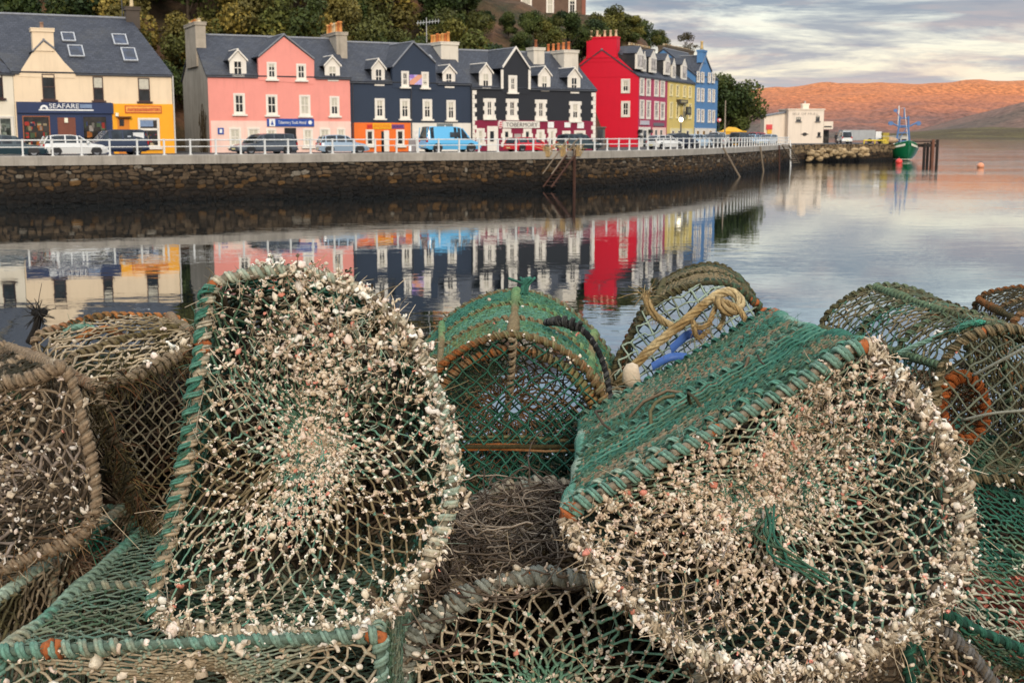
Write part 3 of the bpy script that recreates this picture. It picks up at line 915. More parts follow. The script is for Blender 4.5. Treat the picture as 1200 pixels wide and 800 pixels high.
fl = h.panel('flag', plain('flag_lilac', lin((186, 170, 214)), .8), 479, 88, 493.4, 99.5, .2, d0=.15)
u0, z0, u1, z1 = h.rect(479, 88, 493.4, 99.5)
mb = MB()
h.poly(mb, [(u0, z0), (u0 + .4, z0), (u1, z1 - .2), (u1, z1), (u1 - .4, z1), (u0, z0 + .3)],   .202, .208, lin((224, 160, 130)))
h.poly(mb, [(u0, z1), (u0 + .35, z1), ((u0 + u1) / 2 - .02, (z0 + z1) / 2 + .12), ((u0 + u1) / 2 - .2, (z0 + z1) / 2 + .05), (u0, z1 - .25)], .202, .207, lin((150, 120, 190)))
mb.build('flag_bands', attrmat('flag_cloth', .8, None, .1, 3), fl)
h.dormer(436, 71, 451, 97, 81, 439.5, 81, 447.5, 99)
h.dormer(519, 78, 533.5, 100.5, 86, 522, 86, 529.5, 101.5)
h.skylight(500.5, 65.5, 506.5, 73)
orp = paint('orange_paint', lin((240, 116, 36)), .65, .07, .8, .12)
os_ = h.panel('orange_shopfront', orp, 413.3, 144, 481, 184, .08)
for nm, c, b in (('sign_red_board', (206, 60, 40), (429.5, 146, 436, 150.8)), ('sign_yellow_board', (244, 178, 20), (436.2, 144.6, 458, 151.2)), ('sign_purple_board', (130, 74, 120), (458.5, 146, 473, 151))):
    q = h.panel(nm, plain(nm + '_paint', lin(c), .5), *b, .13, d0=.082, parent=os_)
    mb = MB(); r = random.Random(int(b[0])); x = b[0] + 1
    while x < b[2] - 1.4:
        w = r.uniform(.8, 1.6); u0, z0, u1, z1 = h.rect(x, b[1] + 1.2, x + w, b[3] - 1.2); h.bx(mb, u0, z0, u1, z1, .132, .14); x += w + .6
    mb.build('lettering', plain(nm + '_letters', lin((226, 132, 24)) if 'yellow' in nm else lin((70, 50, 110)) if 'purple' in nm else lin((180, 40, 40)), .5), q)
h.window(428.5, 152, 438, 171, d=.08, nx=1, ny=1, surround=M_WHITE, sw=.1, glass=M_SHOP, parent=os_); h.window(464, 152, 473.5, 171, d=.08, nx=1, ny=1, surround=M_WHITE, sw=.1, glass=M_SHOP, parent=os_)
h.panel('door', M_WHITE, 449.5, 153, 455.5, 184, .13, d0=.082, parent=os_); h.panel('door_gap', M_GLASS, 446.5, 154, 449.4, 184, .1, d0=.082, parent=os_)
ws = h.panel('white_ground_floor', paint('white_wash', lin((232, 224, 210)), .8, .06, .6, .2), 481.3, 144.3, 551.6, 184, .06)
h.panel('pale_door', plain('pale_door_paint', lin((226, 220, 210)), .6), 484, 153, 492, 184, .1, d0=.062, parent=ws)
gs = h.panel('grey_sign', plain('slate_grey_sign', lin((112, 120, 120)), .5), 511.5, 144.8, 530, 155, .14, d0=.062, parent=ws)
u0, z0, u1, z1 = h.rect(518.5, 146.5, 523, 150)
mb = MB(); h.poly(mb, [(u0, z0), (u1, z0), ((u0 + u1) / 2, z1)], .142, .15); mb.build('sign_emblem', M_SIGNW, gs)
for b in ((501, 155, 512, 170), (515, 155.5, 526, 170), (529, 155.5, 541, 170)): h.window(*b, d=.06, nx=1, ny=1, sill=False, glass=M_SHOP, parent=ws)
for px in (412.8, 481.2, 552):
    mb = MB(); a = h.uz(px, 120)[0]; mb.tube([h.pt(a, h.ze, .16), h.pt(a, ROAD, .16)], .05, 6)
    mb.build('downpipe', plain('dark_pipe', lin((52, 54, 60)), .5), h.root)
h.chimney(517, 537, 50, 84, -3.2, 4.0, paint('white_chimney', lin((222, 212, 194)), .85, .12, .8, .5), pots(7), 12, ORANGE)
mb = MB(); p = h.pt(*h.uz(500, 50, -6), -6)
mb.tube([p, p + np.array([0, 0, 2.2])], .04, 5); mb.tube([p + np.array([-.9, 0, 1.7]), p + np.array([1.2, 0, 1.9])], .035, 5)
for i in range(8):
    q = p + np.array([-.8 + i * .27, 0, 1.72 + i * .025]); mb.tube([q - np.array([.0, .3, .22]), q + np.array([0, .3, .22])], .02, 4)
mb.build('tv_aerial', plain('aerial_metal', lin((168, 168, 164)), .4), h.root)

# ---------------------------------------------------------------- black house with burgundy ground floor
mk = paint('black_paint', lin((32, 34, 40)), .7, .12, .5, .12)
h = House('black_house', 'black hotel with white toothed window margins and burgundy ground floor', 552.6, 115, 697.5, 121.5)
ze = (h.uz(558, 102.5)[1] + h.uz(693, 107.5)[1]) / 2; dr = 5.0
zr = (h.uz(560, 60, -dr)[1] + h.uz(655, 68, -dr)[1]) / 2
h.body(mk, ze, zr, dr, skip=[(588.5, 620.5)])
h.gable(mk, [(588.5, 109), (620.5, 111), (620.5, 83), (604, 59), (588.5, 81)], trim=M_WHITE)
tr = MB()
for px in (588, 620):
    u = h.uz(px, 92)[0]; h.bx(tr, u - .12, h.ze, u + .12, h.uz(px, 82)[1], .037, .1)
tr.build('gable_trim', M_WHITE, h.root)
kw = dict(surround=M_WHITE, sw=.26, nx=2, ny=2, teeth=True)
for x0, x1, ya, yb in ((567.5, 579, 115.5, 139), (594, 605.5, 116, 139.5), (628, 639, 117, 140.5), (668, 679.5, 119, 142)): h.window(x0, ya, x1, yb, **kw)
h.window(595.5, 88.5, 605.5, 108.5, d=.036, surround=M_WHITE, sw=.24, nx=2, ny=2)
h.dormer(562, 76, 576.5, 101, 86, 565.5, 86, 572.5, 102.5); h.dormer(631, 79.5, 645, 104.5, 89, 634.5, 89, 641, 105.5); h.dormer(665.5, 81, 680, 107, 91, 669, 91, 676, 108)
qn = MB(); z = ROAD; i = 0
while z < h.ze - .3:
    w = .5 if i % 2 else .3
    h.bx(qn, 0.02, z, w, z + .36, .0, .075); h.bx(qn, h.L - w, z, h.L - .02, z + .36, .0, .075); z += .38; i += 1
qn.build('quoins', M_WHITE, h.root)
bg_ = h.panel('ground_floor', paint('burgundy_paint', lin((132, 20, 56)), .65, .08, .6, .12), 555, 141.5, 695.5, 186, .05)
sgn = h.panel('hotel_sign', plain('sign_pale_grey', lin((222, 216, 204)), .6), 588.5, 142.3, 631.5, 150.2, .15, d0=.052)
h.letters('TOBERMORY', 592, 144, 629, 148.8, .152, plain('sign_letter_grey', lin((70, 66, 66)), .6), sgn)
u0, z0, u1, z1 = h.rect(582.5, 141, 588.3, 151)
mb = MB(); th = np.linspace(0, 6.283, 12, endpoint=False); uc, zc = (u0 + u1) / 2, (z0 + z1) / 2; R_ = (z1 - z0) / 2
h.poly(mb, [(uc + R_ * .62 * math.cos(a), zc + R_ * math.sin(a)) for a in th], .052, .17, lin((224, 200, 196)))
for k in range(3): h.bx(mb, uc - R_ * .4 + k * .05, zc - R_ * .7 + k * R_ * .5, uc + R_ * .35, zc - R_ * .45 + k * R_ * .5, .172, .18, lin((200, 40, 60)))
mb.build('round_badge', attrmat('badge_paint', .5, None, .1, 3), sgn)
kg = dict(surround=M_WHITE, sw=.2, nx=1, ny=2, teeth=True, d=.05, parent=bg_, sill=False)
for x0, x1, ya, yb in ((558, 567.5, 150.5, 171), (588.5, 598.5, 151, 172), (613, 622.5, 151, 173), (628.5, 637.5, 152, 174), (642.5, 650.5, 151, 176), (658.5, 668, 153.5, 171), (672.5, 685.5, 153, 171)): h.window(x0, ya, x1, yb, **kg)
h.panel('door_surround', M_WHITE, 570.5, 148, 583, 186, .12, d0=.052, parent=bg_); h.panel('door', M_GLASS, 573.5, 154, 578, 166, .135, d0=.122, parent=bg_)
for b in ((641.5, 143, 648.5, 150), (661, 143.5, 668, 149.5), (676, 143.5, 683.5, 150.5)): h.panel('small_plaque', M_SIGNW, *b, .1, d0=.052, parent=bg_)
h.panel('menu_board', plain('menu_grey', lin((170, 160, 152)), .6), 602, 157, 610, 169, .1, d0=.052, parent=bg_)
wc = MATS['white_chimney']
h.chimney(625.5, 638, 56.5, 80, -3.3, 1.2, wc, [.5], 10, [(140, 84, 54)])
h.chimney(661, 677.5, 59.5, 92, -2.6, 4.6, wc, pots(5), 10, [(186, 104, 60), (196, 120, 70)])
# lane between the black and the red house
hl = House('lane_store', 'low dark store in the lane between the black and red houses', 698, 131, 709, 133.5)
mb = MB(); hl.bx(mb, 0, ROAD - .3, hl.L, hl.uz(703, 150)[1], -2, 0); hl.bx(mb, -.1, hl.uz(703, 150)[1], hl.L + .1, hl.uz(703, 148.6)[1], -2.1, .12); mb.build('wall', paint('lane_stone', lin((120, 108, 98)), .9, .2, .8, .4), hl.root)
hl.panel('door', plain('black_door', lin((16, 16, 18)), .35), 700, 152, 704.5, 167, .04, parent=hl.root); hl.panel('door_post', M_IRON, 705, 152, 706, 172, .06, parent=hl.root)
hl.root['category'] = 'store'

# ---------------------------------------------------------------- red, yellow, blue terrace running away from the camera
red = paint('red_paint', lin((218, 10, 46)), .6, .06, .5, .08)
pur = paint('purple_paint', lin((176, 58, 92)), .7, .08, .6, .12)
h = House('red_house', 'tall red gable end house with red chimney and purple pink street front', 747.5, 155, 781, 166)
GW = 9.3
ze = (h.uz(748, 89.5)[1] + h.uz(780, 94.5)[1]) / 2; dr = GW / 2
pr = h.pt(0, 0, -dr)
zr = hit(705, 60, pr, np.array([0, -1, 0]))[2]
h.body(pur, ze, zr, dr, sidemat=red)
# gable features live on their own wall plane facing the camera
g6 = House.__new__(House); g6.P0 = h.pt(0, 0, -GW); g6.P0[2] = 0; g6.U = h.N.copy(); g6.N = -h.U; g6.L = GW; g6.zb = ROAD; g6.root = h.root
for b in ((728, 92.5, 738.5, 109.5), (728, 118.5, 738.5, 137.5)): g6.window(*b, surround=M_WHITE, sw=.24, nx=2, ny=2, sill=False)
u0 = g6.uz(687.5, 55)[0]; u1 = g6.uz(723, 55)[0]; zt = g6.uz(705, 44)[1]; zm = g6.uz(705, 67)[1]
mb = MB(); g6.bx(mb, u0, zm - .6, u1, zt, -1.1, .06); g6.bx(mb, u0 - .05, zm - .12, u1 + .05, zm + .08, -1.15, .12); g6.bx(mb, u0 - .05, zt - .12, u1 + .05, zt + .06, -1.15, .12)
g6.poly(mb, [(0.0, ze), (GW, ze), (u1 + .15, zm - .1), (u0 - .15, zm - .1)], -.3, .03)
ch = mb.build('chimney', red, h.root)
for i, f in enumerate((.1, .3, .38, .55, .74, .92)):
    c = g6.pt(u0 + (u1 - u0) * f, zt + .05, -.5); k = .8 if i != 2 else .3
    mb = MB(); mb.lathe([(.19, 0), (.18, k * .2), (.14, k * .3), (.13, k * .85), (.17, k * .9), (.16, k)], c, 8, col=lin((212, 186, 150))); mb.build('chimney_pot', M_POT, ch, smooth=True)
for xs, ys in (((749.5, 754.5), 0), ((757, 762), .8), ((766.5, 771.5), 2), ((773.5, 778.5), 3)):
    for ya, yb in ((91.5, 112.5), (117, 139.5)):
        h.window(xs[0], ya + ys * .9, xs[1], yb + ys * .55, surround=M_WHITE, sw=.2, nx=1, ny=2, glass=glass_dark('pale_glass', lin((190, 180, 172)) * .6, .2), sill=False)
h.panel('shop_board', plain('pale_board', lin((196, 190, 196)), .6), 750, 141.5, 760, 146.5, .12); h.panel('shop_board', plain('grey_board', lin((110, 104, 112)), .6), 765.5, 144, 777.5, 148, .12)
h.panel('white_doorway', M_WHITE, 748.3, 149, 761.5, 180, .08); h.panel('door', M_GLASS, 753, 153, 756.5, 180, .1, d0=.082); h.panel('pink_doorway', paint('pale_pink_paint', lin((244, 206, 190)), .8), 764.5, 149.5, 779.5, 178, .08)
for b in ((767, 152, 770, 166), (773, 152, 776, 166)): h.window(*b, d=.08, nx=1, ny=1, sill=False)
for b in ((746.8, 152, 749, 156), (746.8, 159, 749, 163), (759, 152, 761, 156)): h.panel('lantern', plain('lantern_black', lin((30, 30, 30)), .4), *b, .45, d0=.085)
def tall_dormer(h, x0, x1, yt, yb, d=-.4):
    u0, z0, u1, z1 = h.rect(x0, yt, x1, yb, d)
    mb = MB(); h.poly(mb, [(u0, z0), (u1, z0), (u1, z1), ((u0 + u1) / 2, z1 + .9), (u0, z1)], d - .25, d); o = mb.build('dormer', M_WHITE, h.root)
    mb = MB(); h.bx(mb, u0 + .03, z0, u1 - .03, z1 - .03, d - 2.4, d - .26); mb.build('cheek', MATS['dark_chimney_stone'] if 'dark_chimney_stone' in MATS else M_SLATE, o)
    mb = MB(); uc = (u0 + u1) / 2
    for u in (u0 - .08, u1 + .08): h.slab(mb, [h.pt(u, z1 + .02, d - .02), h.pt(u, z1 + .02, d - 2.6), h.pt(uc, z1 + .95, d - 2.6), h.pt(uc, z1 + .95, d - .02)], .08)
    mb.build('dormer_roof', M_SLATE, o)
    mb = MB(); h.bx(mb, u0 + .25, z0 + .3, u1 - .25, z1 - .1, d + .002, d + .03); mb.build('pane', glass_dark('pale_glass', lin((190, 180, 172)) * .6, .2), o)
tall_dormer(h, 746.5, 754.5, 64, 81.5); tall_dormer(h, 762.5, 769.5, 68, 85.5)
tall_dormer(h, 753.5, 757.5, 69, 84)

yl = paint('straw_yellow_paint', lin((222, 196, 112)), .75, .08, .5, .15)
hy = House('yellow_house', 'straw yellow three storey house between the purple front and the blue house', 781.6, 166.3, 813, 178)
hy.body(yl, (hy.uz(783, 94)[1] + hy.uz(811, 99)[1]) / 2, (hy.uz(783, 94)[1] + hy.uz(811, 99)[1]) / 2 + 3.4, 4.6)
for i, (x0, x1) in enumerate(((784.5, 788), (792, 795.5), (800, 803.5), (806.5, 810))):
    for ya, yb in ((98.5 + i, 113 + i * .8), (119.5 + i * .6, 139 + i * .3)): hy.window(x0, ya, x1, yb, surround=paint('cream_trim', lin((236, 222, 170)), .75), sw=.16, nx=1, ny=2, glass=glass_dark('buff_glass', lin((200, 182, 120)) * .6, .2), sill=False)
lw = hy.panel('pale_ground_floor', paint('cream_trim', lin((236, 222, 170)), .75), 785, 150.5, 811, 176, .06)
for b in ((787, 153, 790, 168), (794, 153, 797, 168), (804, 153, 807, 168)): hy.window(*b, d=.06, nx=1, ny=1, sill=False, parent=lw)
sb = hy.panel('bracket_sign', plain('pub_sign_dark', lin((60, 54, 44)), .5), 792.5, 117, 802, 121.5, .5, d0=.06); hy.panel('sign_lettering', plain('pub_sign_gold', lin((176, 160, 110)), .5), 794, 118.3, 800.5, 120.3, .515, d0=.502, parent=sb)
hs = hy.panel('hanging_sign', plain('pub_sign_black', lin((34, 32, 30)), .5), 797.5, 125.5, 802.5, 135, .9, d0=.7); hy.panel('sign_picture', plain('pub_sign_olive', lin((120, 118, 80)), .5), 798.7, 127.5, 801.5, 132.5, .912, d0=.902, parent=hs)
tall_dormer(hy, 779.5, 785.5, 72, 88); tall_dormer(hy, 788, 792, 77, 92); tall_dormer(hy, 799.5, 805, 77, 94)
hy.chimney(781, 813, 57, 78, -4.8, 1.2, paint('dark_chimney_stone', lin((104, 90, 72)), .9, .25, .8, .5), pots(12), 6, CREAM)
h.chimney(741, 767, 56, 72, -4.8, 1.2, MATS['dark_chimney_stone'], pots(10), 6, CREAM)

bl = paint('blue_paint', lin((84, 132, 180)), .7, .08, .5, .12)
hb = House('blue_house', 'tall blue gabled house at the far end of the terrace', 813.4, 178.3, 839.5, 190)
zeb = (hb.uz(815, 90)[1] + hb.uz(838, 92)[1]) / 2
hb.body(bl, zeb, zeb + 3.6, 4.6, skip=[(818.5, 833.5)])
hb.gable(bl, [(818.5, 98), (833.5, 99), (833.5, 85), (826, 67), (818.5, 85)], roofback=4.2)
hb.chimney(823.3, 828, 59.5, 74, .12, .8, bl)
for i, (x0, x1) in enumerate(((816.5, 819.8), (821.5, 824.8), (829.5, 832.5), (834.3, 837.3))):
    for ya, yb in ((84, 97), (103, 119.5), (127.5, 143.5)): hb.window(x0, ya + i * .6, x1, yb + i * .3, d=.1 if ya < 90 else 0.0, surround=M_WHITE, sw=.18, nx=1, ny=2, glass=glass_dark('pale_glass', lin((190, 180, 172)) * .6, .2), sill=False)
lw = hb.panel('white_ground_floor', paint('white_wash', lin((232, 224, 210)), .8), 814, 150.5, 838, 174, .06)
for b in ((816, 153, 819, 168), (823, 153, 826, 168), (831, 153, 834, 168)): hb.window(*b, d=.06, nx=1, ny=1, sill=False, parent=lw)
hb.chimney(797, 822, 66.5, 80, -5, 1.1, MATS['dark_chimney_stone'], pots(10), 6, CREAM)
mb = MB(); c = hb.pt(*hb.uz(825.6, 58, 0), -.4); mb.lathe([(.25, 0), (.2, .3), (.17, .9), (.22, 1.0), (.2, 1.1)], c, 8, col=lin((214, 180, 120))); mb.build('chimney_pot', M_POT, hb.root, smooth=True)
# ================================================================== wooded hill behind the houses
def hill_h(X, Y):
    # distance behind the line of facades
    xs = np.array([-80, -37, -24.6, -3.4, 7.5, 15, 30, 60.]); ys = np.array([84, 96, 104, 115, 122, 160, 190, 215.])
    t = Y - np.interp(X, xs, ys)
    fade = np.interp(X, [-90, 2, 9, 16, 30, 44], [1.1, 1.0, 0.8, 0.5, 0.2, 0.0])
    top = np.interp(X, [-90, -14, -7, 10, 20, 32, 45], [46, 34, 18, 17, 12, 5, 0])
    z = np.minimum(np.maximum(t - 14, 0) * 0.62, top) * fade
    z = np.where((t < 7) | (X > 45), -6.0, np.where(t < 14, -0.15, z))
    p = np.stack([X, Y, X * 0], -1)
    return ROAD + z + np.clip(z, 0, 1) * (noise(p, .25, 4) * .7 + noise(p, .8, 6) * .25) * (t > 14)
gx = np.linspace(-95, 62, 120); gy = np.linspace(92, 330, 150)
XX, YY = np.meshgrid(gx, gy, indexing='ij')
ZZ = hill_h(XX, YY)
def hill_mat():
    n = NT('rough_hillside'); f = n.noise(.12, 6, .7); g = n.noise(1.1, 5, .75)
    c = n.ramp(f, [(0.35, lin((52, 56, 28))), (0.5, lin((96, 74, 48))), (0.62, lin((120, 84, 60))), (0.75, lin((70, 70, 36)))])
    c = n.mixc(1.0, c, n.ramp(g, [(0.3, .4), (0.7, 1.2)]), 'MULTIPLY')
    n.color(c); n.rough(.95); n.bump(g, .5, .8); return n.m
mb = MB(); mb.grid(np.stack([XX, YY, ZZ], -1))
tag(mb.build('hillside', hill_mat(), smooth=True), kind='structure')

# ---- trees: trunk with limbs, crown of many leaf clumps
M_BARK = attrmat('tree_bark', .9, (.02, .6), .35, 3)
def leafmat(name, tr=.25):
    n = NT(name); a = n.attr('Col'); f = n.noise(.9, 2)
    n.color(n.mixc(1.0, a.outputs['Color'], n.ramp(f, [(.3, .75), (.7, 1.2)]), 'MULTIPLY')); n.rough(.7); n.b.inputs['Specular IOR Level'].default_value = .25
    return n.m
M_LEAF = leafmat('tree_leaves')
def crown_mesh(seed, R=3.2, H=5.0, cols=None, n=1500, leaf=.17, gaps=.35):
    r = np.random.default_rng(seed)
    k = 16
    ctr = np.stack([r.normal(0, R * .42, k), r.normal(0, R * .42, k), r.uniform(H * .15, H * .95, k)], 1)
    tp = 1 - np.abs(ctr[:, 2] / H - .45) * .9
    ctr[:, :2] *= tp[:, None]
    rad = r.uniform(.3, .55, k) * R * (.6 + .5 * tp)
    i = r.integers(0, k, n)
    d = r.normal(size=(n, 3)); d /= np.linalg.norm(d, axis=1, keepdims=True)
    p = ctr[i] + d * rad[i][:, None] * (r.random(n) ** .4)[:, None] * np.array([1, 1, .8])
    keep = noise(p, 1.6, seed) > -1 + gaps * 1.2
    p = p[keep]; i = i[keep]; d = d[keep]; n = len(p)
    a = r.normal(size=(n, 3)); a /= np.linalg.norm(a, axis=1, keepdims=True)
    b = np.cross(a, d + r.normal(0, .6, (n, 3))); b /= np.linalg.norm(b, axis=1, keepdims=True)
    s = leaf * r.uniform(.5, 1.3, n)[:, None]
    V = np.stack([p - a * s, p + b * s * .7, p + a * s, p - b * s * .7], 1)
    cl = np.asarray(cols)
    tone = r.integers(0, len(cl), k)
    c = cl[tone[i]] * r.uniform(.6, 1.35, (n, 1))
    mb = MB(); mb.add(V.reshape(-1, 3), q=np.arange(n * 4).reshape(-1, 4), col=np.repeat(c, 4, 0))
    lim = [(ctr[j] * np.array([.9, .9, 1]), rad[j]) for j in range(0, k, 2)]
    return mb, lim
def trunk_mesh(seed, lim, H, below=1.6, r0=.22):
    r = random.Random(seed); mb = MB(); bc = lin((74, 64, 52))
    top = np.array([r.uniform(-.2, .2), r.uniform(-.2, .2), H * .7])
    P = catmull([np.array([0, 0, -below - .6]), np.array([.06, .04, 0.2]), top * .5 + np.array([.15, -.1, 0]), top], 9, closed=False)
    mb.tube(P, np.linspace(r0, r0 * .25, 9), 7, col=bc)
    for q, rr in lim:
        st = P[r.randint(3, 6)]
        m = (st + q) / 2 + np.array([0, 0, .35])
        mb.tube(catmull([st, m, q], 6, closed=False), np.linspace(r0 * .4, r0 * .08, 6), 5, col=bc)
    return mb
G1 = [lin(c) for c in ((52, 66, 30), (68, 80, 36), (42, 56, 28), (80, 88, 42))]
G2 = [lin(c) for c in ((88, 92, 42), (112, 108, 50), (78, 80, 38), (66, 76, 36))]
G3 = [lin(c) for c in ((118, 106, 50), (136, 118, 54), (98, 90, 44), (84, 86, 42))]
G4 = [lin(c) for c in ((82, 70, 44), (94, 80, 48), (70, 64, 40), (88, 84, 46))]
KINDS = []
for nm, g, seeds, txt in (('green_tree', G1, (1, 2, 3), 'dark green'), ('olive_tree', G2, (4, 5, 6), 'olive green'), ('yellow_tree', G3, (7, 8), 'yellowing'), ('brown_tree', G4, (9,), 'thin brown')):
    for sd in seeds:
        cm, lim = crown_mesh(sd, R=3.1 + .3 * (sd % 3), H=5.2 + .5 * (sd % 2), cols=[c * 1.0 for c in g], n=9000 if g is not G4 else 4000, gaps=.3 if g is not G4 else .55)
        KINDS.append((nm, txt, cm, trunk_mesh(sd, lim, 5.0)))
PROTO = {}
ntree = 0
def plant_tree(kind, X, Y, sc, label, group='trees on the hill above the houses', z=None, name=None):
    nm, txt, cm, tm = KINDS[kind]
    zz = float(hill_h(np.array([X]), np.array([Y]))[0]) if z is None else z
    if Y < 189 and 556 < 600 + 1483 * X / Y < 692:      # keep the view of the hotel clear
        lim_z = CZ + (158.5 - 19) / 1500 * Y * 1.0
        if zz + 7.6 * sc > lim_z:
            sc = max(.3, (lim_z - zz) / 7.6)
            if lim_z - zz < 2: return None
    root = bpy.data.objects.new(name or nm, None); COL.objects.link(root)
    root.location = (X, Y, zz); root.rotation_euler = (0, 0, random.uniform(0, 6.28)); root.scale = (sc, sc, sc * random.uniform(.9, 1.15))
    tag(root, label, 'tree', group)
    if kind not in PROTO:
        a = cm.build('crown', M_LEAF, root); b = tm.build('trunk', M_BARK, root, smooth=True); PROTO[kind] = (a, b)
    else:
        for src in PROTO[kind]:
            c = src.copy(); COL.objects.link(c); c.parent = root
    for c in root.children: c.location = (0, 0, 1.6)
    return root
LAB = {'green_tree': 'dark green tree among the trees on the wooded slope behind the houses', 'olive_tree': 'olive green tree among the trees on the wooded slope behind the houses',
       'yellow_tree': 'yellowing autumn tree among the trees on the wooded slope behind the houses', 'brown_tree': 'thin brown tree on the slope behind the houses'}
r = random.Random(21)
rows = [(17, 1.0, 4.4), (24, 1.15, 4.8), (32, 1.25, 5.2), (41, 1.3, 5.6), (52, 1.35, 6.5)]
xs_ = np.array([-80, -37, -24.6, -3.4, 7.5, 15, 30, 60.]); ys_ = np.array([84, 96, 104, 115, 122, 160, 190, 215.])
for ri, (t, sc, st) in enumerate(rows):
    x = -66.0 + r.uniform(0, 3)
    while x < (-2 if ri < 3 else -4):
        X = x + r.uniform(-1, 1); Y = float(np.interp(X, xs_, ys_)) + t + r.uniform(-2, 2)
        if X < -36 and ri < 1: x += st; continue
        pxx = 600 + 1500 * X / Y
        w = r.random()
        if pxx < 330: k = r.choice([0, 1, 1, 2, 3]) if w < .8 else r.choice([6, 7])
        elif pxx < 480: k = r.choice([3, 4, 5, 6, 7]) if w < .75 else r.choice([0, 1])
        else: k = r.choice([0, 1, 2, 3, 4])
        plant_tree(k, X, Y, sc * r.uniform(.8, 1.1), LAB[KINDS[k][0]])
        x += st * r.uniform(.8, 1.15)
# shrubs and small trees over the brown bank under the stone hotel, thinning to the right
for (px, py, Y, k, sc) in ((498, 22, 160, 1, 1.1), (512, 8, 172, 3, 1.2), (534, 4, 178, 5, 1.1), (546, 18, 170, 0, .8), (480, 10, 168, 6, 1.2), (552, 36, 160, 3, .7), (570, 44, 158, 1, .6), (600, 42, 164, 3, .45), (626, 34, 172, 5, .45), (530, 60, 147, 0, .75), (548, 52, 150, 1, .7), (565, 62, 148, 2, .6), (508, 40, 152, 3, .9), (540, 30, 158, 4, .9), (520, 14, 165, 0, 1.1), (556, 20, 166, 5, .8),
                          (596, 60, 150, 0, .55), (622, 62, 150, 1, .5), (645, 60, 150, 3, .5), (668, 50, 154, 2, .6), (655, 38, 160, 4, .5), (682, 46, 160, 0, .6), (690, 30, 172, 5, .55), (640, 66, 146, 2, .45), (612, 66, 146, 0, .45),
                          (708, 44, 172, 0, .6), (724, 40, 175, 3, .7), (740, 44, 178, 1, .62), (700, 58, 170, 2, .6), (728, 60, 174, 0, .5), (752, 54, 182, 4, .45)):
    p = at(px, py, Y)
    plant_tree(k, p[0], Y, sc * 1.15, 'small ' + LAB[KINDS[k][0]].split(' among')[0] + ' on the brown bank below the stone hotel', 'bushes on the bank below the stone hotel', name='small_tree')
plant_tree(3, at(712, 30, 186)[0], 186, .8, 'broad olive tree behind the red chimney against the sky', z=at(712, 52, 186)[2] - 1.2)
plant_tree(5, at(738, 20, 188)[0], 188, .75, 'wispy tree standing right of the red chimney against the sky', z=at(738, 50, 188)[2] - 1.2)
plant_tree(4, at(772, 50, 205)[0], 205, .5, 'tiny dome shaped tree above the yellow house chimneys', z=at(771, 58, 205)[2] - .8)
plant_tree(8, at(803, 55, 215)[0], 215, .62, 'bare brown tree above the blue house roof', z=at(803, 66, 215)[2] - .8)
for px, py, Y, k, sc, tx in ((698, 34, 180, 1, .8, 'dense olive tree just left of the red chimney pots on the skyline'), (752, 40, 196, 0, .7, 'low green tree on the skyline above the purple pink front'), (730, 36, 190, 5, .7, 'yellow olive tree on the skyline right of the red chimney')):
    plant_tree(k, at(px, py, Y)[0], Y, sc, tx, z=at(px, 56, Y)[2] - 1.5)
# big dark tree at the end of the terrace
big = None
for j, (px, Y, kk, sc) in enumerate(((850, 206, 0, 1.55), (838, 212, 1, 1.6), (858, 214, 2, 1.2))):
    p = at(px, 165, Y)
    plant_tree(kk, p[0], Y, sc, ('rounded dark green tree beside the blue house end', 'tall dark green tree close behind the blue house', 'lower dark green tree nearest the white building')[j], z=ROAD - 1.2, group='trees at the end of the terrace')

# ---------------------------------------------------------------- stone hotel high on the hill
hs = House('stone_hotel', 'dark stone hotel with white windows on the hill top', 562, 188, 685, 192, zb=at(620, 17, 190)[2])
st = paint('hotel_stone', lin((112, 88, 72)), .9, .3, 1.2, .3, .05)
zt = hs.uz(620, -46)[1]
hs.body(st, zt, zt + 4, 5)
for x0, x1 in ((563, 575), (610, 623), (640, 649), (666, 675)):
    hs.window(x0 if x0 > 563 else 568, -6, x1 if x0 > 563 else 580, 17 if x0 > 580 else 10, surround=M_WHITE, sw=.18, nx=2, ny=2)
    hs.window(x0 if x0 > 563 else 568, -38, x1 if x0 > 563 else 580, -18, surround=M_WHITE, sw=.18, nx=2, ny=2)
for px in (562.5, 684):
    mb = MB(); u = hs.uz(px, 0)[0]; hs.bx(mb, u - .3, hs.zb - .4, u + .3, zt, .02, .1)
    mb.build('corner_stones', paint('pink_sandstone', lin((150, 96, 78)), .9, .2, 1), hs.root)
# grassy platform carrying the hotel and the scrub
mb = MB(); p = at(624, 17.5, 190)
TH = np.linspace(0, 6.283, 28, endpoint=False)
G = []
for k, (rr, dz) in enumerate(((.2, .1), (9.5, 0.05), (11.5, -1.5), (14, -4), (18, -9), (24, -16))):
    G.append([(p[0] + rr * math.cos(a) * 1.15 * (1 + .1 * math.sin(3 * a + k)), 196 + rr * math.sin(a) * .9, p[2] + dz + (.4 * math.sin(5 * a + k) if k > 1 else 0)) for a in list(TH) + [0.0]])
mb.grid(np.array(G))
tag(mb.build('hill_brow', MATS.get('hb') or hill_mat(), smooth=True), kind='structure')

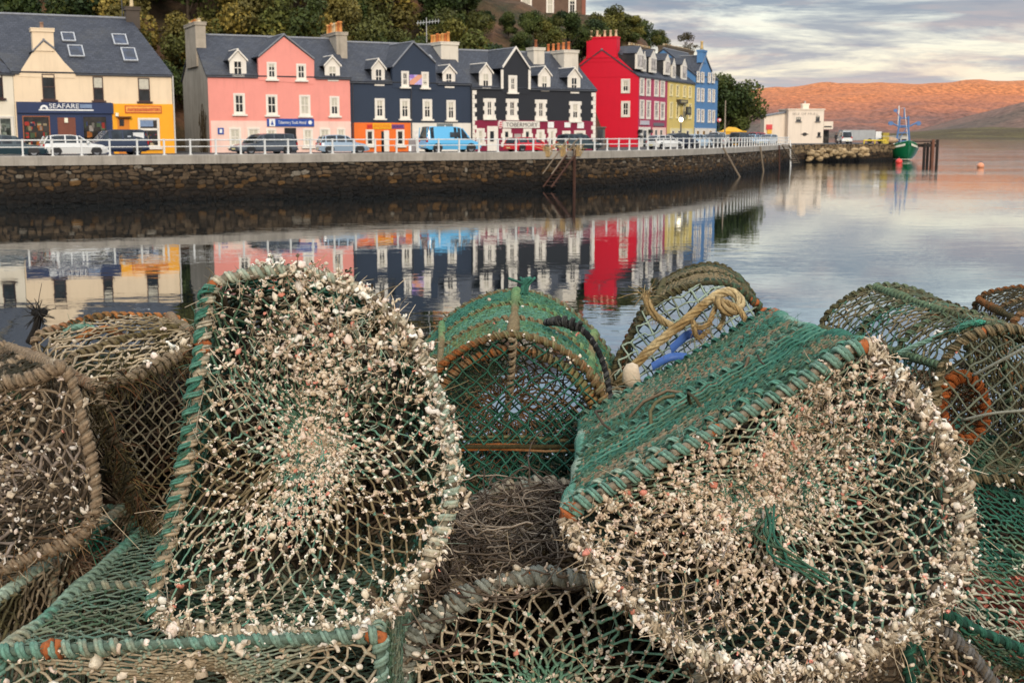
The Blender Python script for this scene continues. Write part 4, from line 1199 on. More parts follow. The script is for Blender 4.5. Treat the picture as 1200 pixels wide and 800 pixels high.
# ================================================================== far hills
def far_hill(name, pxs, ytop, Y0, Y1, mat, seed, amp=6, nx=140, ny=34, edge=None):
    """ridge whose skyline follows the given pixels, sloping down to the shore at Y0"""
    mb = MB(); px = np.linspace(pxs[0], pxs[-1], nx); yt = np.interp(px, pxs, ytop)
    G = np.zeros((nx, ny, 3))
    for j in range(ny):
        f = j / (ny - 1); Y = Y0 + (Y1 - Y0) * f
        for i in range(nx):
            x = (px[i] - 600) / FPX * Y * (1 / 1.011)
            ztop = at(px[i], yt[i], Y1)[2]
            G[i, j] = (x, Y, ztop * (f ** 1.15))
    n = noise(G, 1 / 60., seed) * amp + noise(G, 1 / 22., seed + 1) * amp * .4
    f = np.linspace(0, 1, ny)[None, :]
    G[:, :, 2] += n * np.minimum(f * 3, 1) * (1 - .7 * f); G[:, 0, 2] = -1
    back = G[:, -1:].copy(); back[:, :, 1] += 900; back[:, :, 2] = -5
    mb.grid(np.concatenate([G, back], 1))
    return tag(mb.build(name, mat, smooth=True), kind='structure')
def moor(name, stops, sc=.006):
    n = NT(name); f = n.noise(sc, 7, .65, vec=n.scaled(n.coord(), (.55, 1, 1.6))); g = n.noise(sc * 14, 8, .75)
    sp = n.new('ShaderNodeSeparateXYZ'); n.link(n.coord(), sp.inputs[0])
    hh = n.math('ADD', n.math('MULTIPLY', sp.outputs[2], 1 / 150.0), n.math('MULTIPLY', n.math('SUBTRACT', f, .5), 1.1))
    c = n.ramp(hh, stops); c = n.mixc(1.0, c, n.ramp(g, [(.34, .3), (.48, .9), (.64, 1.45)]), 'MULTIPLY'); n.color(c); n.rough(.95); n.bump(g, 6, .7); return n.m
M_MOOR = moor('heather_moor', [(0.0, lin((96, 84, 72))), (.18, lin((124, 88, 76))), (.36, lin((166, 104, 76))), (.6, lin((192, 116, 72))), (.9, lin((198, 122, 72)))])
far_hill('far_hills', [700, 800, 866, 900, 960, 1000, 1060, 1120, 1160, 1200, 1300, 1450], [112, 110, 107, 104, 100, 98, 96, 93, 93.5, 95, 97, 104], 2300, 3400, M_MOOR, 3, 20)
far_hill('dark_hills', [1040, 1070, 1100, 1125, 1150, 1175, 1200, 1260, 1400], [159.5, 156, 152, 147, 139, 129, 120, 110, 104], 1900, 2250, moor('dark_moor', [(0, lin((92, 80, 68))), (.3, lin((120, 92, 78))), (.7, lin((142, 104, 84)))]), 8, 6)
far_hill('low_headland', [1030, 1060, 1090, 1120, 1160, 1200, 1300, 1450], [161.5, 160, 156, 151.5, 149, 150, 148, 150], 1500, 1750, moor('grass_headland', [(-.2, lin((84, 70, 40))), (.2, lin((104, 92, 50))), (.6, lin((92, 90, 50)))], .02), 12, 3)

# ================================================================== old pier with the white building, boat, buoys
PZ = 2.75
pc = [(at(926, 184, 178)[:2]), at(934, 188, 196)[:2], at(985, 188, 206)[:2], at(1046, 188, 214)[:2]]
pc = catmull(np.hstack([np.array(pc), np.zeros((4, 1))]), 60, closed=False)[:, :2]
pL = np.concatenate([[0], np.cumsum(np.linalg.norm(np.diff(pc, axis=0), axis=1))])
def pier(s, off=0.0):
    p = np.array([np.interp(s, pL, pc[:, 0]), np.interp(s, pL, pc[:, 1])]); q = np.array([np.interp(s + .4, pL, pc[:, 0]), np.interp(s + .4, pL, pc[:, 1])]) - np.array([np.interp(s - .4, pL, pc[:, 0]), np.interp(s - .4, pL, pc[:, 1])])
    t = nrm(q); return p + np.array([-t[1], t[0]]) * off, t
def pier_col(x, y, z, r):
    c = lin((126, 106, 78)) * r.uniform(.6, 1.35) if z > 1.3 else lin((60, 46, 32)) * r.uniform(.5, 1.2)
    return c if z > .5 else lin((18, 15, 12))
mbp = stone_wall('p', 0, pL[-1] - .01, PZ, lambda s: pier(s), pier_col, sw=(.6, 1.3), sh=(.4, .6))
e0 = pier(pL[-1])[0]
mbp.box((e0[0] - .02, e0[1], -.5), (0.02, 0, 0), (1.5, 26, 0), (0, 0, PZ + .5), lin((90, 72, 52)))
tag(mbp.build('stone_pier', M_STONE), 'old rubble stone pier reaching out past the white building', 'pier')
mb = MB(); mb.grid(np.array([[(*pier(s, 0)[0], PZ + .004), (*(pier(s, 0)[0] + np.array([2, 34])), PZ + .004)] for s in np.linspace(0, pL[-1], 24)]))
tag(mb.build('pier_deck', asphalt()), kind='structure')
M_RIP = attrmat('riprap_stone', .9, (.05, .2), .35, 3)
r = random.Random(9)
sph = None
def rock_mesh(rad, seed, flat=.7):
    rr = np.random.default_rng(seed); N, S = 7, 9
    ph = np.linspace(0, math.pi, N); th = np.arange(S) * 2 * math.pi / S
    V = np.stack([np.outer(np.sin(ph), np.cos(th)), np.outer(np.sin(ph), np.sin(th)), np.outer(np.cos(ph), np.ones(S))], -1)
    V *= (1 + .22 * noise(V, 2.4, seed))[..., None] * rad * np.array([1.2, 1, flat]); V[0] = V[0].mean(0); V[-1] = V[-1].mean(0)
    return V
def add_rock(mb, V, o, col):
    N, S = V.shape[:2]; idx = np.arange(N * S).reshape(N, S)
    q = np.stack([idx[:-1], idx[1:], np.roll(idx[1:], -1, 1), np.roll(idx[:-1], -1, 1)], -1).reshape(-1, 4)
    mb.add(V.reshape(-1, 3) + o, q=q, col=col)
for i in range(58):
    f = r.random(); px = 948 + 68 * f; py = 172 + 3 + (13 - 5 * f) * r.random()
    p = atz(px, py, 0); Y = np.interp(px, [940, 1046], [198, 211]); p = at(px, py, Y - 1.2)
    mb = MB(); add_rock(mb, rock_mesh(r.uniform(.28, .55), i), np.zeros(3), lin((190, 164, 124)) * r.uniform(.55, 1.05))
    o = mb.build('boulder', M_RIP, smooth=False, loc=None); o.location = tuple(p); o.rotation_euler = (0, 0, r.uniform(0, 6))
    tag(o, 'pale boulder in the rock armour against the old pier wall', 'boulder', 'rock armour boulders along the old pier')

wb = House('white_building', 'white flat topped pier building with dark lettering near its top', 923, 224, 969, 224.5, zb=PZ)
ww = paint('white_harl', lin((238, 222, 202)), .85, .06, .3, .25)
mb = MB(); u0, z0, u1, z1 = wb.rect(923.5, 129, 965, 170); wb.bx(mb, u0, PZ - .2, u1, z1, -6, 0); wb.bx(mb, u0 - .15, z1, u1 + .15, z1 + .2, -6.1, .12)
mb.build('wall', ww, wb.root)
mb = MB(); a = wb.rect(964.6, 142.5, 976.5, 151.5); wb.bx(mb, a[0] + .15, a[1], a[2], a[3], -6, -.1); mb.build('upper_annexe', ww, wb.root)
mb = MB(); a = wb.rect(965.3, 152, 976, 169); wb.bx(mb, a[0] + .1, PZ, a[2], a[3] - .05, -6, -2.2); mb.build('glazed_porch', glass_dark('porch_glass', lin((70, 68, 66)) * .6, .15), wb.root)
mb = MB(); a = wb.rect(898, 137, 924, 168); wb.poly(mb, [(a[0], PZ - .2), (a[2] - .02, PZ - .2), (a[2] - .02, wb.uz(923, 132.5)[1]), (a[0], wb.uz(898, 137)[1])], -4, -1.5); mb.build('side_wing', ww, wb.root)
mb = MB(); a = wb.rect(897.5, 135.6, 924, 137.2); wb.poly(mb, [(a[0] - .1, wb.uz(898, 137)[1] + .01), (a[2] - .04, wb.uz(923, 132.5)[1] + .01), (a[2] - .04, wb.uz(923, 131.6)[1] + .15), (a[0] - .1, wb.uz(898, 136)[1] + .1)], -4.2, -1.3); mb.build('wing_roof', M_LEAD, wb.root)
wb.chimney(941, 948, 122, 129.5, -3, 1.2, ww, [.5], 3, [(200, 190, 180)])
for b in ((933, 137.5, 938.5, 142.5), (956, 136, 960.5, 142.5)): wb.window(*b, frame=plain('grey_frame', lin((90, 88, 86)), .5), nx=2, ny=2, sill=True)
wb.window(958, 155, 961.5, 160, frame=plain('grey_frame', lin((90, 88, 86)), .5), nx=1, ny=1)
wb.letters('ISLE OF MULL', 929, 132.3, 959, 135, .002, plain('faded_lettering', lin((150, 140, 128)), .7), wb.root)
mb = MB(); c = wb.uz(943, 157.5); th = np.linspace(0, 6.283, 10, endpoint=False); wb.poly(mb, [(c[0] + .42 * math.cos(a), c[1] + .3 * math.sin(a)) for a in th], .004, .05); wb.poly(mb, [(c[0] - .8, c[1]), (c[0] - .4, c[1] - .1), (c[0] - .4, c[1] + .1)], .004, .045); wb.poly(mb, [(c[0] + .8, c[1]), (c[0] + .4, c[1] + .1), (c[0] + .4, c[1] - .1)], .004, .045)
mb.build('fish_emblem', plain('emblem_black', lin((46, 44, 42)), .6), wb.root)
wb.panel('red_panel', plain('notice_red', lin((214, 70, 70)), .6), 900.5, 146, 907.5, 152, -1.3, d0=-1.48); wb.panel('yellow_panel', plain('notice_yellow', lin((232, 180, 60)), .6), 901.5, 152.3, 907, 157, -1.3, d0=-1.48)
mb = MB(); a = wb.rect(965.8, 147.8, 974.5, 149.3, -.1); wb.bx(mb, a[0], a[1], a[2], a[3], -.098, -.03); mb.build('dark_sign', plain('emblem_black', (0, 0, 0)), wb.root)

# low quayside clutter behind the pier wall: a grey shed roof, a yellow bin, two people
def person(name, p, h, coat, trousers, label, face=0.0, skin=(206, 160, 134), hair=(50, 40, 34)):
    root = empty(name, p, label, 'person', 'people on the pier', rotz=face)
    s = h / 1.75
    sk = [((0, 0, .92), .135), ((0, 0, 1.15), .145), ((0, 0, 1.4), .15), ((0, .01, 1.52), .06), ((0, .02, 1.63), .095), ((0, .02, 1.72), .07)]
    me = bpy.data.meshes.new('body'); V = []; E = []; Rr = []
    def ch(pts, start=None):
        k = start
        for q, rr in pts:
            V.append(tuple(x * s for x in q)); Rr.append(rr * s)
            if k is not None: E.append((k, len(V) - 1))
            k = len(V) - 1
        return k
    ch(sk); 
    for sg in (-1, 1):
        ch([((sg * .09, 0, .86), .095), ((sg * .1, .03, .48), .065), ((sg * .11, -.02, .1), .05), ((sg * .12, .12, .04), .045)], 0)
        ch([((sg * .2, 0, 1.4), .065), ((sg * .26, -.03, 1.12), .05), ((sg * .25, .08, .88), .042), ((sg * .25, .1, .78), .045)], 2)
    me.from_pydata(V, E, []); o = bpy.data.objects.new('body', me); COL.objects.link(o); o.parent = root
    o.modifiers.new('s', 'SKIN')
    for i, rr in enumerate(Rr): me.skin_vertices[0].data[i].radius = (rr, rr)
    me.skin_vertices[0].data[0].use_root = True
    m = o.modifiers.new('d', 'SUBSURF'); m.levels = 1; m.render_levels = 1
    n = NT('clothed_body'); sp = n.new('ShaderNodeSeparateXYZ'); n.link(n.coord(), sp.inputs[0])
    n.color(n.ramp(n.math('DIVIDE', sp.outputs[2], 1.8 * s), [(0, lin((30, 28, 28))), (.05, lin(trousers)), (.5, lin(trousers)), (.52, lin(coat)), (.84, lin(coat)), (.86, lin(skin)), (1, lin(skin))])); n.rough(.8)
    n.b.inputs['Roughness'].default_value = .8; me.materials.append(n.m)
    mb = MB(); V2 = rock_mesh(.1 * s, 3, .8); add_rock(mb, V2, np.array([0, -.01, 1.7]) * s, lin(hair)); mb.build('hair', attrmat('hair', .8, None, .2, 20), root, smooth=True)
    return root
def on_pier(px, Y): p = at(px, 168, Y); return (p[0], p[1], PZ + .01)
person('person', on_pier(979.5, 216), 1.72, (36, 36, 40), (30, 32, 38), 'person in dark jacket standing beside the porch of the white building')
person('person', on_pier(1031.5, 222), 1.78, (22, 22, 26), (24, 24, 28), 'person in black standing on the pier end by the yellow bollards', .5)
# ================================================================== vehicles
M_TYRE = plain('tyre_rubber', (.012, .012, .013), .8); M_RIM = plain('wheel_alloy', lin((150, 152, 156)), .35, .6); M_CARGLASS = glass_dark('car_glass', (.02, .026, .032), .05)
M_HEAD = plain('headlamp', lin((230, 230, 225)), .15); M_TAIL = plain('tail_lamp', lin((180, 20, 20)), .25); M_TRIM = plain('black_plastic', (.015, .015, .016), .6); M_PLATE = plain('number_plate', lin((225, 215, 150)), .5)
def car(name, label, px, Y, L, W, H, paintmat, style='hatch', yaw=0.0, py=168, group='cars parked along the harbour street', flip=False):
    p = at(px, py, Y)
    # heading along the quay tangent nearest that point
    i = np.argmin(np.linalg.norm(q3 - p[:2], axis=1)); t = nrm(q3[min(i + 1, len(q3) - 1)] - q3[max(i - 1, 0)])
    ang = math.atan2(t[1], t[0]) + yaw + (math.pi if flip else 0)
    root = empty(name, (p[0], p[1], ROAD + .004), label, 'van' if style in ('van', 'mpv') else 'car', group, rotz=ang)
    P = {'hatch': dict(belt=[(0, .50), (.03, .60), (.2, .64), (.62, .63), (.74, .60), (.93, .52), (1, .40)], roof=[(.02, .62), (.08, .93), (.2, .99), (.42, 1.0), (.55, .95), (.73, .61)], pil=(.12, .34, .52)),
         'estate': dict(belt=[(0, .48), (.02, .58), (.2, .62), (.64, .61), (.72, .58), (.94, .50), (1, .38)], roof=[(.01, .6), (.06, .93), (.15, .99), (.45, 1.0), (.56, .95), (.71, .59)], pil=(.2, .37, .53)),
         'mpv': dict(belt=[(0, .45), (.01, .58), (.2, .60), (.7, .58), (.78, .54), (.95, .45), (1, .34)], roof=[(.005, .58), (.02, .95), (.1, 1.0), (.5, 1.0), (.62, .95), (.77, .56)], pil=(.22, .4, .58)),
         'van': dict(belt=[(0, .40), (.005, .56), (.3, .56), (.72, .55), (.8, .52), (.95, .42), (1, .3)], roof=[(.004, .57), (.015, .96), (.08, 1.0), (.55, 1.0), (.66, .94), (.8, .53)], pil=(.3, .56)),
         'pickup': dict(belt=[(0, .50), (.01, .58), (.3, .58), (.68, .58), (.76, .56), (.95, .50), (1, .38)], roof=[(.34, .58), (.37, .95), (.42, 1.0), (.58, 1.0), (.64, .94), (.75, .57)], pil=(.52,))}[style]
    bx = np.array(P['belt']); rf = np.array(P['roof'])
    X = np.linspace(0, 1, 25)
    belt = np.interp(X, bx[:, 0], bx[:, 1]) * H
    wid = W / 2 * np.interp(X, [0, .06, .2, .8, .94, 1], [.86, .97, 1, 1, .93, .78])
    low = H * np.interp(X, [0, .05, .95, 1], [.2, .14, .14, .2])
    G = np.zeros((25, 10, 3))
    for i, x in enumerate(X):
        prof = [(0, low[i]), (.9, low[i]), (1, low[i] + .1 * H), (1.0, (low[i] + belt[i]) * .55), (.95, belt[i] - .01), (.8, belt[i] + .012)]
        prof += [(-.8, belt[i] + .012), (-.95, belt[i] - .01), (-1.0, (low[i] + belt[i]) * .55), (-.9, low[i])]
        for j, (a, z) in enumerate(prof): G[i, j] = ((x - .5) * L, a * wid[i], z)
    mb = MB(); idx = np.arange(250).reshape(25, 10)
    q = np.stack([idx[:-1], np.roll(idx[:-1], -1, 1), np.roll(idx[1:], -1, 1), idx[1:]], -1).reshape(-1, 4)
    mb.add(G.reshape(-1, 3), q=q, ng=[list(idx[0]), list(idx[-1])[::-1]])
    xr = np.linspace(rf[0, 0], rf[-1, 0], 15); zr_ = np.interp(xr, rf[:, 0], rf[:, 1]) * H
    zb_ = np.interp(xr, bx[:, 0], bx[:, 1]) * H; wb_ = np.interp(xr, X, wid) * .95; wt = wb_ * .8
    f = (zr_ - zb_) / max(1e-6, (zr_ - zb_).max())
    wtop = wb_ * (1 - f) + wt * f
    # roof skin
    inner = slice(1, 14) if style != 'van' else slice(0, 14)
    top = [i for i in range(15) if f[i] > .8]
    Gt = np.array([[((xr[i] - .5) * L, a * wtop[i], zr_[i] + .012 - .02 * abs(a) ** 3) for a in (-1, -.6, 0, .6, 1)] for i in top]); mb.grid(Gt)
    Gs = np.array([[((xr[i] - .5) * L, s * wtop[i] * 1.0, zr_[i] + .012 - .02) for i in top] for s in (-1, 1)])
    for s in (-1, 1):
        # roof rail edge, pillars
        for pu in [xr[top[0]]] + list(P['pil']) + [xr[top[-1]]]:
            zt_ = np.interp(pu, xr, zr_); zl = np.interp(pu, bx[:, 0], bx[:, 1]) * H; wl = np.interp(pu, xr, wb_); wu = np.interp(pu, xr, wtop)
            a_ = np.array([(pu - .5) * L - .04, s * (wl + .012), zl - .03]); b_ = np.array([(pu - .5) * L - .04, s * (wu + .012), zt_ - .005]); mb.add([a_, a_ + [.08, 0, 0], b_ + [.08, 0, 0], b_], q=[(0, 1, 2, 3)])
        for ends in ((rf[0], rf[1]), (rf[-1], rf[-2])):
            a_ = np.array([(ends[0][0] - .5) * L, s * np.interp(ends[0][0], xr, wb_), ends[0][1] * H]); b_ = np.array([(ends[1][0] - .5) * L, s * np.interp(ends[1][0], xr, wtop), ends[1][1] * H]); mb.tube([a_, b_], .04, 5)
        k = [i for i in top]; e = np.array([[((xr[i] - .5) * L, s * (wtop[i] + .013), zr_[i] - .055), ((xr[i] - .5) * L, s * (wtop[i] + .006), zr_[i] + .0)] for i in k]); mb.grid(e)
        if style in ('van',):      # panelled sides behind the cab
            e = []
            for pu in (.02, .15, .3, .5):
                zl = np.interp(pu, bx[:, 0], bx[:, 1]) * H; e.append([((pu - .5) * L, s * (np.interp(pu, xr, wb_) + .012), zl - .03), ((pu - .5) * L, s * (np.interp(pu, xr, wtop) + .012), np.interp(pu, xr, zr_) - .02)])
            mb.grid(np.array(e))
    body = mb.build('body', paintmat, root, smooth=False)
    # glasshouse
    V = []
    for i in range(15): V += [((xr[i] - .5) * L, -wb_[i], zb_[i] - .02), ((xr[i] - .5) * L, -wtop[i], zr_[i] - .005), ((xr[i] - .5) * L, wtop[i], zr_[i] - .005), ((xr[i] - .5) * L, wb_[i], zb_[i] - .02)]
    idx = np.arange(60).reshape(15, 4); q = np.stack([idx[:-1, :-1], idx[:-1, 1:], idx[1:, 1:], idx[1:, :-1]], -1).reshape(-1, 4)
    mb = MB(); mb.add(V, q=q, ng=[list(idx[0]), list(idx[-1])[::-1]]); mb.build('windows', M_CARGLASS, root)
    R_ = .31 if style not in ('van', 'pickup') else .36
    for s in (-1, 1):
        for fx in (.19, .81):
            c = ((fx - .5) * L, s * (W / 2 - .1), R_)
            mb = MB(); mb.lathe([(R_ * .62, -.1), (R_ * .95, -.1), (R_, -.07), (R_, .07), (R_ * .95, .1), (R_ * .62, .1)], (c[0], c[1], c[2]), 16, 'y'); w = mb.build('wheel', M_TYRE, root)
            mb = MB(); mb.lathe([(.04, s * .09), (R_ * .6, s * .104)], c, 10, 'y'); mb.build('rim', M_RIM, w)
            mb = MB(); th = np.linspace(0, math.pi, 9); mb.prism([(c[0] + R_ * 1.18 * math.cos(a), s * (W / 2 - .0), R_ + R_ * 1.18 * math.sin(a)) for a in th] + [(c[0] + R_ * .0, s * W / 2, R_ * .8)], (0, s * .006, 0)); mb.build('wheel_arch', M_TRIM, root)
        mb = MB(); mb.cbox((L * .478, s * W * .36, H * .38), .12, W * .17, H * .08); mb.build('headlight', M_HEAD, root)
        mb = MB(); mb.cbox((-L * .49, s * W * .39, H * .42), .08, W * .12, H * .16); mb.build('tail_light', M_TAIL, root)
        mb = MB(); mb.cbox(((P['roof'][-1][0] - .56) * L, s * (W / 2 + .09), H * .6), .1, .2, .13); mb.build('wing_mirror', paintmat, root)
    for e, s in ((.5, 1), (-.5, -1)):
        mb = MB(); mb.cbox((e * L, 0, H * .2), .1, W * .86, H * .1); mb.build('bumper', paintmat if style != 'pickup' else M_TRIM, root)
        mb = MB(); mb.cbox((e * L + s * .055, 0, H * .25), .012, .52, .11); mb.build('number_plate', M_PLATE, root)
    return root
car('parked_car', 'white hatchback parked in front of the navy shopfront', 86, 85, 4.1, 1.72, 1.42, carpaint('white_car_paint', lin((226, 226, 222))))
car('parked_van', 'dark navy people carrier with a white sheet in its window by the yellow shopfront', 133, 91, 4.5, 1.85, 1.78, carpaint('navy_car_paint', lin((34, 44, 68))), 'mpv', flip=True)
mb = MB(); n_ = [o for o in bpy.data.objects if o.name.startswith('parked_van')][0]
mb.cbox((-1.55, .80, 1.15), .75, .03, .42, lin((226, 226, 224))); mb.cbox((-.9, .81, 1.05), .25, .03, .3, lin((190, 196, 204))); mb.build('window_sheet', attrmat('paper_sheet', .7, None, .1, 3), n_)
car('parked_car', 'dark teal car half out of the picture at the left edge', 12, 83, 4.3, 1.75, 1.4, carpaint('teal_car_paint', lin((40, 62, 70))), 'estate')
car('parked_car', 'dark grey estate car parked in front of the pink hostel', 309, 94, 4.7, 1.8, 1.5, carpaint('grey_car_paint', lin((74, 80, 88))), 'mpv', flip=True)
car('parked_car', 'silver blue hatchback at the right end of the pink hostel', 401, 97, 3.7, 1.7, 1.42, carpaint('silver_car_paint', lin((150, 170, 188))), yaw=-.25)
car('parked_van', 'pale blue panel van in front of the white ground floor', 527, 102, 4.6, 1.9, 2.05, carpaint('blue_van_paint', lin((96, 180, 226))), 'van', yaw=-.15)
vn = [o for o in bpy.data.objects if o.name.startswith('parked_van')][-1]
mb = MB(); mb.cbox((.0, -.93, 1.24), .75, .04, .38); mb.build('side_window', M_CARGLASS, vn)
car('parked_car', 'low bright red car in front of the burgundy ground floor', 620, 109, 4.2, 1.72, 1.22, carpaint('red_car_paint', lin((214, 30, 46))), yaw=-.2)
car('parked_car', 'dark green grey car at the right end of the black hotel', 678, 113.5, 4.1, 1.75, 1.5, carpaint('dark_green_car_paint', lin((48, 64, 66))), 'estate', yaw=-.3)
car('parked_car', 'white car parked before the purple pink front', 779, 134, 4.0, 1.7, 1.4, carpaint('white_car_paint', (0, 0, 0)), yaw=-.5)
car('parked_car', 'dark domed car parked before the straw yellow house', 799, 140, 3.7, 1.7, 1.62, carpaint('dark_blue_car_paint', lin((30, 36, 50))), yaw=-.6)
_cols = [('pale_blue', (170, 190, 206), 'pale blue'), ('black', (26, 28, 32), 'black'), ('white', (226, 226, 222), 'white'), ('silver', (166, 172, 178), 'silver'), ('dark_grey', (60, 64, 70), 'dark grey'), ('sky_blue', (150, 186, 210), 'sky blue'), ('red', (190, 60, 60), 'red'), ('silver', (0, 0, 0), 'bright silver')]
for k, (px, Y, st, txt) in enumerate(((817, 146, 'hatch', 'below the blue house left corner'), (832, 151, 'estate', 'below the blue house right corner'), (842, 166, 'mpv', 'first right of the blue house'), (856, 172, 'hatch', 'in front of the yellow skip'), (868, 170, 'mpv', 'right of the yellow skip'), (880, 178, 'hatch', 'midway to the white building'), (889, 185, 'mpv', 'near the white building wing'), (899, 178, 'hatch', 'last before the white building'))):
    cn, cc, cw = _cols[k]
    car('parked_car', cw + ' car in the far line of parked cars, ' + txt, px, Y, 4.1, 1.72, 1.5 if st != 'mpv' else 1.75, carpaint(cn + '_car_paint', lin(cc)), st, yaw=-.35 + .1 * (k % 3), flip=k % 2)
# yellow skip beyond the cars, lamp post, traffic board, sandwich board, red buoy...
def at_ground(px, Y): p = at(px, 168, Y); return np.array([p[0], p[1], ROAD])
p = at_ground(857, 190)
rt = empty('skip', p, 'yellow metal skip beyond the row of parked cars', 'skip')
mb = MB(); mb.add([p + np.array(q) for q in [(-1.3, -.9, 0), (1.3, -.9, 0), (2.0, -1, 1.9), (-2.0, -1, 1.9), (-1.3, .9, 0), (1.3, .9, 0), (2.0, 1, 1.9), (-2.0, 1, 1.9)]], q=[(3, 2, 1, 0), (4, 5, 6, 7), (0, 1, 5, 4), (1, 2, 6, 5), (3, 0, 4, 7)]); mb.tube([p + np.array(q) for q in [(-2, -1, 1.9), (2, -1, 1.9), (2, 1, 1.9), (-2, 1, 1.9), (-2, -1, 1.9)]], .09, 5)
mb.add([p + np.array(q) for q in [(-1.8, -.8, 1.85), (1.8, -.8, 1.85), (.6, 0, 2.5), (-.4, .2, 2.6), (1.8, .8, 1.85), (-1.8, .8, 1.85)]], ng=[[0, 1, 2, 3], [1, 4, 2], [4, 5, 3, 2], [5, 0, 3]])
mb.build('body', paint('skip_yellow', lin((238, 178, 40)), .6), rt)
mb = MB(); [mb.cbox(p + np.array((x, -1.02, .5)), .12, .1, 1.2) for x in (-1.2,)]; mb.build('lifting_lug', M_TRIM, rt)
def lamp_post(px, Y, ytop, label, arm=False, globe=None):
    p = at_ground(px, Y); zt = at(px, ytop, Y)[2]
    rt = empty('street_lamp' if globe else 'utility_pole', p, label, 'street lamp' if globe else 'pole')
    mb = MB(); mb.tube([p, p + np.array([0, 0, (zt - ROAD) * .5]), np.array([p[0], p[1], zt])], [.13, .1, .07], 7); mb.cbox(p, .36, .36, .5); mb.build('post', M_IRON if globe else plain('pole_wood', lin((150, 136, 118)), .8), rt)
    if globe:
        mb = MB(); mb.lathe([(.02, -.28), (.18, -.2), (.26, 0), (.2, .18), (.06, .28)], (p[0], p[1], zt + .25), 10)
        m = NT('lit_lamp_globe'); m.color((.9, .85, .75)); m.b.inputs['Emission Color'].default_value = (1, .85, .6, 1); m.b.inputs['Emission Strength'].default_value = globe; mb.build('globe', m.m, rt, smooth=True)
        mb = MB(); mb.lathe([(.3, 0), (.12, .16), (.03, .3)], (p[0], p[1], zt + .5), 8); mb.build('cap', M_IRON, rt)
        mb = MB(); mb.tube([(p[0] - .8, p[1], zt - 1.6), (p[0] + .8, p[1], zt - 1.6)], .05, 5); mb.cbox((p[0] - .5, p[1], zt - 2.1), .5, .12, .45); mb.build('ladder_bar', M_IRON, rt)
lamp_post(797.5, 150, 143, 'street lamp with a lit globe in front of the straw yellow house', globe=3.0)
lamp_post(849, 182, 118, 'bare pale pole in front of the dark trees at the terrace end')
p = at_ground(842, 189)
rt = empty('traffic_sign', p, 'red and white round sign at the far corner of the blue house', 'sign'); zz = at(842, 141, 189)[2]
mb = MB(); mb.tube([p, (p[0], p[1], zz + .3)], .05, 6); mb.build('post', M_IRON, rt)
mb = MB(); mb.lathe([(.01, -.03), (.3, -.03), (.3, .0), (.01, 0)], (p[0], p[1], zz), 16, 'y'); mb.build('disc', plain('sign_red_disc', lin((200, 60, 60)), .5), rt); mb = MB(); mb.lathe([(.01, -.05), (.16, -.05), (.16, -.032), (.01, -.032)], (p[0] + .1, p[1], zz + .05), 12, 'y'); mb.build('centre', M_SIGNW, rt)
# sandwich board by the white ground floor
p = at_ground(483, 109)
rt = empty('sandwich_board', p, 'small black and white sandwich board between the orange shop and the pale door', 'sandwich board')
for s in (-1, 1):
    mb = MB(); mb.box(p + np.array([-.3, s * .32, 0.02]), (.6, 0, 0), (0, -s * .3, 1.1), (0, .03, .008)); o = mb.build('board', plain('board_grey', lin((120, 112, 110)), .6) if s < 0 else M_TRIM, rt)
mb = MB(); mb.box(p + np.array([-.25, -.345, 0.06]), (.2, 0, 0), (0, .13, .46), (0, -.01, 0)); mb.build('poster', M_SIGNW, rt)

# ---------------------------------------------------------------- fishing boat
def pxz(px, py, Y): return at(px, py, Y)
by = 213.0; bp = at(1064, 187, by); bpos = np.array([bp[0], bp[1], 0.0])
boat = empty('fishing_boat', bpos, 'green fishing boat with blue gantry moored bow on at the pier end', 'fishing boat', rotz=0.0)
# hull along +y (stern away), bow towards the camera
st_ = [(-.0, .02, 3.05, .2), (.35, .45, 2.9, .15), (1.2, 1.25, 2.6, .0), (2.8, 2.05, 2.2, -.2), (5.5, 2.45, 1.85, -.3), (9, 2.45, 1.75, -.3), (11.5, 2.1, 1.9, -.2), (12, 1.9, 1.95, 0)]
G = []
for y, w, zt, zb in st_:
    G.append([(-w, y, zt), (-w * .97, y + .05, zt * .7 + .2), (-w * .8, y + .25, .75), (-w * .62, y + .4, .25), (-w * .2, y + .55, zb - .3), (w * .2, y + .55, zb - .3), (w * .62, y + .4, .25), (w * .8, y + .25, .75), (w * .97, y + .05, zt * .7 + .2), (w, y, zt)])
G = np.array(G); mb = MB(); mb.grid(G); mb.add(G[-1], ng=[list(range(10))])
hull = mb.build('hull', carpaint('boat_green', lin((8, 104, 62))), boat, smooth=True)
mb = MB(); mb.grid(np.array([[(r_[0][0] * .96, r_[0][1] + .1, r_[0][2] - .45), (r_[-1][0] * .96, r_[0][1] + .1, r_[0][2] - .45)] for r_ in G])); mb.build('deck', paint('boat_deck', lin((120, 104, 84)), .8), boat)
mb = MB()
for s in (0, -1): mb.tube(G[:, s] + np.array([0, 0, .04]), .07, 6)
mb.build('gunwale', plain('boat_rail_pale', lin((70, 140, 104)), .5), boat)
mb = MB(); z = G.copy(); band = np.array([[r_[3] * 1.02 + np.array([0, -.02, -.12]), r_[3] * 1.03 + np.array([0, -.02, .14])] for r_ in G]); mb.grid(band); band = np.array([[r_[6] * 1.02 + np.array([0, -.02, -.12]), r_[6] * 1.03 + np.array([0, -.02, .14])] for r_ in G]); mb.grid(band); mb.build('waterline_stripe', plain('boat_stripe', lin((226, 218, 196)), .5), hull)
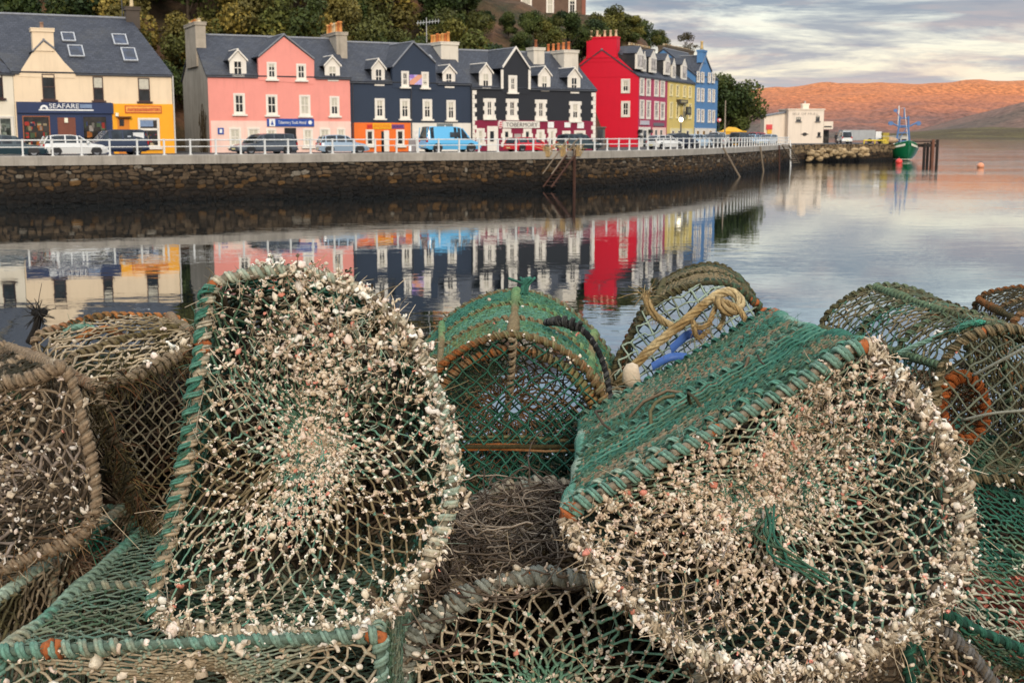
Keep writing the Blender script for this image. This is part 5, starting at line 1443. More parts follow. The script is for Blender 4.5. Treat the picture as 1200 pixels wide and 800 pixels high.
for s in (-1, 1):
    mb = MB(); pts = []
    for t_ in np.linspace(.0, 1, 6):
        yy = .25 + 1.6 * t_; w = np.interp(yy, [r_[0] for r_ in st_], [r_[1] for r_ in st_]); zt_ = np.interp(yy, [r_[0] for r_ in st_], [r_[2] for r_ in st_]); pts.append((s * (w + .07), yy - .12, zt_ - .25, zt_ - .62 + .1 * t_))
    mb.grid(np.array([[(a, b, c_), (a * .985, b, d_)] for a, b, c_, d_ in pts])); mb.build('bow_name_panel', plain('bow_white', lin((220, 220, 200)), .5), hull)
mb = MB(); mb.cbox((0, 7.6, 1.4), 2.6, 2.8, 2.3); mb.cbox((0, 7.6, 3.7), 2.9, 3.1, .12); wh = mb.build('wheelhouse', paint('boat_white', lin((216, 216, 208)), .6), boat)
for x in (-.85, 0, .85): mb = MB(); mb.cbox((x, 6.19, 2.75), .62, .03, .6); mb.build('window', M_CARGLASS, wh)
BLU = plain('gantry_blue', lin((78, 116, 164)), .55)
mb = MB()
for s in (-1, 1): mb.tube([(s * .95, 3.2, 1.7), (s * .62, 3.2, 5.2), (s * .55, 3.2, 6.9)], .13, 6)
for z in (3.0, 4.3, 5.4, 6.6): mb.tube([(-.8 + .04 * z, 3.2, z), (.8 - .04 * z, 3.2, z)], .1, 6)
mb.tube([(-.75, 3.2, 3), (.6, 3.2, 5.4)], .06, 5); mb.tube([(.0, 3.2, 6.6), (0, 3.2, 8.2)], .09, 6)
mb.tube([(-1.7, 3.2, 5.9), (-.5, 3.2, 5.2), (.5, 3.2, 5.2), (1.9, 3.2, 6.0)], .12, 6)
for x in (-1.7, 1.9): mb.lathe([(.02, -.12), (.34, -.12), (.34, .12), (.02, .12)], (x, 3.2, 5.8), 10, 'y')
mb.lathe([(.02, -.1), (.26, -.1), (.26, .1), (.02, .1)], (-1.15, 3.2, 7.8), 10, 'y'); mb.tube([(-.5, 3.2, 6.8), (-1.15, 3.2, 7.7)], .06, 5)
mb.build('gantry', BLU, boat)
mb = MB(); mb.tube([(0.3, 7.6, 3.8), (.3, 7.6, 8.6)], .07, 6); mb.tube([(.3, 7.6, 8.2), (0, 3.2, 8.2)], .025, 4); mb.tube([(0, 3.2, 8.2), (0, .4, 3.1)], .025, 4); mb.build('mast', M_SIGNW, boat)
for x, y, z in ((1.25, 2.6, 2.4), (1.5, 3.4, 2.5), (-1.3, 2.6, 2.4)):
    mb = MB(); add_rock(mb, rock_mesh(.32, int(z * 10 + x * 3), 1.0), np.array([x, y, z]), lin((226, 222, 214))); mb.build('fender_ball', attrmat('fender_white', .5, None, .1, 3), boat, smooth=True)
def buoy(px, py, rad, col, label):
    p = atz(px, py, 0); rt = empty('mooring_buoy', p, label, 'buoy')
    mb = MB(); mb.lathe([(.02, -rad * .7), (rad * .7, -rad * .55), (rad, 0), (rad * .8, rad * .55), (rad * .3, rad * .9), (.02, rad)], p + np.array([0, 0, rad * .35]), 12); mb.build('float', plain('buoy_' + str(col[1]), lin(col), .4), rt, smooth=True)
    mb = MB(); mb.tube([p + np.array([0, 0, rad * 1.2]), p + np.array([0, 0, rad * 1.75])], rad * .12, 6); mb.build('ring', M_IRON, rt)
buoy(1053.5, 191.5, .55, (226, 70, 60), 'red round buoy floating in front of the green boat')
buoy(1149, 196.5, .5, (226, 150, 110), 'pale orange buoy out on the open water to the right')
buoy(902, 195.5, .32, (224, 140, 130), 'small pink buoy by the foot of the landing steps')

boat.scale = (1.28, 1.0, 1.05)
# timber dolphin right of the boat
M_PILE = paint('tarred_timber', lin((44, 34, 28)), .85, .3, 1.5, .4); M_PILE2 = paint('rusty_timber', lin((128, 84, 64)), .85, .3, 1.5, .5)
p0 = at(1091, 186, 214)
rt = empty('timber_jetty', (p0[0], p0[1], 0), 'short dark timber jetty standing in the water right of the boat', 'jetty')
for px, Y, m, zt in ((1083, 214, M_PILE, 3.0), (1087, 219, M_PILE, 3.0), (1093, 212, M_PILE2, 3.6), (1098, 215, M_PILE, 3.6), (1091.5, 216, M_PILE, 3.3)):
    p = at(px, 180, Y); mb = MB(); mb.tube([(p[0], p[1], -2), (p[0], p[1], zt - .15)], .25, 8); mb.build('pile', m, rt)
a, b = at(1074, 180, 215), at(1099, 180, 215)
mb = MB(); mb.box((a[0], a[1] - .3, 2.2), (b[0] - a[0], 0, 0), (0, .5, 0), (0, 0, .5)); mb.box((a[0], a[1] - .2, 3.0), (b[0] - a[0], 0, 0), (0, 3, 0), (0, 0, .18)); mb.build('walkway', M_PILE, rt)
# bollards, crates, net heaps on the pier head
for px, c_, lb in ((1029, (224, 196, 60), 'low yellow barrier on the pier edge left of the boat'),):
    p = at(px, 168, 212); rt = empty('barrier', (p[0], p[1], PZ), lb, 'barrier')
    mb = MB(); mb.tube([(p[0] - 2.4, p[1], PZ + .55), (p[0] + 1.6, p[1] + 1, PZ + .55)], .12, 6); mb.build('rail', plain('barrier_yellow', lin(c_), .6), rt)
    for x in (-2.3, -.4, 1.5): mb = MB(); mb.tube([(p[0] + x, p[1] + (x + 2.4) / 4, PZ), (p[0] + x, p[1] + (x + 2.4) / 4, PZ + .55)], .1, 6); mb.build('post', MATS['barrier_yellow'], rt)
for k, (px, w, hh, cc, lb) in enumerate(((1037, 1.0, 1.9, (200, 176, 80), 'tall mustard crate stack on the pier head'), (1045, 2.0, 1.3, (190, 160, 130), 'pale heap of nets on the pier head beside the boat'))):
    p = at(px, 168, 216); o_ = MB(); add_rock(o_, rock_mesh(w * .45, 30 + k, .6), np.array([p[0], p[1], PZ + hh * .45]), lin(cc)) if k else [o_.cbox((p[0], p[1], PZ + j * .62), w, 1.1, .56, lin(cc) * (1 - .12 * j)) for j in range(3)]
    tag(o_.build('net_heap' if k else 'crate_stack', attrmat('pier_goods', .85, (.03, .3), .4, 4), smooth=bool(k)), lb, 'net' if k else 'crates')
# grey low shed roof & white parked things on the pier
car('parked_van', 'white van parked on the pier beside the grey lorry', 989, 216, 4.6, 1.9, 1.95, carpaint('white_car_paint', (0, 0, 0)), 'mpv', group='vehicles on the pier', yaw=.3)
p = at(1006, 168, 218); rt = empty('lorry', (p[0], p[1], PZ), 'long pale grey lorry parked lengthways on the pier', 'lorry', 'vehicles on the pier')
mb = MB(); mb.box((p[0] - 2.7, p[1], PZ + .55), (5.6, .6, 0), (-.2, 2, 0), (0, 0, 1.7)); mb.build('box_body', paint('lorry_grey', lin((170, 172, 172)), .6), rt)
mb = MB(); c_ = np.array([p[0] + 3.0, p[1] + .6, PZ + .5]); mb.prism([c_, c_ + [1.5, .15, 0], c_ + [1.5, .15, .8], c_ + [1.0, .1, 1.5], c_ + [0, 0, 1.5]], (-.2, 1.9, 0)); mb.build('cab', M_SIGNW, rt)
for x in (-1.8, 2.0, 3.8):
    mb = MB(); mb.lathe([(.05, -.12), (.42, -.12), (.42, .12), (.05, .12)], (p[0] + x, p[1] + .06 * (x + 2.7) * 1.6 - .0, PZ + .42), 12, 'y'); mb.build('wheel', M_TYRE, rt)

# ladders and landing steps on the quay wall
M_RUSTD = paint('rusty_ironwork', lin((78, 50, 38)), .9, .3, 2, .3); M_PALEIRON = paint('pale_ironwork', lin((134, 118, 98)), .8, .25, 2, .4)
def s_of_px(px):
    S_ = np.linspace(0, qL[-1], 800); P_ = np.array([quay(s_)[0] for s_ in S_]); x_ = 600 + 1500 * (P_[:, 0]) / P_[:, 1] / 1.011; return S_[np.argmin(abs(x_ - px))]
s0 = s_of_px(652); p, t = quay(s0); n_ = np.array([t[1], -t[0]]); T3 = np.array([*t, 0]); N3 = np.array([*n_, 0]); b0 = np.array([*p, 0])
rt = empty('landing_steps', b0, 'rusty iron landing steps with pale handrails hanging on the quay wall', 'steps')
mb = MB()
for off in (.35, 1.25): mb.tube([b0 + N3 * off + T3 * .6 + [0, 0, 2.6], b0 + N3 * off - T3 * 1.9 + [0, 0, .2]], .07, 5)
for i in range(9): q_ = b0 + T3 * (.5 - i * .27) + [0, 0, 2.45 - i * .27]; mb.box(q_ + N3 * .35, N3 * .9, T3 * .26, (0, 0, .05))
mb.build('flight', M_RUSTD, rt)
for off in (.3, 1.3): mb = MB(); mb.tube([b0 + N3 * off + T3 * 1.0 + [0, 0, 3.9], b0 + N3 * off + T3 * .5 + [0, 0, 3.6], b0 + N3 * off - T3 * 1.9 + [0, 0, 1.2]], .05, 5); mb.tube([b0 + N3 * off + T3 * .5 + [0, 0, 2.6], b0 + N3 * off + T3 * .5 + [0, 0, 3.6]], .05, 5); mb.build('handrail', M_PALEIRON, rt)
mb = MB(); mb.tube([b0 + N3 * .5 + T3 * 1.3 + [0, 0, -.5], b0 + N3 * .5 + T3 * 1.3 + [0, 0, 3.0]], .13, 6); mb.build('pile', M_RUSTD, rt)
for k, (px, m, lean, lb) in enumerate(((881, M_PALEIRON, .35, 'pale leaning timber against the far quay wall'), (903, M_RUSTD, 0.0, 'dark rusty pile at the far end of the quay wall'), (915.5, M_SIGNW, .05, 'white post at the corner of the quay and the pier'), (838, M_PALEIRON, 1.6, 'long pale pole leaning against the quay wall below the blue house'))):
    s0 = s_of_px(px); p, t = quay(s0); n_ = np.array([t[1], -t[0]]); b0 = np.array([*p, 0]); N3 = np.array([*n_, 0]); T3 = np.array([*t, 0])
    mb = MB(); mb.tube([b0 + N3 * (.5 + lean) + T3 * lean + [0, 0, -.6], b0 + N3 * .35 + [0, 0, 2.9 + .6 * (k == 2)]], .1, 6); tag(mb.build('mooring_pile', m), lb, 'pile')
s0 = s_of_px(908); p, t = quay(s0); n_ = np.array([t[1], -t[0]]); b0 = np.array([*p, 0]); N3 = np.array([*n_, 0]); T3 = np.array([*t, 0])
rt = empty('gangway', b0, 'pale gangway sloping down from the quay end to the water', 'gangway'); mb = MB()
for off in (.4, 1.3): mb.tube([b0 + N3 * off - T3 * 2 + [0, 0, 2.9], b0 + N3 * (off + .6) + T3 * 5 + [0, 0, .5]], .1, 5)
for i in range(10): q_ = (b0 + N3 * .4 - T3 * 2 + [0, 0, 2.9]) * (1 - i / 9) + (b0 + N3 * 1.0 + T3 * 5 + [0, 0, .5]) * i / 9; mb.tube([q_, q_ + N3 * .9], .06, 4)
mb.build('deck_frame', M_PALEIRON, rt)
# dead stalks growing out of the coping near the steps
for k, px in enumerate((640, 657, 672)):
    s0 = s_of_px(px); p, t = quay(s0, -.05); mb = MB(); rr = np.random.default_rng(k)
    for i in range(16):
        q_ = np.array([p[0] + rr.normal(0, .25), p[1] - .2, 2.5]); mb.tube(catmull([q_, q_ + [rr.normal(0, .15), -.1, .5], q_ + [rr.normal(0, .5), -.2, .9 + rr.normal(0, .15)]], 6, False), [.035, .035, .03, .025, .02, .015], 4, col=lin((196, 168, 120)) * rr.uniform(.7, 1.1))
    tag(mb.build('dead_weed', attrmat('dry_stalk', .9, None, .2, 3)), ('bleached weed stalks left of the landing steps on the coping', 'bleached weed stalks at the head of the landing steps', 'bleached weed stalks right of the landing steps on the coping')[k], 'weed')
# ================================================================== foreground: near pier and the heap of creels
NPZ = 3.10
def pier_concrete():
    n = NT('near_pier_concrete'); f = n.noise(1.5, 7, .7); g = n.noise(30, 4)
    c = n.ramp(f, [(.3, lin((92, 70, 46))), (.55, lin((124, 96, 62))), (.75, lin((84, 72, 56)))]); c = n.mixc(.4, c, n.ramp(g, [(.3, lin((60, 46, 32))), (.7, lin((150, 124, 92)))])); n.color(c); n.rough(.9); n.bump(g, .01, .7); return n.m
mb = MB()
gx = np.linspace(-9, 9, 60); gy = np.linspace(-6, 4.05, 34); GX, GY = np.meshgrid(gx, gy, indexing='ij')
P = np.stack([GX, GY, GX * 0 + NPZ], -1); P[..., 2] += noise(P, 2.2, 5) * .012
mb.grid(P); mb.grid(np.stack([P[:, -1], P[:, -1] * np.array([1, 1, 0]) + np.array([0, .0, -.5])], 1))
tag(mb.build('near_pier', pier_concrete(), smooth=True), kind='structure')

M_TWINE = attrmat('net_twine', .85, (.0012, 6), .35, 220)
M_ROPE = attrmat('lashing_rope', .9, (.0022, 5), .45, 160)
M_CRUST = attrmat('worm_crust', .8, (.001, 4), .3, 260)
M_FUZZ = attrmat('weed_fuzz', .95, None, .3, 90)
M_RUST = None
def rust_mat():
    n = NT('rusty_steel'); f = n.noise(60, 5, .7)
    n.color(n.ramp(f, [(.3, lin((84, 50, 30))), (.5, lin((166, 92, 44))), (.7, lin((120, 68, 36)))])); n.rough(.9); n.bump(f, .004, .8); return n.m
M_RUST = rust_mat()

TEAL = [lin((58, 112, 94)), lin((92, 142, 122)), lin((128, 160, 142))]
PALE = [lin((158, 174, 154)), lin((116, 162, 138)), lin((186, 178, 154))]
OLIVE = [lin((92, 86, 58)), lin((70, 96, 72)), lin((130, 114, 84))]
BROWN = [lin((110, 94, 74)), lin((146, 128, 104)), lin((74, 62, 48))]
TAN = [lin((176, 158, 130)), lin((200, 184, 158)), lin((140, 120, 96))]
DKGREEN = [lin((30, 76, 58)), lin((46, 98, 78)), lin((34, 62, 50))]
MOSS = [lin((70, 62, 36)), lin((48, 44, 28)), lin((96, 84, 52))]
RUSTC = [lin((150, 90, 44)), lin((176, 112, 60)), lin((112, 74, 44))]
CRUSTC = np.array([lin((250, 243, 228)), lin((242, 230, 210)), lin((232, 216, 192)), lin((246, 236, 222)), lin((216, 198, 172)), lin((240, 220, 202))])

def px_loop(pts, anchor=None, normal=None):
    out = []
    for p in pts:
        if len(p) == 3: out.append(at(*p))
        else: out.append(hit(p[0], p[1], at(*anchor), nrm(normal)))
    return np.array(out)

def crv(P, u, closed=True):
    """sample a polyline given as uniform samples at parameter u in 0..1 (array)"""
    n = len(P); u = np.asarray(u)
    x = (u % 1.0) * n if closed else np.clip(u, 0, 1) * (n - 1)
    i = np.floor(x).astype(int); t = (x - i)[..., None]
    j = (i + 1) % n if closed else np.minimum(i + 1, n - 1)
    i = i % n
    return P[i] * (1 - t) + P[j] * t

def helix(mb, P, rh, rt, pitch, cols, seed=0, closed=True, S=6, lump=.38, f=9, start=0, alt=None):
    """lashing: a rope wound round the path P"""
    L = plen(np.vstack([P, P[:1]]) if closed else P)
    turns = max(2, int(L / pitch)); n = turns * 9
    u = np.linspace(0, 1, n, endpoint=not closed)
    C = crv(P, u, closed)
    T = np.roll(C, -1, 0) - np.roll(C, 1, 0) if closed else np.gradient(C, axis=0)
    T /= np.linalg.norm(T, axis=1, keepdims=True) + 1e-9
    ref = np.eye(3)[np.argmin(np.abs(T).mean(0))]
    A = np.cross(T, ref); A /= np.linalg.norm(A, axis=1, keepdims=True) + 1e-9; B = np.cross(T, A)
    rr = np.random.default_rng(seed)
    wob = noise(C, 9, seed) * 1.9 + noise(C, 30, seed + 1) * 1.0
    th = u * turns * 2 * math.pi + wob + start
    lumpf = 1 + lump * noise(C, 30, seed + 2)
    H = C + (A * np.cos(th)[:, None] + B * np.sin(th)[:, None]) * (rh * lumpf)[:, None]
    col = palette(C + rr.normal(0, .0008, C.shape), cols, f, seed)
    if alt is not None:
        k = ((u - alt[0]) % 1.0) < ((alt[1] - alt[0]) % 1.0); col[k] = palette(C[k], alt[2], f, seed)
    lf = 1 + lump * .8 * noise(C, 55, seed + 3)
    dl = .62 * rt / pitch * 2 * math.pi * .8
    for sg in (-1, 1):
        t2 = th + sg * dl
        H = C + (A * np.cos(t2)[:, None] + B * np.sin(t2)[:, None]) * (rh * lumpf)[:, None]
        mb.tube(H, rt * .66 * lf, S - 1, col=col * (1 + .12 * sg), closed=closed)

def fuzz(mb, pts, n, ln, rad, cols, seed, droop=.3):
    """loose fibres sticking out round the given points"""
    r = np.random.default_rng(seed)
    i = r.integers(0, len(pts), n); p = pts[i] + r.normal(0, .004, (n, 3))
    d = r.normal(size=(n, 3)); d /= np.linalg.norm(d, axis=1, keepdims=True)
    l = ln * r.uniform(.3, 1.3, n)[:, None]
    k = r.normal(0, .5, (n, 3)); k[:, 2] -= droop
    t = np.linspace(0, 1, 4)[None, :, None]
    P = p[:, None] + d[:, None] * l[:, None] * t + k[:, None] * l[:, None] * t ** 2 * .7
    c = np.asarray(cols)[r.integers(0, len(cols), n)] * r.uniform(.6, 1.25, (n, 1))
    mb.tube(P, (rad * np.linspace(1, .4, 4))[None, :] * r.uniform(.7, 1.3, (n, 1)), 3, col=c)

def worm_lib():
    lib = []
    r = np.random.default_rng(77)
    for k in range(14):
        n = 8; t = np.linspace(0, 1, n)
        hd = r.random() * 6 + np.cumsum(r.normal(.55 * r.choice([-1, 0, 1]), .75, n)); el = r.normal(0, .5, n)
        P = np.cumsum(np.stack([np.cos(hd) * np.cos(el), np.sin(hd) * np.cos(el), np.sin(el)], 1) * .42, 0); P -= P.mean(0)
        m = MB(); m.tube(P * .82, (.35 * (1 - .35 * t) * r.uniform(.8, 1.25)), 5)
        lib.append((np.vstack(m.v), np.vstack(m.q), 1))
    for k in range(8):
        V = rock_mesh(.75, 50 + k, .7)[::1, ::1]; N, S = V.shape[:2]
        V = V[[0, 1, 2, 3, 4, 5, 6]][:, ::2] if S > 6 else V; N, S = V.shape[:2]
        idx = np.arange(N * S).reshape(N, S)
        q = np.stack([idx[:-1], idx[1:], np.roll(idx[1:], -1, 1), np.roll(idx[:-1], -1, 1)], -1).reshape(-1, 4)
        lib.append((V.reshape(-1, 3), q, 0))
    return lib
WORMS = worm_lib()
def crust(mb, pts, size, seed, cols=CRUSTC, blob=.3, spread=.004, dark=.0, szvar=.35):
    """white tube-worm casts and barnacle lumps at the given points"""
    r = np.random.default_rng(seed); n = len(pts)
    kind = np.where(r.random(n) < blob, r.integers(14, 22, n), r.integers(0, 14, n))
    M = r.normal(size=(n, 3, 3)); q_, _ = np.linalg.qr(M)
    sc = size * np.exp(r.normal(0, szvar, n))
    c = np.asarray(cols)[r.integers(0, len(cols), n)] * r.uniform(.84, 1.08, (n, 1))
    pk = r.random(n) < .02; c[pk] = lin((228, 150, 130))
    tn = r.random(n) < .3; c[tn] *= r.uniform(.62, .92, (tn.sum(), 1)) * np.array([1, .95, .85])
    if dark: dk = r.random(n) < dark; c[dk] = lin((110, 96, 78)) * r.uniform(.4, 1.2, (dk.sum(), 1))
    off = r.normal(0, spread, (n, 3))
    for k in range(len(WORMS)):
        s = np.where(kind == k)[0]
        if not len(s): continue
        v, q, _ = WORMS[k]
        V = np.einsum('nij,vj->nvi', q_[s], v) * sc[s][:, None, None] + (pts[s] + off[s])[:, None]
        m = len(v); Q = q[None] + (np.arange(len(s)) * m)[:, None, None]
        mb.add(V.reshape(-1, 3), q=Q.reshape(-1, 4), col=np.repeat(np.clip(c[s], 0, .9), m, 0))

def net(mb, S, nu, nv, rad, cols, seed=0, jit=.12, closed_u=True, f=16, knots=True, sag=.0, sides=4, drop=0.0, kr=2.1):
    """diamond net on the surface S(u, v); returns the knot positions"""
    r = np.random.default_rng(seed)
    I, J = np.meshgrid(np.arange(nu + (0 if closed_u else 1)), np.arange(nv + 1), indexing='ij')
    ju = r.normal(0, jit, I.shape); jv = r.normal(0, jit, I.shape)
    ju[:, [0, -1]] *= .3; jv[:, [0, -1]] = 0
    U = (I + .5 * (J % 2) + ju) / nu; V = np.clip((J + jv) / nv, 0, 1)
    if not closed_u: U = np.clip(U, 0, 1)
    segs = []
    n = nu if closed_u else nu + 1
    for j in range(nv):
        i = np.arange(n)
        for di in ((0, -1) if j % 2 == 0 else (0, 1)):
            k = i + di
            if closed_u:
                wrap = np.where(k < 0, -1.0, np.where(k >= n, 1.0, 0.0)); kk = k % n
                ok = np.ones(n, bool)
            else:
                ok = (k >= 0) & (k < n); kk = np.clip(k, 0, n - 1); wrap = np.zeros(n)
            ok &= r.random(n) >= drop
            segs.append(np.stack([U[i, j], V[i, j], U[kk, j + 1] + wrap, V[kk, j + 1]], 1)[ok])
    sg = np.vstack(segs)
    t = np.array([0, .33, .67, 1.0])
    uu = sg[:, 0:1] + (sg[:, 2:3] - sg[:, 0:1]) * t; vv = sg[:, 1:2] + (sg[:, 3:4] - sg[:, 1:2]) * t
    P = S(uu, vv)
    w = r.normal(0, 1, (len(P), 2, 3)) * (np.linalg.norm(P[:, -1] - P[:, 0], axis=1) * (.045 if jit > .1 and closed_u else .06))[:, None, None]
    P[:, 1:3] += w
    if sag: P[:, 1:3, 2] -= sag * np.linalg.norm(P[:, -1] - P[:, 0], axis=1)[:, None]
    col = palette(P[:, 1:2].repeat(4, 1), cols, f, seed) * r.uniform(.75, 1.2, (len(P), 1, 1))
    mb.tube(P, rad * r.uniform(.7, 1.3, (len(P), 1)) * r.uniform(.75, 1.25, (len(P), 4)), sides, col=col)
    net.P = P
    K = S(U, V).reshape(-1, 3)
    if knots:
        o = np.array([(1, 0, 0), (-1, 0, 0), (0, 1, 0), (0, -1, 0), (0, 0, 1), (0, 0, -1)], float) * rad * kr
        VV = K[:, None] + o[None] * r.uniform(.7, 1.25, (len(K), 1, 1))
        tri = np.array([(0, 2, 4), (2, 1, 4), (1, 3, 4), (3, 0, 4), (2, 0, 5), (1, 2, 5), (3, 1, 5), (0, 3, 5)])
        T = tri[None] + (np.arange(len(K)) * 6)[:, None, None]
        mb.add(VV.reshape(-1, 3), t=T.reshape(-1, 3), col=np.repeat(palette(K, cols, f, seed + 1), 6, 0))
    return K

def smooth_loop(P, n=240):
    return catmull(P, n, closed=True)

class Creel:
    def __init__(c, label, front, depth=None, back=None, taper=1.0, group='lobster creels heaped on the pier', name='lobster_creel', linear=False):
        c.F = smooth_loop(front)
        if back is not None:
            c.B = smooth_loop(back)
            # line up the loops
            k = np.argmin([np.linalg.norm(np.roll(c.B, -s, 0) - c.F, axis=1).sum() for s in range(0, 240, 2)]) * 2
            c.B = np.roll(c.B, -k, 0)
        else:
            ctr = c.F.mean(0); c.B = ctr + (c.F - ctr) * taper + np.asarray(depth)
        c.ctr = c.F.mean(0)
        allp = np.vstack([c.F, c.B]); base = allp.mean(0); base[2] = allp[:, 2].min()
        c.root = empty(name, base, label, 'lobster creel', group)
        c.L = plen(np.vstack([c.F, c.F[:1]])); c.D = np.linalg.norm(c.B - c.F, axis=1).mean()
    def S(c, u, v, sag=.0):
        a = crv(c.F, u); b = crv(c.B, u); v = np.asarray(v)[..., None]
        p = a * (1 - v) + b * v
        if c.pinch:
            m = (c.F.mean(0) * (1 - v) + c.B.mean(0) * v)
            p = p + (m - p) * c.pinch * np.sin(v * math.pi)
        return p
    pinch = .05
    def u_of(c, px, py, loop=None):
        """loop parameter of the point that projects nearest the pixel"""
        F = c.F if loop is None else loop
        d = F - CAM
        f = d @ np.array([0, CP, -SP]); x = 600 + FPX * d[:, 0] / f; y = 400 - FPX * (d @ np.array([0, SP, CP])) / f
        return float(np.argmin((x - px) ** 2 + (y - py) ** 2)) / len(F)
    def sides(c, cell, rad, cols, seed, aspect=1.0, v0=0, v1=1, fr=16, drop=0.03, kr=2.1, name='side_net'):
        mb = MB(); nu = max(8, int(c.L / cell)); nv = max(4, int(c.D * (v1 - v0) / cell * 2 * aspect))
        c.side_knots = net(mb, lambda u, v: c.S(u, v0 + (v1 - v0) * v), nu, nv, rad, cols, seed, f=fr, drop=drop, kr=kr)
        mb.build(name, M_TWINE, c.root, smooth=True)
    def frame(c, cols, rh_=.009, rt_=.006, pitch_=.02, seed=0, rods=(), hoops=(.5,), core=lin((60, 44, 34)), rod_cols=None, fuzzn=0, back_cols=None, lump=.38, f=9, hoop_rh=None, front=True, strands=1, alt=None):
        core = np.mean(cols, 0) * .55
        rh, rt, pitch = rh_ * .66, rt_ * .6, pitch_ * .84
        rod_cols = rod_cols or cols; hoop_rh = hoop_rh or rh * .8
        if front:
            mb = MB(); mb.tube(c.F, rh * .8, 6, col=core, closed=True)
            for k in range(strands): helix(mb, c.F, rh, rt, pitch, cols, seed, lump=lump, f=f, start=k * 6.283 / strands, alt=alt)
            if fuzzn: fuzz(mb, c.F, fuzzn, .02, .0006, cols, seed)
            mb.build('front_hoop', M_ROPE, c.root, smooth=True)
        mb = MB(); mb.tube(c.B, rh * .7, 5, col=core, closed=True); helix(mb, c.B, rh * .85, rt * .9, pitch * 1.1, back_cols or cols, seed + 5, lump=lump, f=f)
        mb.build('back_hoop', M_ROPE, c.root, smooth=True)
        for v in hoops:
            u = np.linspace(0, 1, 200, endpoint=False); P = c.S(u, np.full(200, v)); mb = MB(); mb.tube(P, hoop_rh * .7, 5, col=core, closed=True); helix(mb, P, hoop_rh, rt * .85, pitch, rod_cols, seed + 9 + int(v * 100), lump=lump, f=f)
            mb.build('hoop', M_ROPE, c.root, smooth=True)
        for k, u in enumerate(rods):
            v = np.linspace(0, 1, 60); P = c.S(np.full(60, u), v); mb = MB(); mb.tube(P, rh * .7, 5, col=core); helix(mb, P, rh * .9, rt, pitch, rod_cols, seed + 20 + k, closed=False, lump=lump, f=f)
            mb.build('side_rail', M_ROPE, c.root, smooth=True)
    def end_surface(c, loop, eye_px=None, depth=.12, eye_r=.03, inward=None, power=1.6, shift=(0, 0, 0)):
        ctr = loop.mean(0) if eye_px is None else None
        n = nrm(np.cross(loop[60] - loop[0], loop[120] - loop[0]))
        if inward is None: inward = nrm(c.B.mean(0) - c.F.mean(0)) * (1 if loop is c.F else -1)
        if eye_px is not None: ctr = hit(eye_px[0], eye_px[1], loop.mean(0), n)
        def S(u, s):
            p = crv(loop, u); s = np.asarray(s)[..., None]
            d = p - ctr; l = np.linalg.norm(d, axis=-1, keepdims=True) + 1e-9
            e = ctr + d / l * eye_r
            return p * (1 - s) + e * s + inward * depth * s ** power + np.asarray(shift)
        return S
    def end(c, which, cell, rad, cols, seed, eye_px=None, depth=.12, rows=None, eye_r=.03, power=1.6, fr=16, name=None, drop=0.0, shift=(0, 0, 0), kr=2.1, jit=.12):
        loop = c.F if which == 'front' else c.B
        S = c.end_surface(loop, eye_px, depth, eye_r, power=power, shift=shift)
        nu = int(c.L / cell); R_ = np.linalg.norm(loop - loop.mean(0), axis=1).mean()
        rows = rows or int((R_ + depth) / cell * 1.7)
        mb = MB(); K = net(mb, S, nu, rows, rad, cols, seed, f=fr, drop=drop, kr=kr, jit=jit)
        mb.build(name or which + '_net', M_TWINE, c.root, smooth=True)
        return S, K
    def flat_end(c, which, cell, rad, cols, seed, inset=.0, fr=16, name=None, bulge=.0, rot=0.0, drop=0.02, bound=True, kr=2.1, zmax=None):
        """plain diamond net stretched across an end loop"""
        loop = c.F if which == 'front' else c.B
        ctr = loop.mean(0); n = nrm(np.cross(loop[60] - loop[0], loop[120] - loop[0]))
        ax = nrm(np.cross(n, [0, 0, 1.0])); ay = np.cross(n, ax); ca, sa = math.cos(rot), math.sin(rot); ax, ay = ax * ca + ay * sa, ay * ca - ax * sa
        inward = nrm(c.B.mean(0) - c.F.mean(0)) * (1 if which == 'front' else -1)
        L2 = np.stack([(loop - ctr) @ ax, (loop - ctr) @ ay], 1); lo, hi = L2.min(0), L2.max(0)
        nu = int((hi[0] - lo[0]) / cell); nv = int((hi[1] - lo[1]) / cell * 2)
        tmp = MB()
        def S(u, v):
            x = lo[0] + (hi[0] - lo[0]) * u; y = lo[1] + (hi[1] - lo[1]) * v
            return np.stack([x, y, x * 0], -1)
        r = np.random.default_rng(seed)
        # build strands in 2D, keep the ones inside the loop
        def inside(p):
            x, y = p[..., 0], p[..., 1]; c_ = np.zeros(x.shape, bool); a = L2; b = np.roll(L2, -1, 0)
            for (x0, y0), (x1, y1) in zip(a, b):
                cond = ((y0 > y) != (y1 > y))
                c_ ^= cond & (x < (x1 - x0) * (y - y0) / (y1 - y0 + 1e-12) + x0)
            return c_
        I, J = np.meshgrid(np.arange(nu + 1), np.arange(nv + 1), indexing='ij')
        X = np.stack([lo[0] + (I + .5 * (J % 2) + r.normal(0, .1, I.shape)) * (hi[0] - lo[0]) / nu, lo[1] + (J + r.normal(0, .1, I.shape)) * (hi[1] - lo[1]) / nv], -1)
        sg = []
        for j in range(nv):
            i = np.arange(nu + 1)
            for di in ((0, -1) if j % 2 == 0 else (0, 1)):
                k = i + di; ok = (k >= 0) & (k <= nu)
                sg.append(np.stack([X[i[ok], j], X[k[ok], j + 1]], 1))
        sg = np.vstack(sg); mid = sg.mean(1)
        sg = sg[inside(mid) & (r.random(len(sg)) >= drop)]
        t = np.array([0, .33, .67, 1])[None, :, None]
        Q = sg[:, :1] * (1 - t) + sg[:, 1:] * t
        R_ = np.abs(L2).max()
        if zmax is not None:
            zz = (ctr + Q[..., :1] * ax + Q[..., 1:] * ay)[:, 1, 2]; Q = Q[zz < zmax]
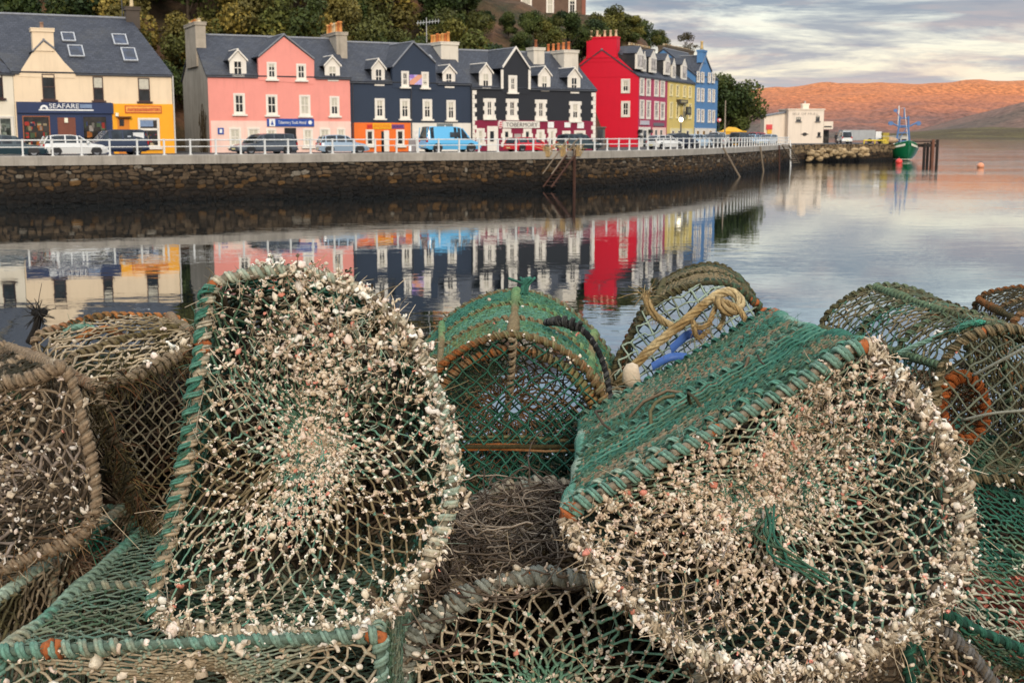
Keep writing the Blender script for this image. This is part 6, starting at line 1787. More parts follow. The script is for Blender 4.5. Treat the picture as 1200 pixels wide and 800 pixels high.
        h = bulge * np.clip(1 - (np.linalg.norm(Q, axis=2) / R_) ** 2, 0, 1) + inset
        P = ctr + Q[..., :1] * ax + Q[..., 1:] * ay + inward * h[..., None]
        P[:, 1:3] += r.normal(0, cell * .03, (len(P), 2, 3))
        mb = MB(); col = palette(P[:, 1:2].repeat(4, 1), cols, fr, seed) * r.uniform(.75, 1.2, (len(P), 1, 1)); mb.tube(P, rad * r.uniform(.8, 1.25, (len(P), 1)) * np.ones((1, 4)), 4, col=col)
        mb.build(name or which + '_net', M_TWINE, c.root, smooth=True)
        return P.reshape(-1, 3)
    def rust(c, spots, seed=0, ln=.028, rad=.011):
        """bare rusted steel showing where the lashing has gone: pixels on the front loop"""
        for k, (px, py) in enumerate(spots):
            u = c.u_of(px, py); h = ln / c.L * .36; P = crv(c.F, np.linspace(u - h, u + h, 9))
            r = np.random.default_rng(seed + k); mb = MB(); mb.tube(P + r.normal(0, .0012, P.shape), rad * .74 * (1 + .25 * r.normal(size=9)).clip(.6, 1.5) * np.array([.5, .8, 1, 1, 1, 1, 1, .8, .5]), 8)
            mb.build('rusty_frame', M_RUST, c.root, smooth=True)

def pick(S, n, dens, seed, rim=0.0):
    """random points on an end surface, thinned by dens(p, s)"""
    r = np.random.default_rng(seed); u = r.random(n * 3); s = 1 - np.sqrt(r.random(n * 3)); s = s * .98
    p = S(u, s); w = dens(p, s, u); k = r.random(n * 3) < w
    return p[k][:n]

def knot_crust(mb, P, K, dens, per, size, seed, strand=.4, spread=.0032, tint=CRUSTC):
    """casts packed round the knots of a net and strung along some of its strands"""
    r = np.random.default_rng(seed)
    w = dens(K); n = r.poisson(per * np.clip(w, 0, 1.6))
    crust(mb, np.repeat(K, n, 0), size, seed + 1, cols=tint, blob=.42, spread=spread, dark=.04, szvar=.28)
    k2 = K[r.random(len(K)) < np.clip(w, 0, 1) * .8]; crust(mb, k2, size * 1.2, seed + 7, cols=tint, blob=.8, spread=.0008, dark=0, szvar=.2)
    m = P.mean(1); ws = dens(m); ns = r.poisson(per * strand * np.clip(ws, 0, 1.6))
    Q = np.repeat(P, ns, 0); t = r.random(len(Q)); i = np.minimum((t * 3).astype(int), 2); f = (t * 3 - i)[:, None]
    a = Q[np.arange(len(Q)), i]; b = Q[np.arange(len(Q)), i + 1]
    crust(mb, a * (1 - f) + b * f, size * .85, seed + 2, cols=tint, blob=.15, spread=spread * .5, dark=.1, szvar=.28)
def pxy(p):
    d = p - CAM; f = d @ np.array([0, CP, -SP]); return 600 + FPX * (d[..., 0]) / f, 400 - FPX * (d @ np.array([0, SP, CP])) / f
# ---------------------------------------------------------------- P3 green creel lying flat, front left
A = px_loop([(4, 765), (120, 758), (240, 752), (360, 748), (437, 744), (446, 765), (446, 860), (440, 930), (300, 940), (150, 945), (8, 950), (-4, 930), (-6, 850), (-4, 785)], (240, 755, 1.56), (0, -1, .12))
c = Creel('low pale green creel lying base up with the big white crusted creel standing on it', A, depth=(.03, .52, .0))
c.pinch = .015
c.sides(.030, .0017, [lin((112, 128, 110)), lin((86, 116, 100)), lin((128, 132, 110)), OLIVE[1]], 3, 1.35)
S, K = c.end('front', .036, .0021, [PALE[2], TAN[0], PALE[0]], 4, depth=.1)
c.frame([lin((128, 152, 134)), TEAL[1], TEAL[2], lin((150, 146, 122))], .0125, .0085, .024, 1, rods=(c.u_of(4, 765), c.u_of(440, 745), c.u_of(0, 945)), hoops=(.46,), fuzzn=260)
c.rust([(437, 752), (60, 762)], ln=.045, rad=.0135)
mb = MB(); crust(mb, K[np.random.default_rng(1).random(len(K)) < .35], .006, 5); crust(mb, c.F[np.random.default_rng(2).integers(0, 240, 130)], .006, 6, spread=.009); o = mb.build('worm_crust', M_CRUST, c.root, smooth=True); o['kind'] = 'stuff'
P3 = c

# ---------------------------------------------------------------- P1 big white crusted creel standing on its end
n1 = (.06, -.95, .26)
F1 = px_loop([(247, 340), (285, 322), (340, 316), (400, 330), (452, 362), (488, 405), (516, 470), (531, 540), (525, 598), (506, 648), (478, 690), (445, 722), (380, 738), (300, 742), (225, 738), (186, 722), (184, 690), (203, 612), (222, 520), (236, 420)], (300, 740, 1.59), n1)
c = Creel('big white crusted creel standing upright on its end, left of the middle', F1, depth=nrm(ray(375, 470)) * .40, taper=.9)
c.pinch = .03
c.sides(.036, .0024, [DKGREEN[1], MOSS[0], DKGREEN[2]], 13, 1.1)  # side twine coloured darker than the front: shade inside put into the colour
S1, K1 = c.end('front', .030, .0015, [OLIVE[2], TEAL[1], TAN[0], PALE[1], OLIVE[1]], 14, eye_px=(365, 520), depth=.10, rows=14, eye_r=.005, power=1.3, kr=2.2, jit=.11); NP1 = net.P
c.end('back', .03, .003, [BROWN[2], OLIVE[0], lin((40, 32, 24))], 15, depth=.06)  # thick near-black back net, its colour standing in for the dark interior
c.frame([TAN[0], PALE[2], TAN[1], PALE[0]], .011, .0075, .02, 11, rods=(c.u_of(247, 340), c.u_of(186, 722), c.u_of(452, 362), c.u_of(445, 722)), hoops=(.5,), rod_cols=[DKGREEN[1], OLIVE[0], BROWN[0]], fuzzn=420)
# the flat base side on the left keeps its green lacing
u0, u1 = c.u_of(255, 335), c.u_of(190, 722)
uu = np.linspace(u1, u1 + ((u0 - u1) % 1.0), 120); P = crv(c.F, uu) + np.array([-.004, -.006, 0])
mb = MB(); helix(mb, P, .0078, .0031, .021, [TEAL[1], TEAL[0], TEAL[2], PALE[0]], 4, closed=False); helix(mb, P, .0062, .0034, .030, [TEAL[0], OLIVE[1], PALE[2]], 5, closed=False, start=2); fuzz(mb, P, 160, .02, .0006, TEAL, 3)
mb.build('base_lacing', M_ROPE, c.root, smooth=True)
def dens1(p):
    x, y = pxy(p)
    up = np.exp(-((x - 385) / 100) ** 2 - ((y - 395) / 62) ** 2) * 1.25        # matted patch near the top
    vert = np.exp(-((x - 365) / 40) ** 2) * np.clip((575 - y) / 120, 0, 1) * .9
    diag = np.exp(-(((x - 300) * .62 + (y - 635) * .78) / 30) ** 2) * (x < 400) * (x > 190) * 1.1
    low = np.exp(-((y - 716) / 24) ** 2) * 1.2
    rgt = np.clip((x - 470) / 40, 0, 1) * .7
    return np.clip((up + vert + diag + low + rgt) * (noise(p, 60, 2) * .55 + .85) + .2 + .3 * noise(p, 34, 8), .03, 1.8)
mb = MB(); knot_crust(mb, NP1, K1, dens1, 7.5, .0036, 21, strand=.5, spread=.0028, tint=CRUSTC * np.array([.97, .93, .89]))
pts = pick(S1, 900, lambda p, s, u: np.exp(-((pxy(p)[0] - 390) / 90) ** 2 - ((pxy(p)[1] - 392) / 52) ** 2), 3); crust(mb, pts, .0043, 28, dark=.2, blob=.15, spread=.004)
Fx, Fy = pxy(c.F); rim = c.F[(Fx > 300) | (Fy > 700)]
crust(mb, rim[rr.integers(0, len(rim), 1700)], .0042, 24, spread=.0075, dark=.2)
o = mb.build('worm_crust', M_CRUST, c.root, smooth=True); o['kind'] = 'stuff'
mb = MB(); up = pick(S1, 900, lambda p, s, u: np.exp(-((pxy(p)[0] - 385) / 110) ** 2 - ((pxy(p)[1] - 400) / 80) ** 2), 8)
fuzz(mb, up, 700, .024, .0007, [TAN[0], BROWN[1], TAN[1], PALE[0]], 9); ey = pick(S1, 300, lambda p, s, u: (s > .86) * 1.0, 9)
fuzz(mb, ey, 120, .022, .0009, [TEAL[0], DKGREEN[0], TEAL[1]], 10); fuzz(mb, c.F, 350, .03, .0009, [TAN[0], TAN[1], OLIVE[2]], 12)
o = mb.build('weed_fibres', M_FUZZ, c.root); o['kind'] = 'stuff'
c.rust([(249, 338), (238, 408)], ln=.02, rad=.012)
# tangled dark line and a cross rod inside it
mb = MB(); P = np.array([at(262, 574, 1.78), at(350, 592, 1.8), at(440, 588, 1.8)]); mb.tube(catmull(P, 12, False), .007, 6, col=lin((92, 74, 52)))
mb.build('cross_rod', M_ROPE, c.root, smooth=True)
def tangle(mb, pts, n, R_, rad, cols, seed, seg=12, flat=.35):
    """loops of loose line lying around the given points"""
    r = np.random.default_rng(seed); i = r.integers(0, len(pts), n)
    t = np.linspace(0, 1, seg)[None, :]
    a0 = r.uniform(0, 6.28, (n, 1)); turn = r.uniform(1.8, 6.0, (n, 1)) * r.choice([-1, 1], (n, 1)); R0 = R_ * r.uniform(.5, 1.6, (n, 1))
    th = a0 + turn * t
    X = R0 * np.cos(th) * (1 + .2 * np.sin(3 * th)); Y = R0 * np.sin(th); Z = np.cumsum(r.normal(0, R_ * .07, (n, seg)), 1)
    ax = r.normal(size=(n, 3)) * np.array([1, 1, flat]); ax /= np.linalg.norm(ax, axis=1, keepdims=True); up = np.array([0, 0, 1.0]) + r.normal(0, flat, (n, 3)); ay = np.cross(up, ax); ay /= np.linalg.norm(ay, axis=1, keepdims=True)
    az = np.cross(ax, ay)
    P = pts[i][:, None] + X[..., None] * ax[:, None] + Y[..., None] * ay[:, None] + Z[..., None] * az[:, None]
    P -= (P.mean(1, keepdims=True) - pts[i][:, None]) * .8
    c_ = np.asarray(cols)[r.integers(0, len(cols), n)] * r.uniform(.6, 1.3, (n, 1))
    mb.tube(P, rad * r.uniform(.7, 1.3, (n, 1)) * np.ones((1, seg)), 4, col=c_)
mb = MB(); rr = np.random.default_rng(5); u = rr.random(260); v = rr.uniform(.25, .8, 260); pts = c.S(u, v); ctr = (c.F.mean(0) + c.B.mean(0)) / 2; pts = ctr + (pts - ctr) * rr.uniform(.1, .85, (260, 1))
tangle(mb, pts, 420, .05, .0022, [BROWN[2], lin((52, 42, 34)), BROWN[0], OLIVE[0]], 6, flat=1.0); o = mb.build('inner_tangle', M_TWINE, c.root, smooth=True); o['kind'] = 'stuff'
P1 = c

# ---------------------------------------------------------------- P2 big white crusted creel tilted, right of the middle
e2 = nrm(ray(704, 290)) * .82
F2 = px_loop([(668, 600), (752, 552), (838, 504), (925, 455), (1008, 406), (1042, 430), (1075, 468), (1103, 510), (1124, 565), (1132, 622), (1116, 680), (1076, 728), (1004, 768), (905, 790), (822, 768), (760, 726), (710, 676), (680, 634)], (900, 600, 1.52), (-.06, -.96, .26))
c = Creel('big white crusted creel tipped on its side with green netted base panel', F2, depth=e2, taper=.98)
c.pinch = .03
ua, ub = c.u_of(668, 602), c.u_of(1010, 406)
c.sides(.036, .0024, [MOSS[1], BROWN[2], DKGREEN[2]], 33, 1.0)  # dark side twine: interior shade painted into the net colour
S2, K2 = c.end('front', .026, .0014, [TAN[0], OLIVE[2], TEAL[1], TAN[0], PALE[1]], 34, eye_px=(905, 592), depth=.09, rows=17, eye_r=.005, power=1.3, kr=2.2, jit=.11); NP2 = net.P
c.end('back', .03, .0028, [BROWN[2], OLIVE[0]], 35, depth=.05)  # back net darkened so the inside looks shaded
c.frame([TAN[1], TAN[0], PALE[2], TAN[1]], .011, .0075, .02, 31, rods=(), hoops=(.5,), rod_cols=[OLIVE[0], BROWN[0], DKGREEN[1]], fuzzn=420, alt=(ua, ub, [TEAL[1], TEAL[2], TEAL[0], PALE[0]]))
# base panel: close set green net laced between two rails, doubled over the side net
up_ = np.linspace(0, 1, 2)
span = (ub - ua) % 1.0
def Sb(x, v):
    p = c.S(ua + span * x, v); n = nrm(np.cross(c.F[int(ub * 240) % 240] - c.F[int(ua * 240) % 240], e2)); n = n if n[2] > 0 else -n
    return p + n * .009
mb = MB(); Kb = net(mb, Sb, 17, 76, .0021, [TEAL[0], OLIVE[1], TEAL[0], OLIVE[2], BROWN[1], TEAL[0], OLIVE[1]], 41, jit=.1, closed_u=False, f=14)
mb.build('base_net', M_TWINE, c.root, smooth=True)
def strip(v0, v1, seed, cols):
    m = MB()
    for v in np.linspace(v0, v1, 4):
        x = np.linspace(0, 1, 50); P = Sb(x, np.full(50, v)) + np.random.default_rng(seed).normal(0, .0012, (50, 3)) + np.array([0, 0, .004]); m.tube(P, .0017, 5, col=palette(P, cols, 30, seed))
    m.build('base_weave', M_TWINE, c.root, smooth=True)
strip(.26, .42, 4, [TEAL[0], TEAL[1], OLIVE[1]])
for k, (v, rh, cols) in enumerate(((0.02, .008, [TEAL[1], TEAL[2], PALE[0], TEAL[0]]), (.47, .011, [TEAL[0], TEAL[1], TEAL[2]]), (.985, .010, [TEAL[0], TEAL[1], OLIVE[2]]))):
    x = np.linspace(0, 1, 120); P = Sb(x, np.full(120, v)); mb = MB(); mb.tube(P, rh * .45, 5, col=lin((40, 64, 50))); helix(mb, P, rh * .72, .0036, .024 if k == 0 else .020, cols, 50 + k, closed=False); fuzz(mb, P, 120, .018, .0006, TEAL, k)
    mb.build('lacing', M_ROPE, c.root, smooth=True)
for k, u in enumerate((ua, ub)):
    v = np.linspace(0, 1, 90); P = c.S(np.full(90, u), v); mb = MB(); mb.tube(P, .009, 6, col=lin((60, 44, 34))); helix(mb, P, .0100, .0058, .0145, [TEAL[1], TEAL[2], PALE[0], TEAL[0]] if k == 0 else [TEAL[0], TEAL[1], TEAL[2]], 60 + k, closed=False); fuzz(mb, P, 120, .02, .0006, TEAL, 8 + k)
    mb.build('side_rail', M_ROPE, c.root, smooth=True)
for k, (px, py) in enumerate(((905, 372), (560, 0))):
    pass
c.rust([(1013, 408), (676, 606)], ln=.034, rad=.0135); c.rust([(838, 506)], ln=.022, rad=.009)
mb = MB(); P = c.S(np.full(9, ub), np.linspace(.86, .97, 9)); mb.tube(P + np.random.default_rng(3).normal(0, .001, P.shape), .014, 8); mb.build('rusty_frame', M_RUST, c.root, smooth=True)
def dens2(p):
    x, y = pxy(p)
    hole = np.exp(-((x - 862) / 36) ** 2 - ((y - 500) / 30) ** 2)               # open meshes under the base rail
    right = np.exp(-((x - 1030) / 55) ** 2 - ((y - 590) / 75) ** 2) * .55
    lowgap = np.exp(-((x - 930) / 110) ** 2 - ((y - 680) / 26) ** 2) * .4
    up = np.exp(-((x - 1000) / 70) ** 2 - ((y - 490) / 60) ** 2) * .7
    lft = np.exp(-((x - 760) / 90) ** 2 - ((y - 610) / 40) ** 2) * .4
    return np.clip(.82 + .45 * noise(p, 45, 3) + .3 * noise(p, 90, 5) + up + lft - 1.5 * hole - right - lowgap, .05, 1.6)
mb = MB(); knot_crust(mb, NP2, K2, dens2, 6.5, .0036, 71, strand=.4, spread=.0028, tint=CRUSTC * np.array([.97, .92, .88]))
Fx, Fy = pxy(c.F); rim = c.F[(Fx > 1020) | (Fy > 612)]
crust(mb, rim[rr.integers(0, len(rim), 2300)], .0042, 74, spread=.008, dark=.2)
o = mb.build('worm_crust', M_CRUST, c.root, smooth=True); o['kind'] = 'stuff'
mb = MB(); up = pick(S2, 1200, lambda p, s, u: np.exp(-((pxy(p)[0] - 1000) / 80) ** 2 - ((pxy(p)[1] - 500) / 80) ** 2), 8)
fuzz(mb, up, 800, .022, .0007, [TAN[0], BROWN[1], TAN[1], OLIVE[2]], 9); ey = pick(S2, 400, lambda p, s, u: (s > .75) * 1.0, 9)
fuzz(mb, ey, 150, .022, .0009, [TEAL[0], DKGREEN[1], OLIVE[1]], 10); fuzz(mb, rim, 420, .03, .0009, [TAN[0], TAN[1], OLIVE[2]], 12)
lo = pick(S2, 500, lambda p, s, u: (np.abs(pxy(p)[0] - 780) < 90) * (np.abs(pxy(p)[1] - 665) < 70) * .7, 19); fuzz(mb, lo, 500, .02, .0009, [lin((120, 112, 104)), BROWN[1]], 20)
o = mb.build('weed_fibres', M_FUZZ, c.root); o['kind'] = 'stuff'
mb = MB()
for k in range(6):
    P = np.array([at(903 + rr.normal(0, 4), 598 + rr.normal(0, 4), 1.57), at(897 + rr.normal(0, 5), 622, 1.53), at(905 + rr.normal(0, 6), 645, 1.5), at(922 + rr.normal(0, 6), 656 + rr.normal(0, 6), 1.49), at(958 + rr.normal(0, 9), 676 + rr.normal(0, 8), 1.5)]) + rr.normal(0, .004, (5, 3))
    mb.tube(catmull(P, 24, False), .0016, 5, col=palette(catmull(P, 24, False), [DKGREEN[1], TEAL[0], OLIVE[1]], 30, k))
mb.build('green_twine', M_TWINE, c.root, smooth=True)
mb = MB(); rr = np.random.default_rng(5); u = rr.random(300); v = rr.uniform(.2, .7, 300); pts = c.S(u, v); ctr = (c.F.mean(0) + c.B.mean(0)) / 2; pts = ctr + (pts - ctr) * rr.uniform(.1, .8, (300, 1))
tangle(mb, pts, 500, .05, .0024, [BROWN[2], lin((52, 42, 34)), BROWN[0], OLIVE[0]], 6, flat=1.0); o = mb.build('inner_tangle', M_TWINE, c.root, smooth=True); o['kind'] = 'stuff'
P2 = c

# ---------------------------------------------------------------- P8 grey brown creel, bottom centre
F8 = px_loop([(452, 850), (470, 782), (500, 734), (545, 700), (600, 678), (660, 676), (720, 690), (775, 716), (815, 760), (840, 850), (830, 960), (640, 985), (460, 960)], (640, 690, 1.80), (0, -.97, .22))
c = Creel('grey brown creel at the bottom middle, half buried in tangled line', F8, depth=(0, .54, -.0), taper=.95)
c.pinch = .02
c.sides(.036, .0022, [BROWN[0], OLIVE[2], BROWN[2]], 83, 1.0)
S8, K8 = c.end('front', .036, .0021, [TAN[0], PALE[2], TAN[1], PALE[1]], 84, depth=.12, eye_px=(640, 862), rows=11, kr=2.4, eye_r=.012); NP8 = net.P
c.end('back', .03, .003, [BROWN[2], lin((40, 32, 24))], 85, depth=.05)  # near-black twine at the back imitates the shade inside
c.frame([lin((152, 156, 144)), TAN[0], lin((134, 144, 136)), TAN[1]], .019, .0135, .03, 81, rods=(c.u_of(530, 705), c.u_of(815, 760)), hoops=(.42,), fuzzn=260, rod_cols=[lin((112, 116, 110)), BROWN[1], OLIVE[2]])
c.rust([(618, 677), (712, 688), (748, 702)], ln=.022, rad=.0125)
mb = MB(); rr = np.random.default_rng(8); knot_crust(mb, NP8, K8, lambda p: .55 + .5 * noise(p, 30, 4), 4, .0042, 82, strand=.2); Fx, Fy = pxy(c.F); rim = c.F[Fy < 860]; crust(mb, rim[rr.integers(0, len(rim), 520)], .0056, 86, spread=.009, dark=.35)
o = mb.build('worm_crust', M_CRUST, c.root, smooth=True); o['kind'] = 'stuff'
mb = MB(); pts = pick(S8, 800, lambda p, s, u: np.ones(len(p)) * .5, 14); fuzz(mb, pts, 260, .03, .0008, [BROWN[1], TAN[0], OLIVE[2], TEAL[2]], 5, droop=.6); fuzz(mb, pts, 60, .12, .0009, [BROWN[0], TAN[0]], 6, droop=.4)
o = mb.build('weed_fibres', M_FUZZ, c.root); o['kind'] = 'stuff'
P8 = c
# tangled brown line over its top and left side
rr = np.random.default_rng(31); top = []
for k in range(900):
    u = rr.choice([rr.uniform(0, 1)]); v = rr.uniform(.05, 1.25); p = c.S(np.array([u]), np.array([v]))[0]
    x, y = pxy(p)
    if 440 < x < 730 and 596 < y < 745: top.append(p + np.array([rr.normal(0, .01), rr.normal(0, .01), abs(rr.normal(0, .022)) + .004]))
top = np.array(top); zt = top[:, 2].max()
mb = MB(); tangle(mb, top, 460, .055, .0014, [lin((136, 122, 106)), lin((112, 98, 84)), lin((156, 142, 124)), lin((84, 72, 62))], 7, flat=.3, seg=22)
tangle(mb, top, 140, .09, .0013, [lin((122, 108, 92)), lin((84, 72, 60))], 8, flat=.3, seg=22)
o = mb.build('tangled_line', M_TWINE, smooth=True); tag(o, 'tangle of thin brown line strewn over the bottom middle creel', 'fishing line', kind='stuff')

# ---------------------------------------------------------------- P4 green arched creel, centre back
F4 = px_loop([(524, 582), (508, 520), (498, 470), (514, 432), (552, 404), (600, 392), (648, 404), (688, 434), (708, 472), (698, 525), (680, 582)], (600, 580, 2.34), (0, -.985, .15))
B4 = px_loop([(535, 535), (508, 480), (492, 420), (522, 376), (562, 350), (604, 341), (648, 352), (692, 386), (720, 434), (700, 480), (672, 535)], (600, 540, 2.82), (0, -.985, .1))
c = Creel('arched green creel standing behind the gap between the two white crusted creels', F4, back=B4)
c.pinch = .02
c.sides(.021, .0019, [TEAL[0], lin((82, 116, 76)), TEAL[1], OLIVE[1], lin((104, 116, 74))], 93, 1.2)
c.flat_end('front', .03, .0019, [DKGREEN[1], DKGREEN[0]], 99, name='lower_net', inset=.05, zmax=c.F[:, 2].min() + .17)
c.flat_end('front', .026, .0019, [DKGREEN[0], DKGREEN[2]], 89, name='lower_net', inset=.2, zmax=c.F[:, 2].min() + .16)
c.flat_end('front', .034, .0016, [TEAL[0], DKGREEN[1], OLIVE[1]], 94, bulge=.02, fr=10)
P = c.flat_end('back', .034, .0019, [OLIVE[0], DKGREEN[2], BROWN[0]], 95)
c.frame([RUSTC[0], OLIVE[2], lin((120, 128, 84)), RUSTC[1], lin((128, 134, 92))], .0115, .0078, .021, 91, rods=(c.u_of(600, 388), c.u_of(516, 432), c.u_of(688, 440), c.u_of(528, 580), c.u_of(672, 580)), hoops=(.35, .68), rod_cols=[lin((96, 134, 92)), lin((124, 146, 98)), OLIVE[2]], back_cols=[lin((92, 140, 100)), OLIVE[2], TEAL[1]], fuzzn=200)
# second lashed hoop just inside, and the rusty upright hanging from the crown
zb_ = c.F[:, 2].min(); base_c = np.array([c.F[:, 0].mean(), c.F[:, 1].mean(), zb_])
for kk_, (sc_, v_) in enumerate(((.90, .03), (.97, .16))):
    P = c.S(np.linspace(0, 1, 240, endpoint=False), np.full(240, v_)); P = base_c + (P - base_c) * np.array([sc_, 1, sc_]); P = P[P[:, 2] > zb_ + .1]
    k0 = np.argmax(np.linalg.norm(np.diff(P, axis=0), axis=1)) + 1; P = np.roll(P, -k0, 0)
    mb = MB(); mb.tube(P, .005, 5, col=MOSS[0]); helix(mb, P, .0072, .0048, .017, [RUSTC[0], OLIVE[2], lin((128, 134, 92)), RUSTC[1]], 300 + kk_, closed=False); fuzz(mb, P, 120, .016, .0007, [OLIVE[2], RUSTC[0]], 3); mb.build('inner_hoop', M_ROPE, c.root, smooth=True)
P = catmull([at(601, 396, 2.36), at(600, 430, 2.38), at(596, 470, 2.42), at(590, 505, 2.5)], 50, False); mb = MB(); helix(mb, P, .006, .0046, .016, [RUSTC[0], BROWN[1], OLIVE[2]], 310, closed=False); mb.build('upright', M_ROPE, c.root, smooth=True)
# inner funnel net hanging in it
mb = MB(); ring = c.S(np.linspace(0, 1, 60, endpoint=False), np.full(60, .1)); e_ = c.F.mean(0) * .6 + c.B.mean(0) * .4 + np.array([-.02, 0, .0])
def Sf(u, s):
    p = crv(ring, u); s = np.asarray(s)[..., None]; d = p - e_; return p * (1 - s) + (e_ + d * .18) * s
net(mb, Sf, 40, 14, .0016, [OLIVE[2], RUSTC[2], BROWN[1], OLIVE[1]], 96); mb.build('funnel', M_TWINE, c.root, smooth=True)
mb = MB(); rr = np.random.default_rng(4); crust(mb, c.F[rr.integers(0, 240, 60)], .005, 97, spread=.008); crust(mb, c.S(rr.random(60), rr.random(60)), .0038, 98); o = mb.build('worm_crust', M_CRUST, c.root, smooth=True); o['kind'] = 'stuff'
mb = MB()
for k in range(12):
    p = at(616 + rr.normal(0, 2), 345, 2.6); P = np.array([p, p + np.array([rr.normal(0, .006), 0, .018]), p + np.array([rr.normal(0, .012), rr.normal(0, .01), .034])]); mb.tube(catmull(P, 7, False), .0028, 4, col=TEAL[0] * rr.uniform(.7, 1.3))
mb.build('rope_tuft', M_ROPE, c.root, smooth=True)
P4 = c
# black braided cord hanging over it
P = catmull([at(640, 378, 2.5), at(655, 376, 2.46), at(672, 380, 2.44), at(690, 394, 2.42), at(704, 418, 2.4), at(712, 446, 2.38), at(716, 474, 2.36)], 80, False)
mb = MB(); mb.tube(P, .0055, 6, col=lin((24, 24, 24))); helix(mb, P, .0050, .0032, .014, [lin((30, 30, 32)), lin((96, 96, 92)), lin((26, 26, 28))], 3, closed=False, f=300); helix(mb, P[:30], .009, .004, .016, [lin((34, 34, 34)), lin((70, 70, 66))], 4, closed=False, f=200)
tag(mb.build('braided_cord', M_ROPE, smooth=True), 'black braided cord lying over the right shoulder of the arched green creel', 'cord')

# ---------------------------------------------------------------- P6 creel with the knotted rope, behind the tipped one
F6 = px_loop([(716, 470), (722, 425), (740, 392), (768, 356), (806, 336), (845, 332), (876, 347), (898, 374), (906, 430), (890, 500), (850, 555), (770, 560), (726, 530)], (810, 450, 2.72), (.05, -.98, .2))
c = Creel('small rounded creel with a knotted beige rope tied across it', F6, depth=(.06, .42, .02), taper=.9)
c.pinch = .0
c.sides(.03, .0019, [OLIVE[0], DKGREEN[2], OLIVE[2]], 103, 1.2)
Pn = c.flat_end('front', .032, .0021, [lin((74, 104, 84)), OLIVE[0], PALE[0]], 104, bulge=-.03, rot=.35)
c.flat_end('back', .036, .0018, [OLIVE[0], DKGREEN[2]], 105)
c.frame([OLIVE[0], MOSS[0], OLIVE[1], RUSTC[2]], .010, .0068, .02, 101, rods=(c.u_of(768, 356), c.u_of(876, 347)), hoops=(.5,), fuzzn=250)
c.rust([(884, 352), (893, 366)], ln=.03, rad=.012)
P6 = c
def twisted(mb, P, r, cols, seed, strands=3, pitch=None):
    n = int(plen(P) / (r * .8)) + 8; P = resample(P, n)
    for k in range(strands): helix(mb, P, r * .52, r * .56, pitch or r * 6.5, cols, seed + k * 0, closed=False, lump=.08, f=30, start=k * 2 * math.pi / strands)
YR = 2.62
BEIGE = [lin((172, 146, 100)), lin((146, 118, 74)), lin((190, 168, 124))]
mb = MB()
for pts, rd in (([(722, 452), (740, 432), (768, 404), (798, 380), (826, 356), (848, 342), (864, 346), (868, 358), (858, 366), (846, 360), (840, 350)], .0118),
                ([(756, 346), (760, 358), (768, 370), (780, 378), (794, 384), (806, 376)], .0095), ([(808, 372), (818, 384), (830, 380), (836, 366), (842, 356), (848, 372), (842, 386)], .0068), ([(846, 352), (862, 360), (872, 372), (874, 390)], .0075), ([(830, 388), (818, 396), (812, 380)], .0065)):
    P = catmull([at(x, y, YR - .03 * math.sin(i * .9)) for i, (x, y) in enumerate(pts)], 60, False); twisted(mb, P, rd, BEIGE, int(pts[0][0])); fuzz(mb, P, 60, .02, .0007, BEIGE, 5)
for x, y in ((756, 346),): fuzz(mb, np.array([at(x, y, YR)]), 40, .03, .0012, BEIGE, 6)
tag(mb.build('knotted_rope', M_ROPE, smooth=True), 'thick beige rope knotted over the small rounded creel', 'rope')
M_BLUE = plain('blue_tape', lin((64, 104, 176)), .55)
for k, (a, b, w) in enumerate((((786, 410), (822, 388), .009), ((764, 430), (806, 418), .008))):
    p, q = at(*a, 2.655), at(*b, 2.655); P = catmull([p, (p + q) / 2 + np.array([0, -.01, .012]), q], 12, False); up = np.array([-.2, .25, .95]) * w
    mb = MB(); V = np.stack([P - up, P - up * .3 + np.array([0, -.006, 0]), P + up * .4 + np.array([0, -.004, 0]), P + up], 1); mb.grid(V); mb.grid(V[:, ::-1] + np.array([0, .0035, 0])); o = mb.build('blue_strap', M_BLUE, smooth=True)
    tag(o, ('upper', 'lower')[k] + ' blue plastic strap under the knotted beige rope', 'strap')
mb = MB(); V = rock_mesh(.021, 5, .8); add_rock(mb, V * np.array([.8, .8, 1.3]), at(741, 440, 2.5), lin((206, 188, 162))); o = mb.build('cork_float', attrmat('worn_cork', .85, (.002, 3), .2, 60), smooth=True)
tag(o, 'pale worn cork float wedged between the green creel and the tipped creel', 'float')
mb = MB(); fuzz(mb, np.array([at(708 + i, 452 + 3 * i, 2.45) for i in range(6)]), 130, .07, .0012, [TAN[0], PALE[0], OLIVE[2]], 7, droop=.9); tag(mb.build('frayed_rope_end', M_FUZZ), 'frayed pale rope end hanging below the cork float', 'rope')

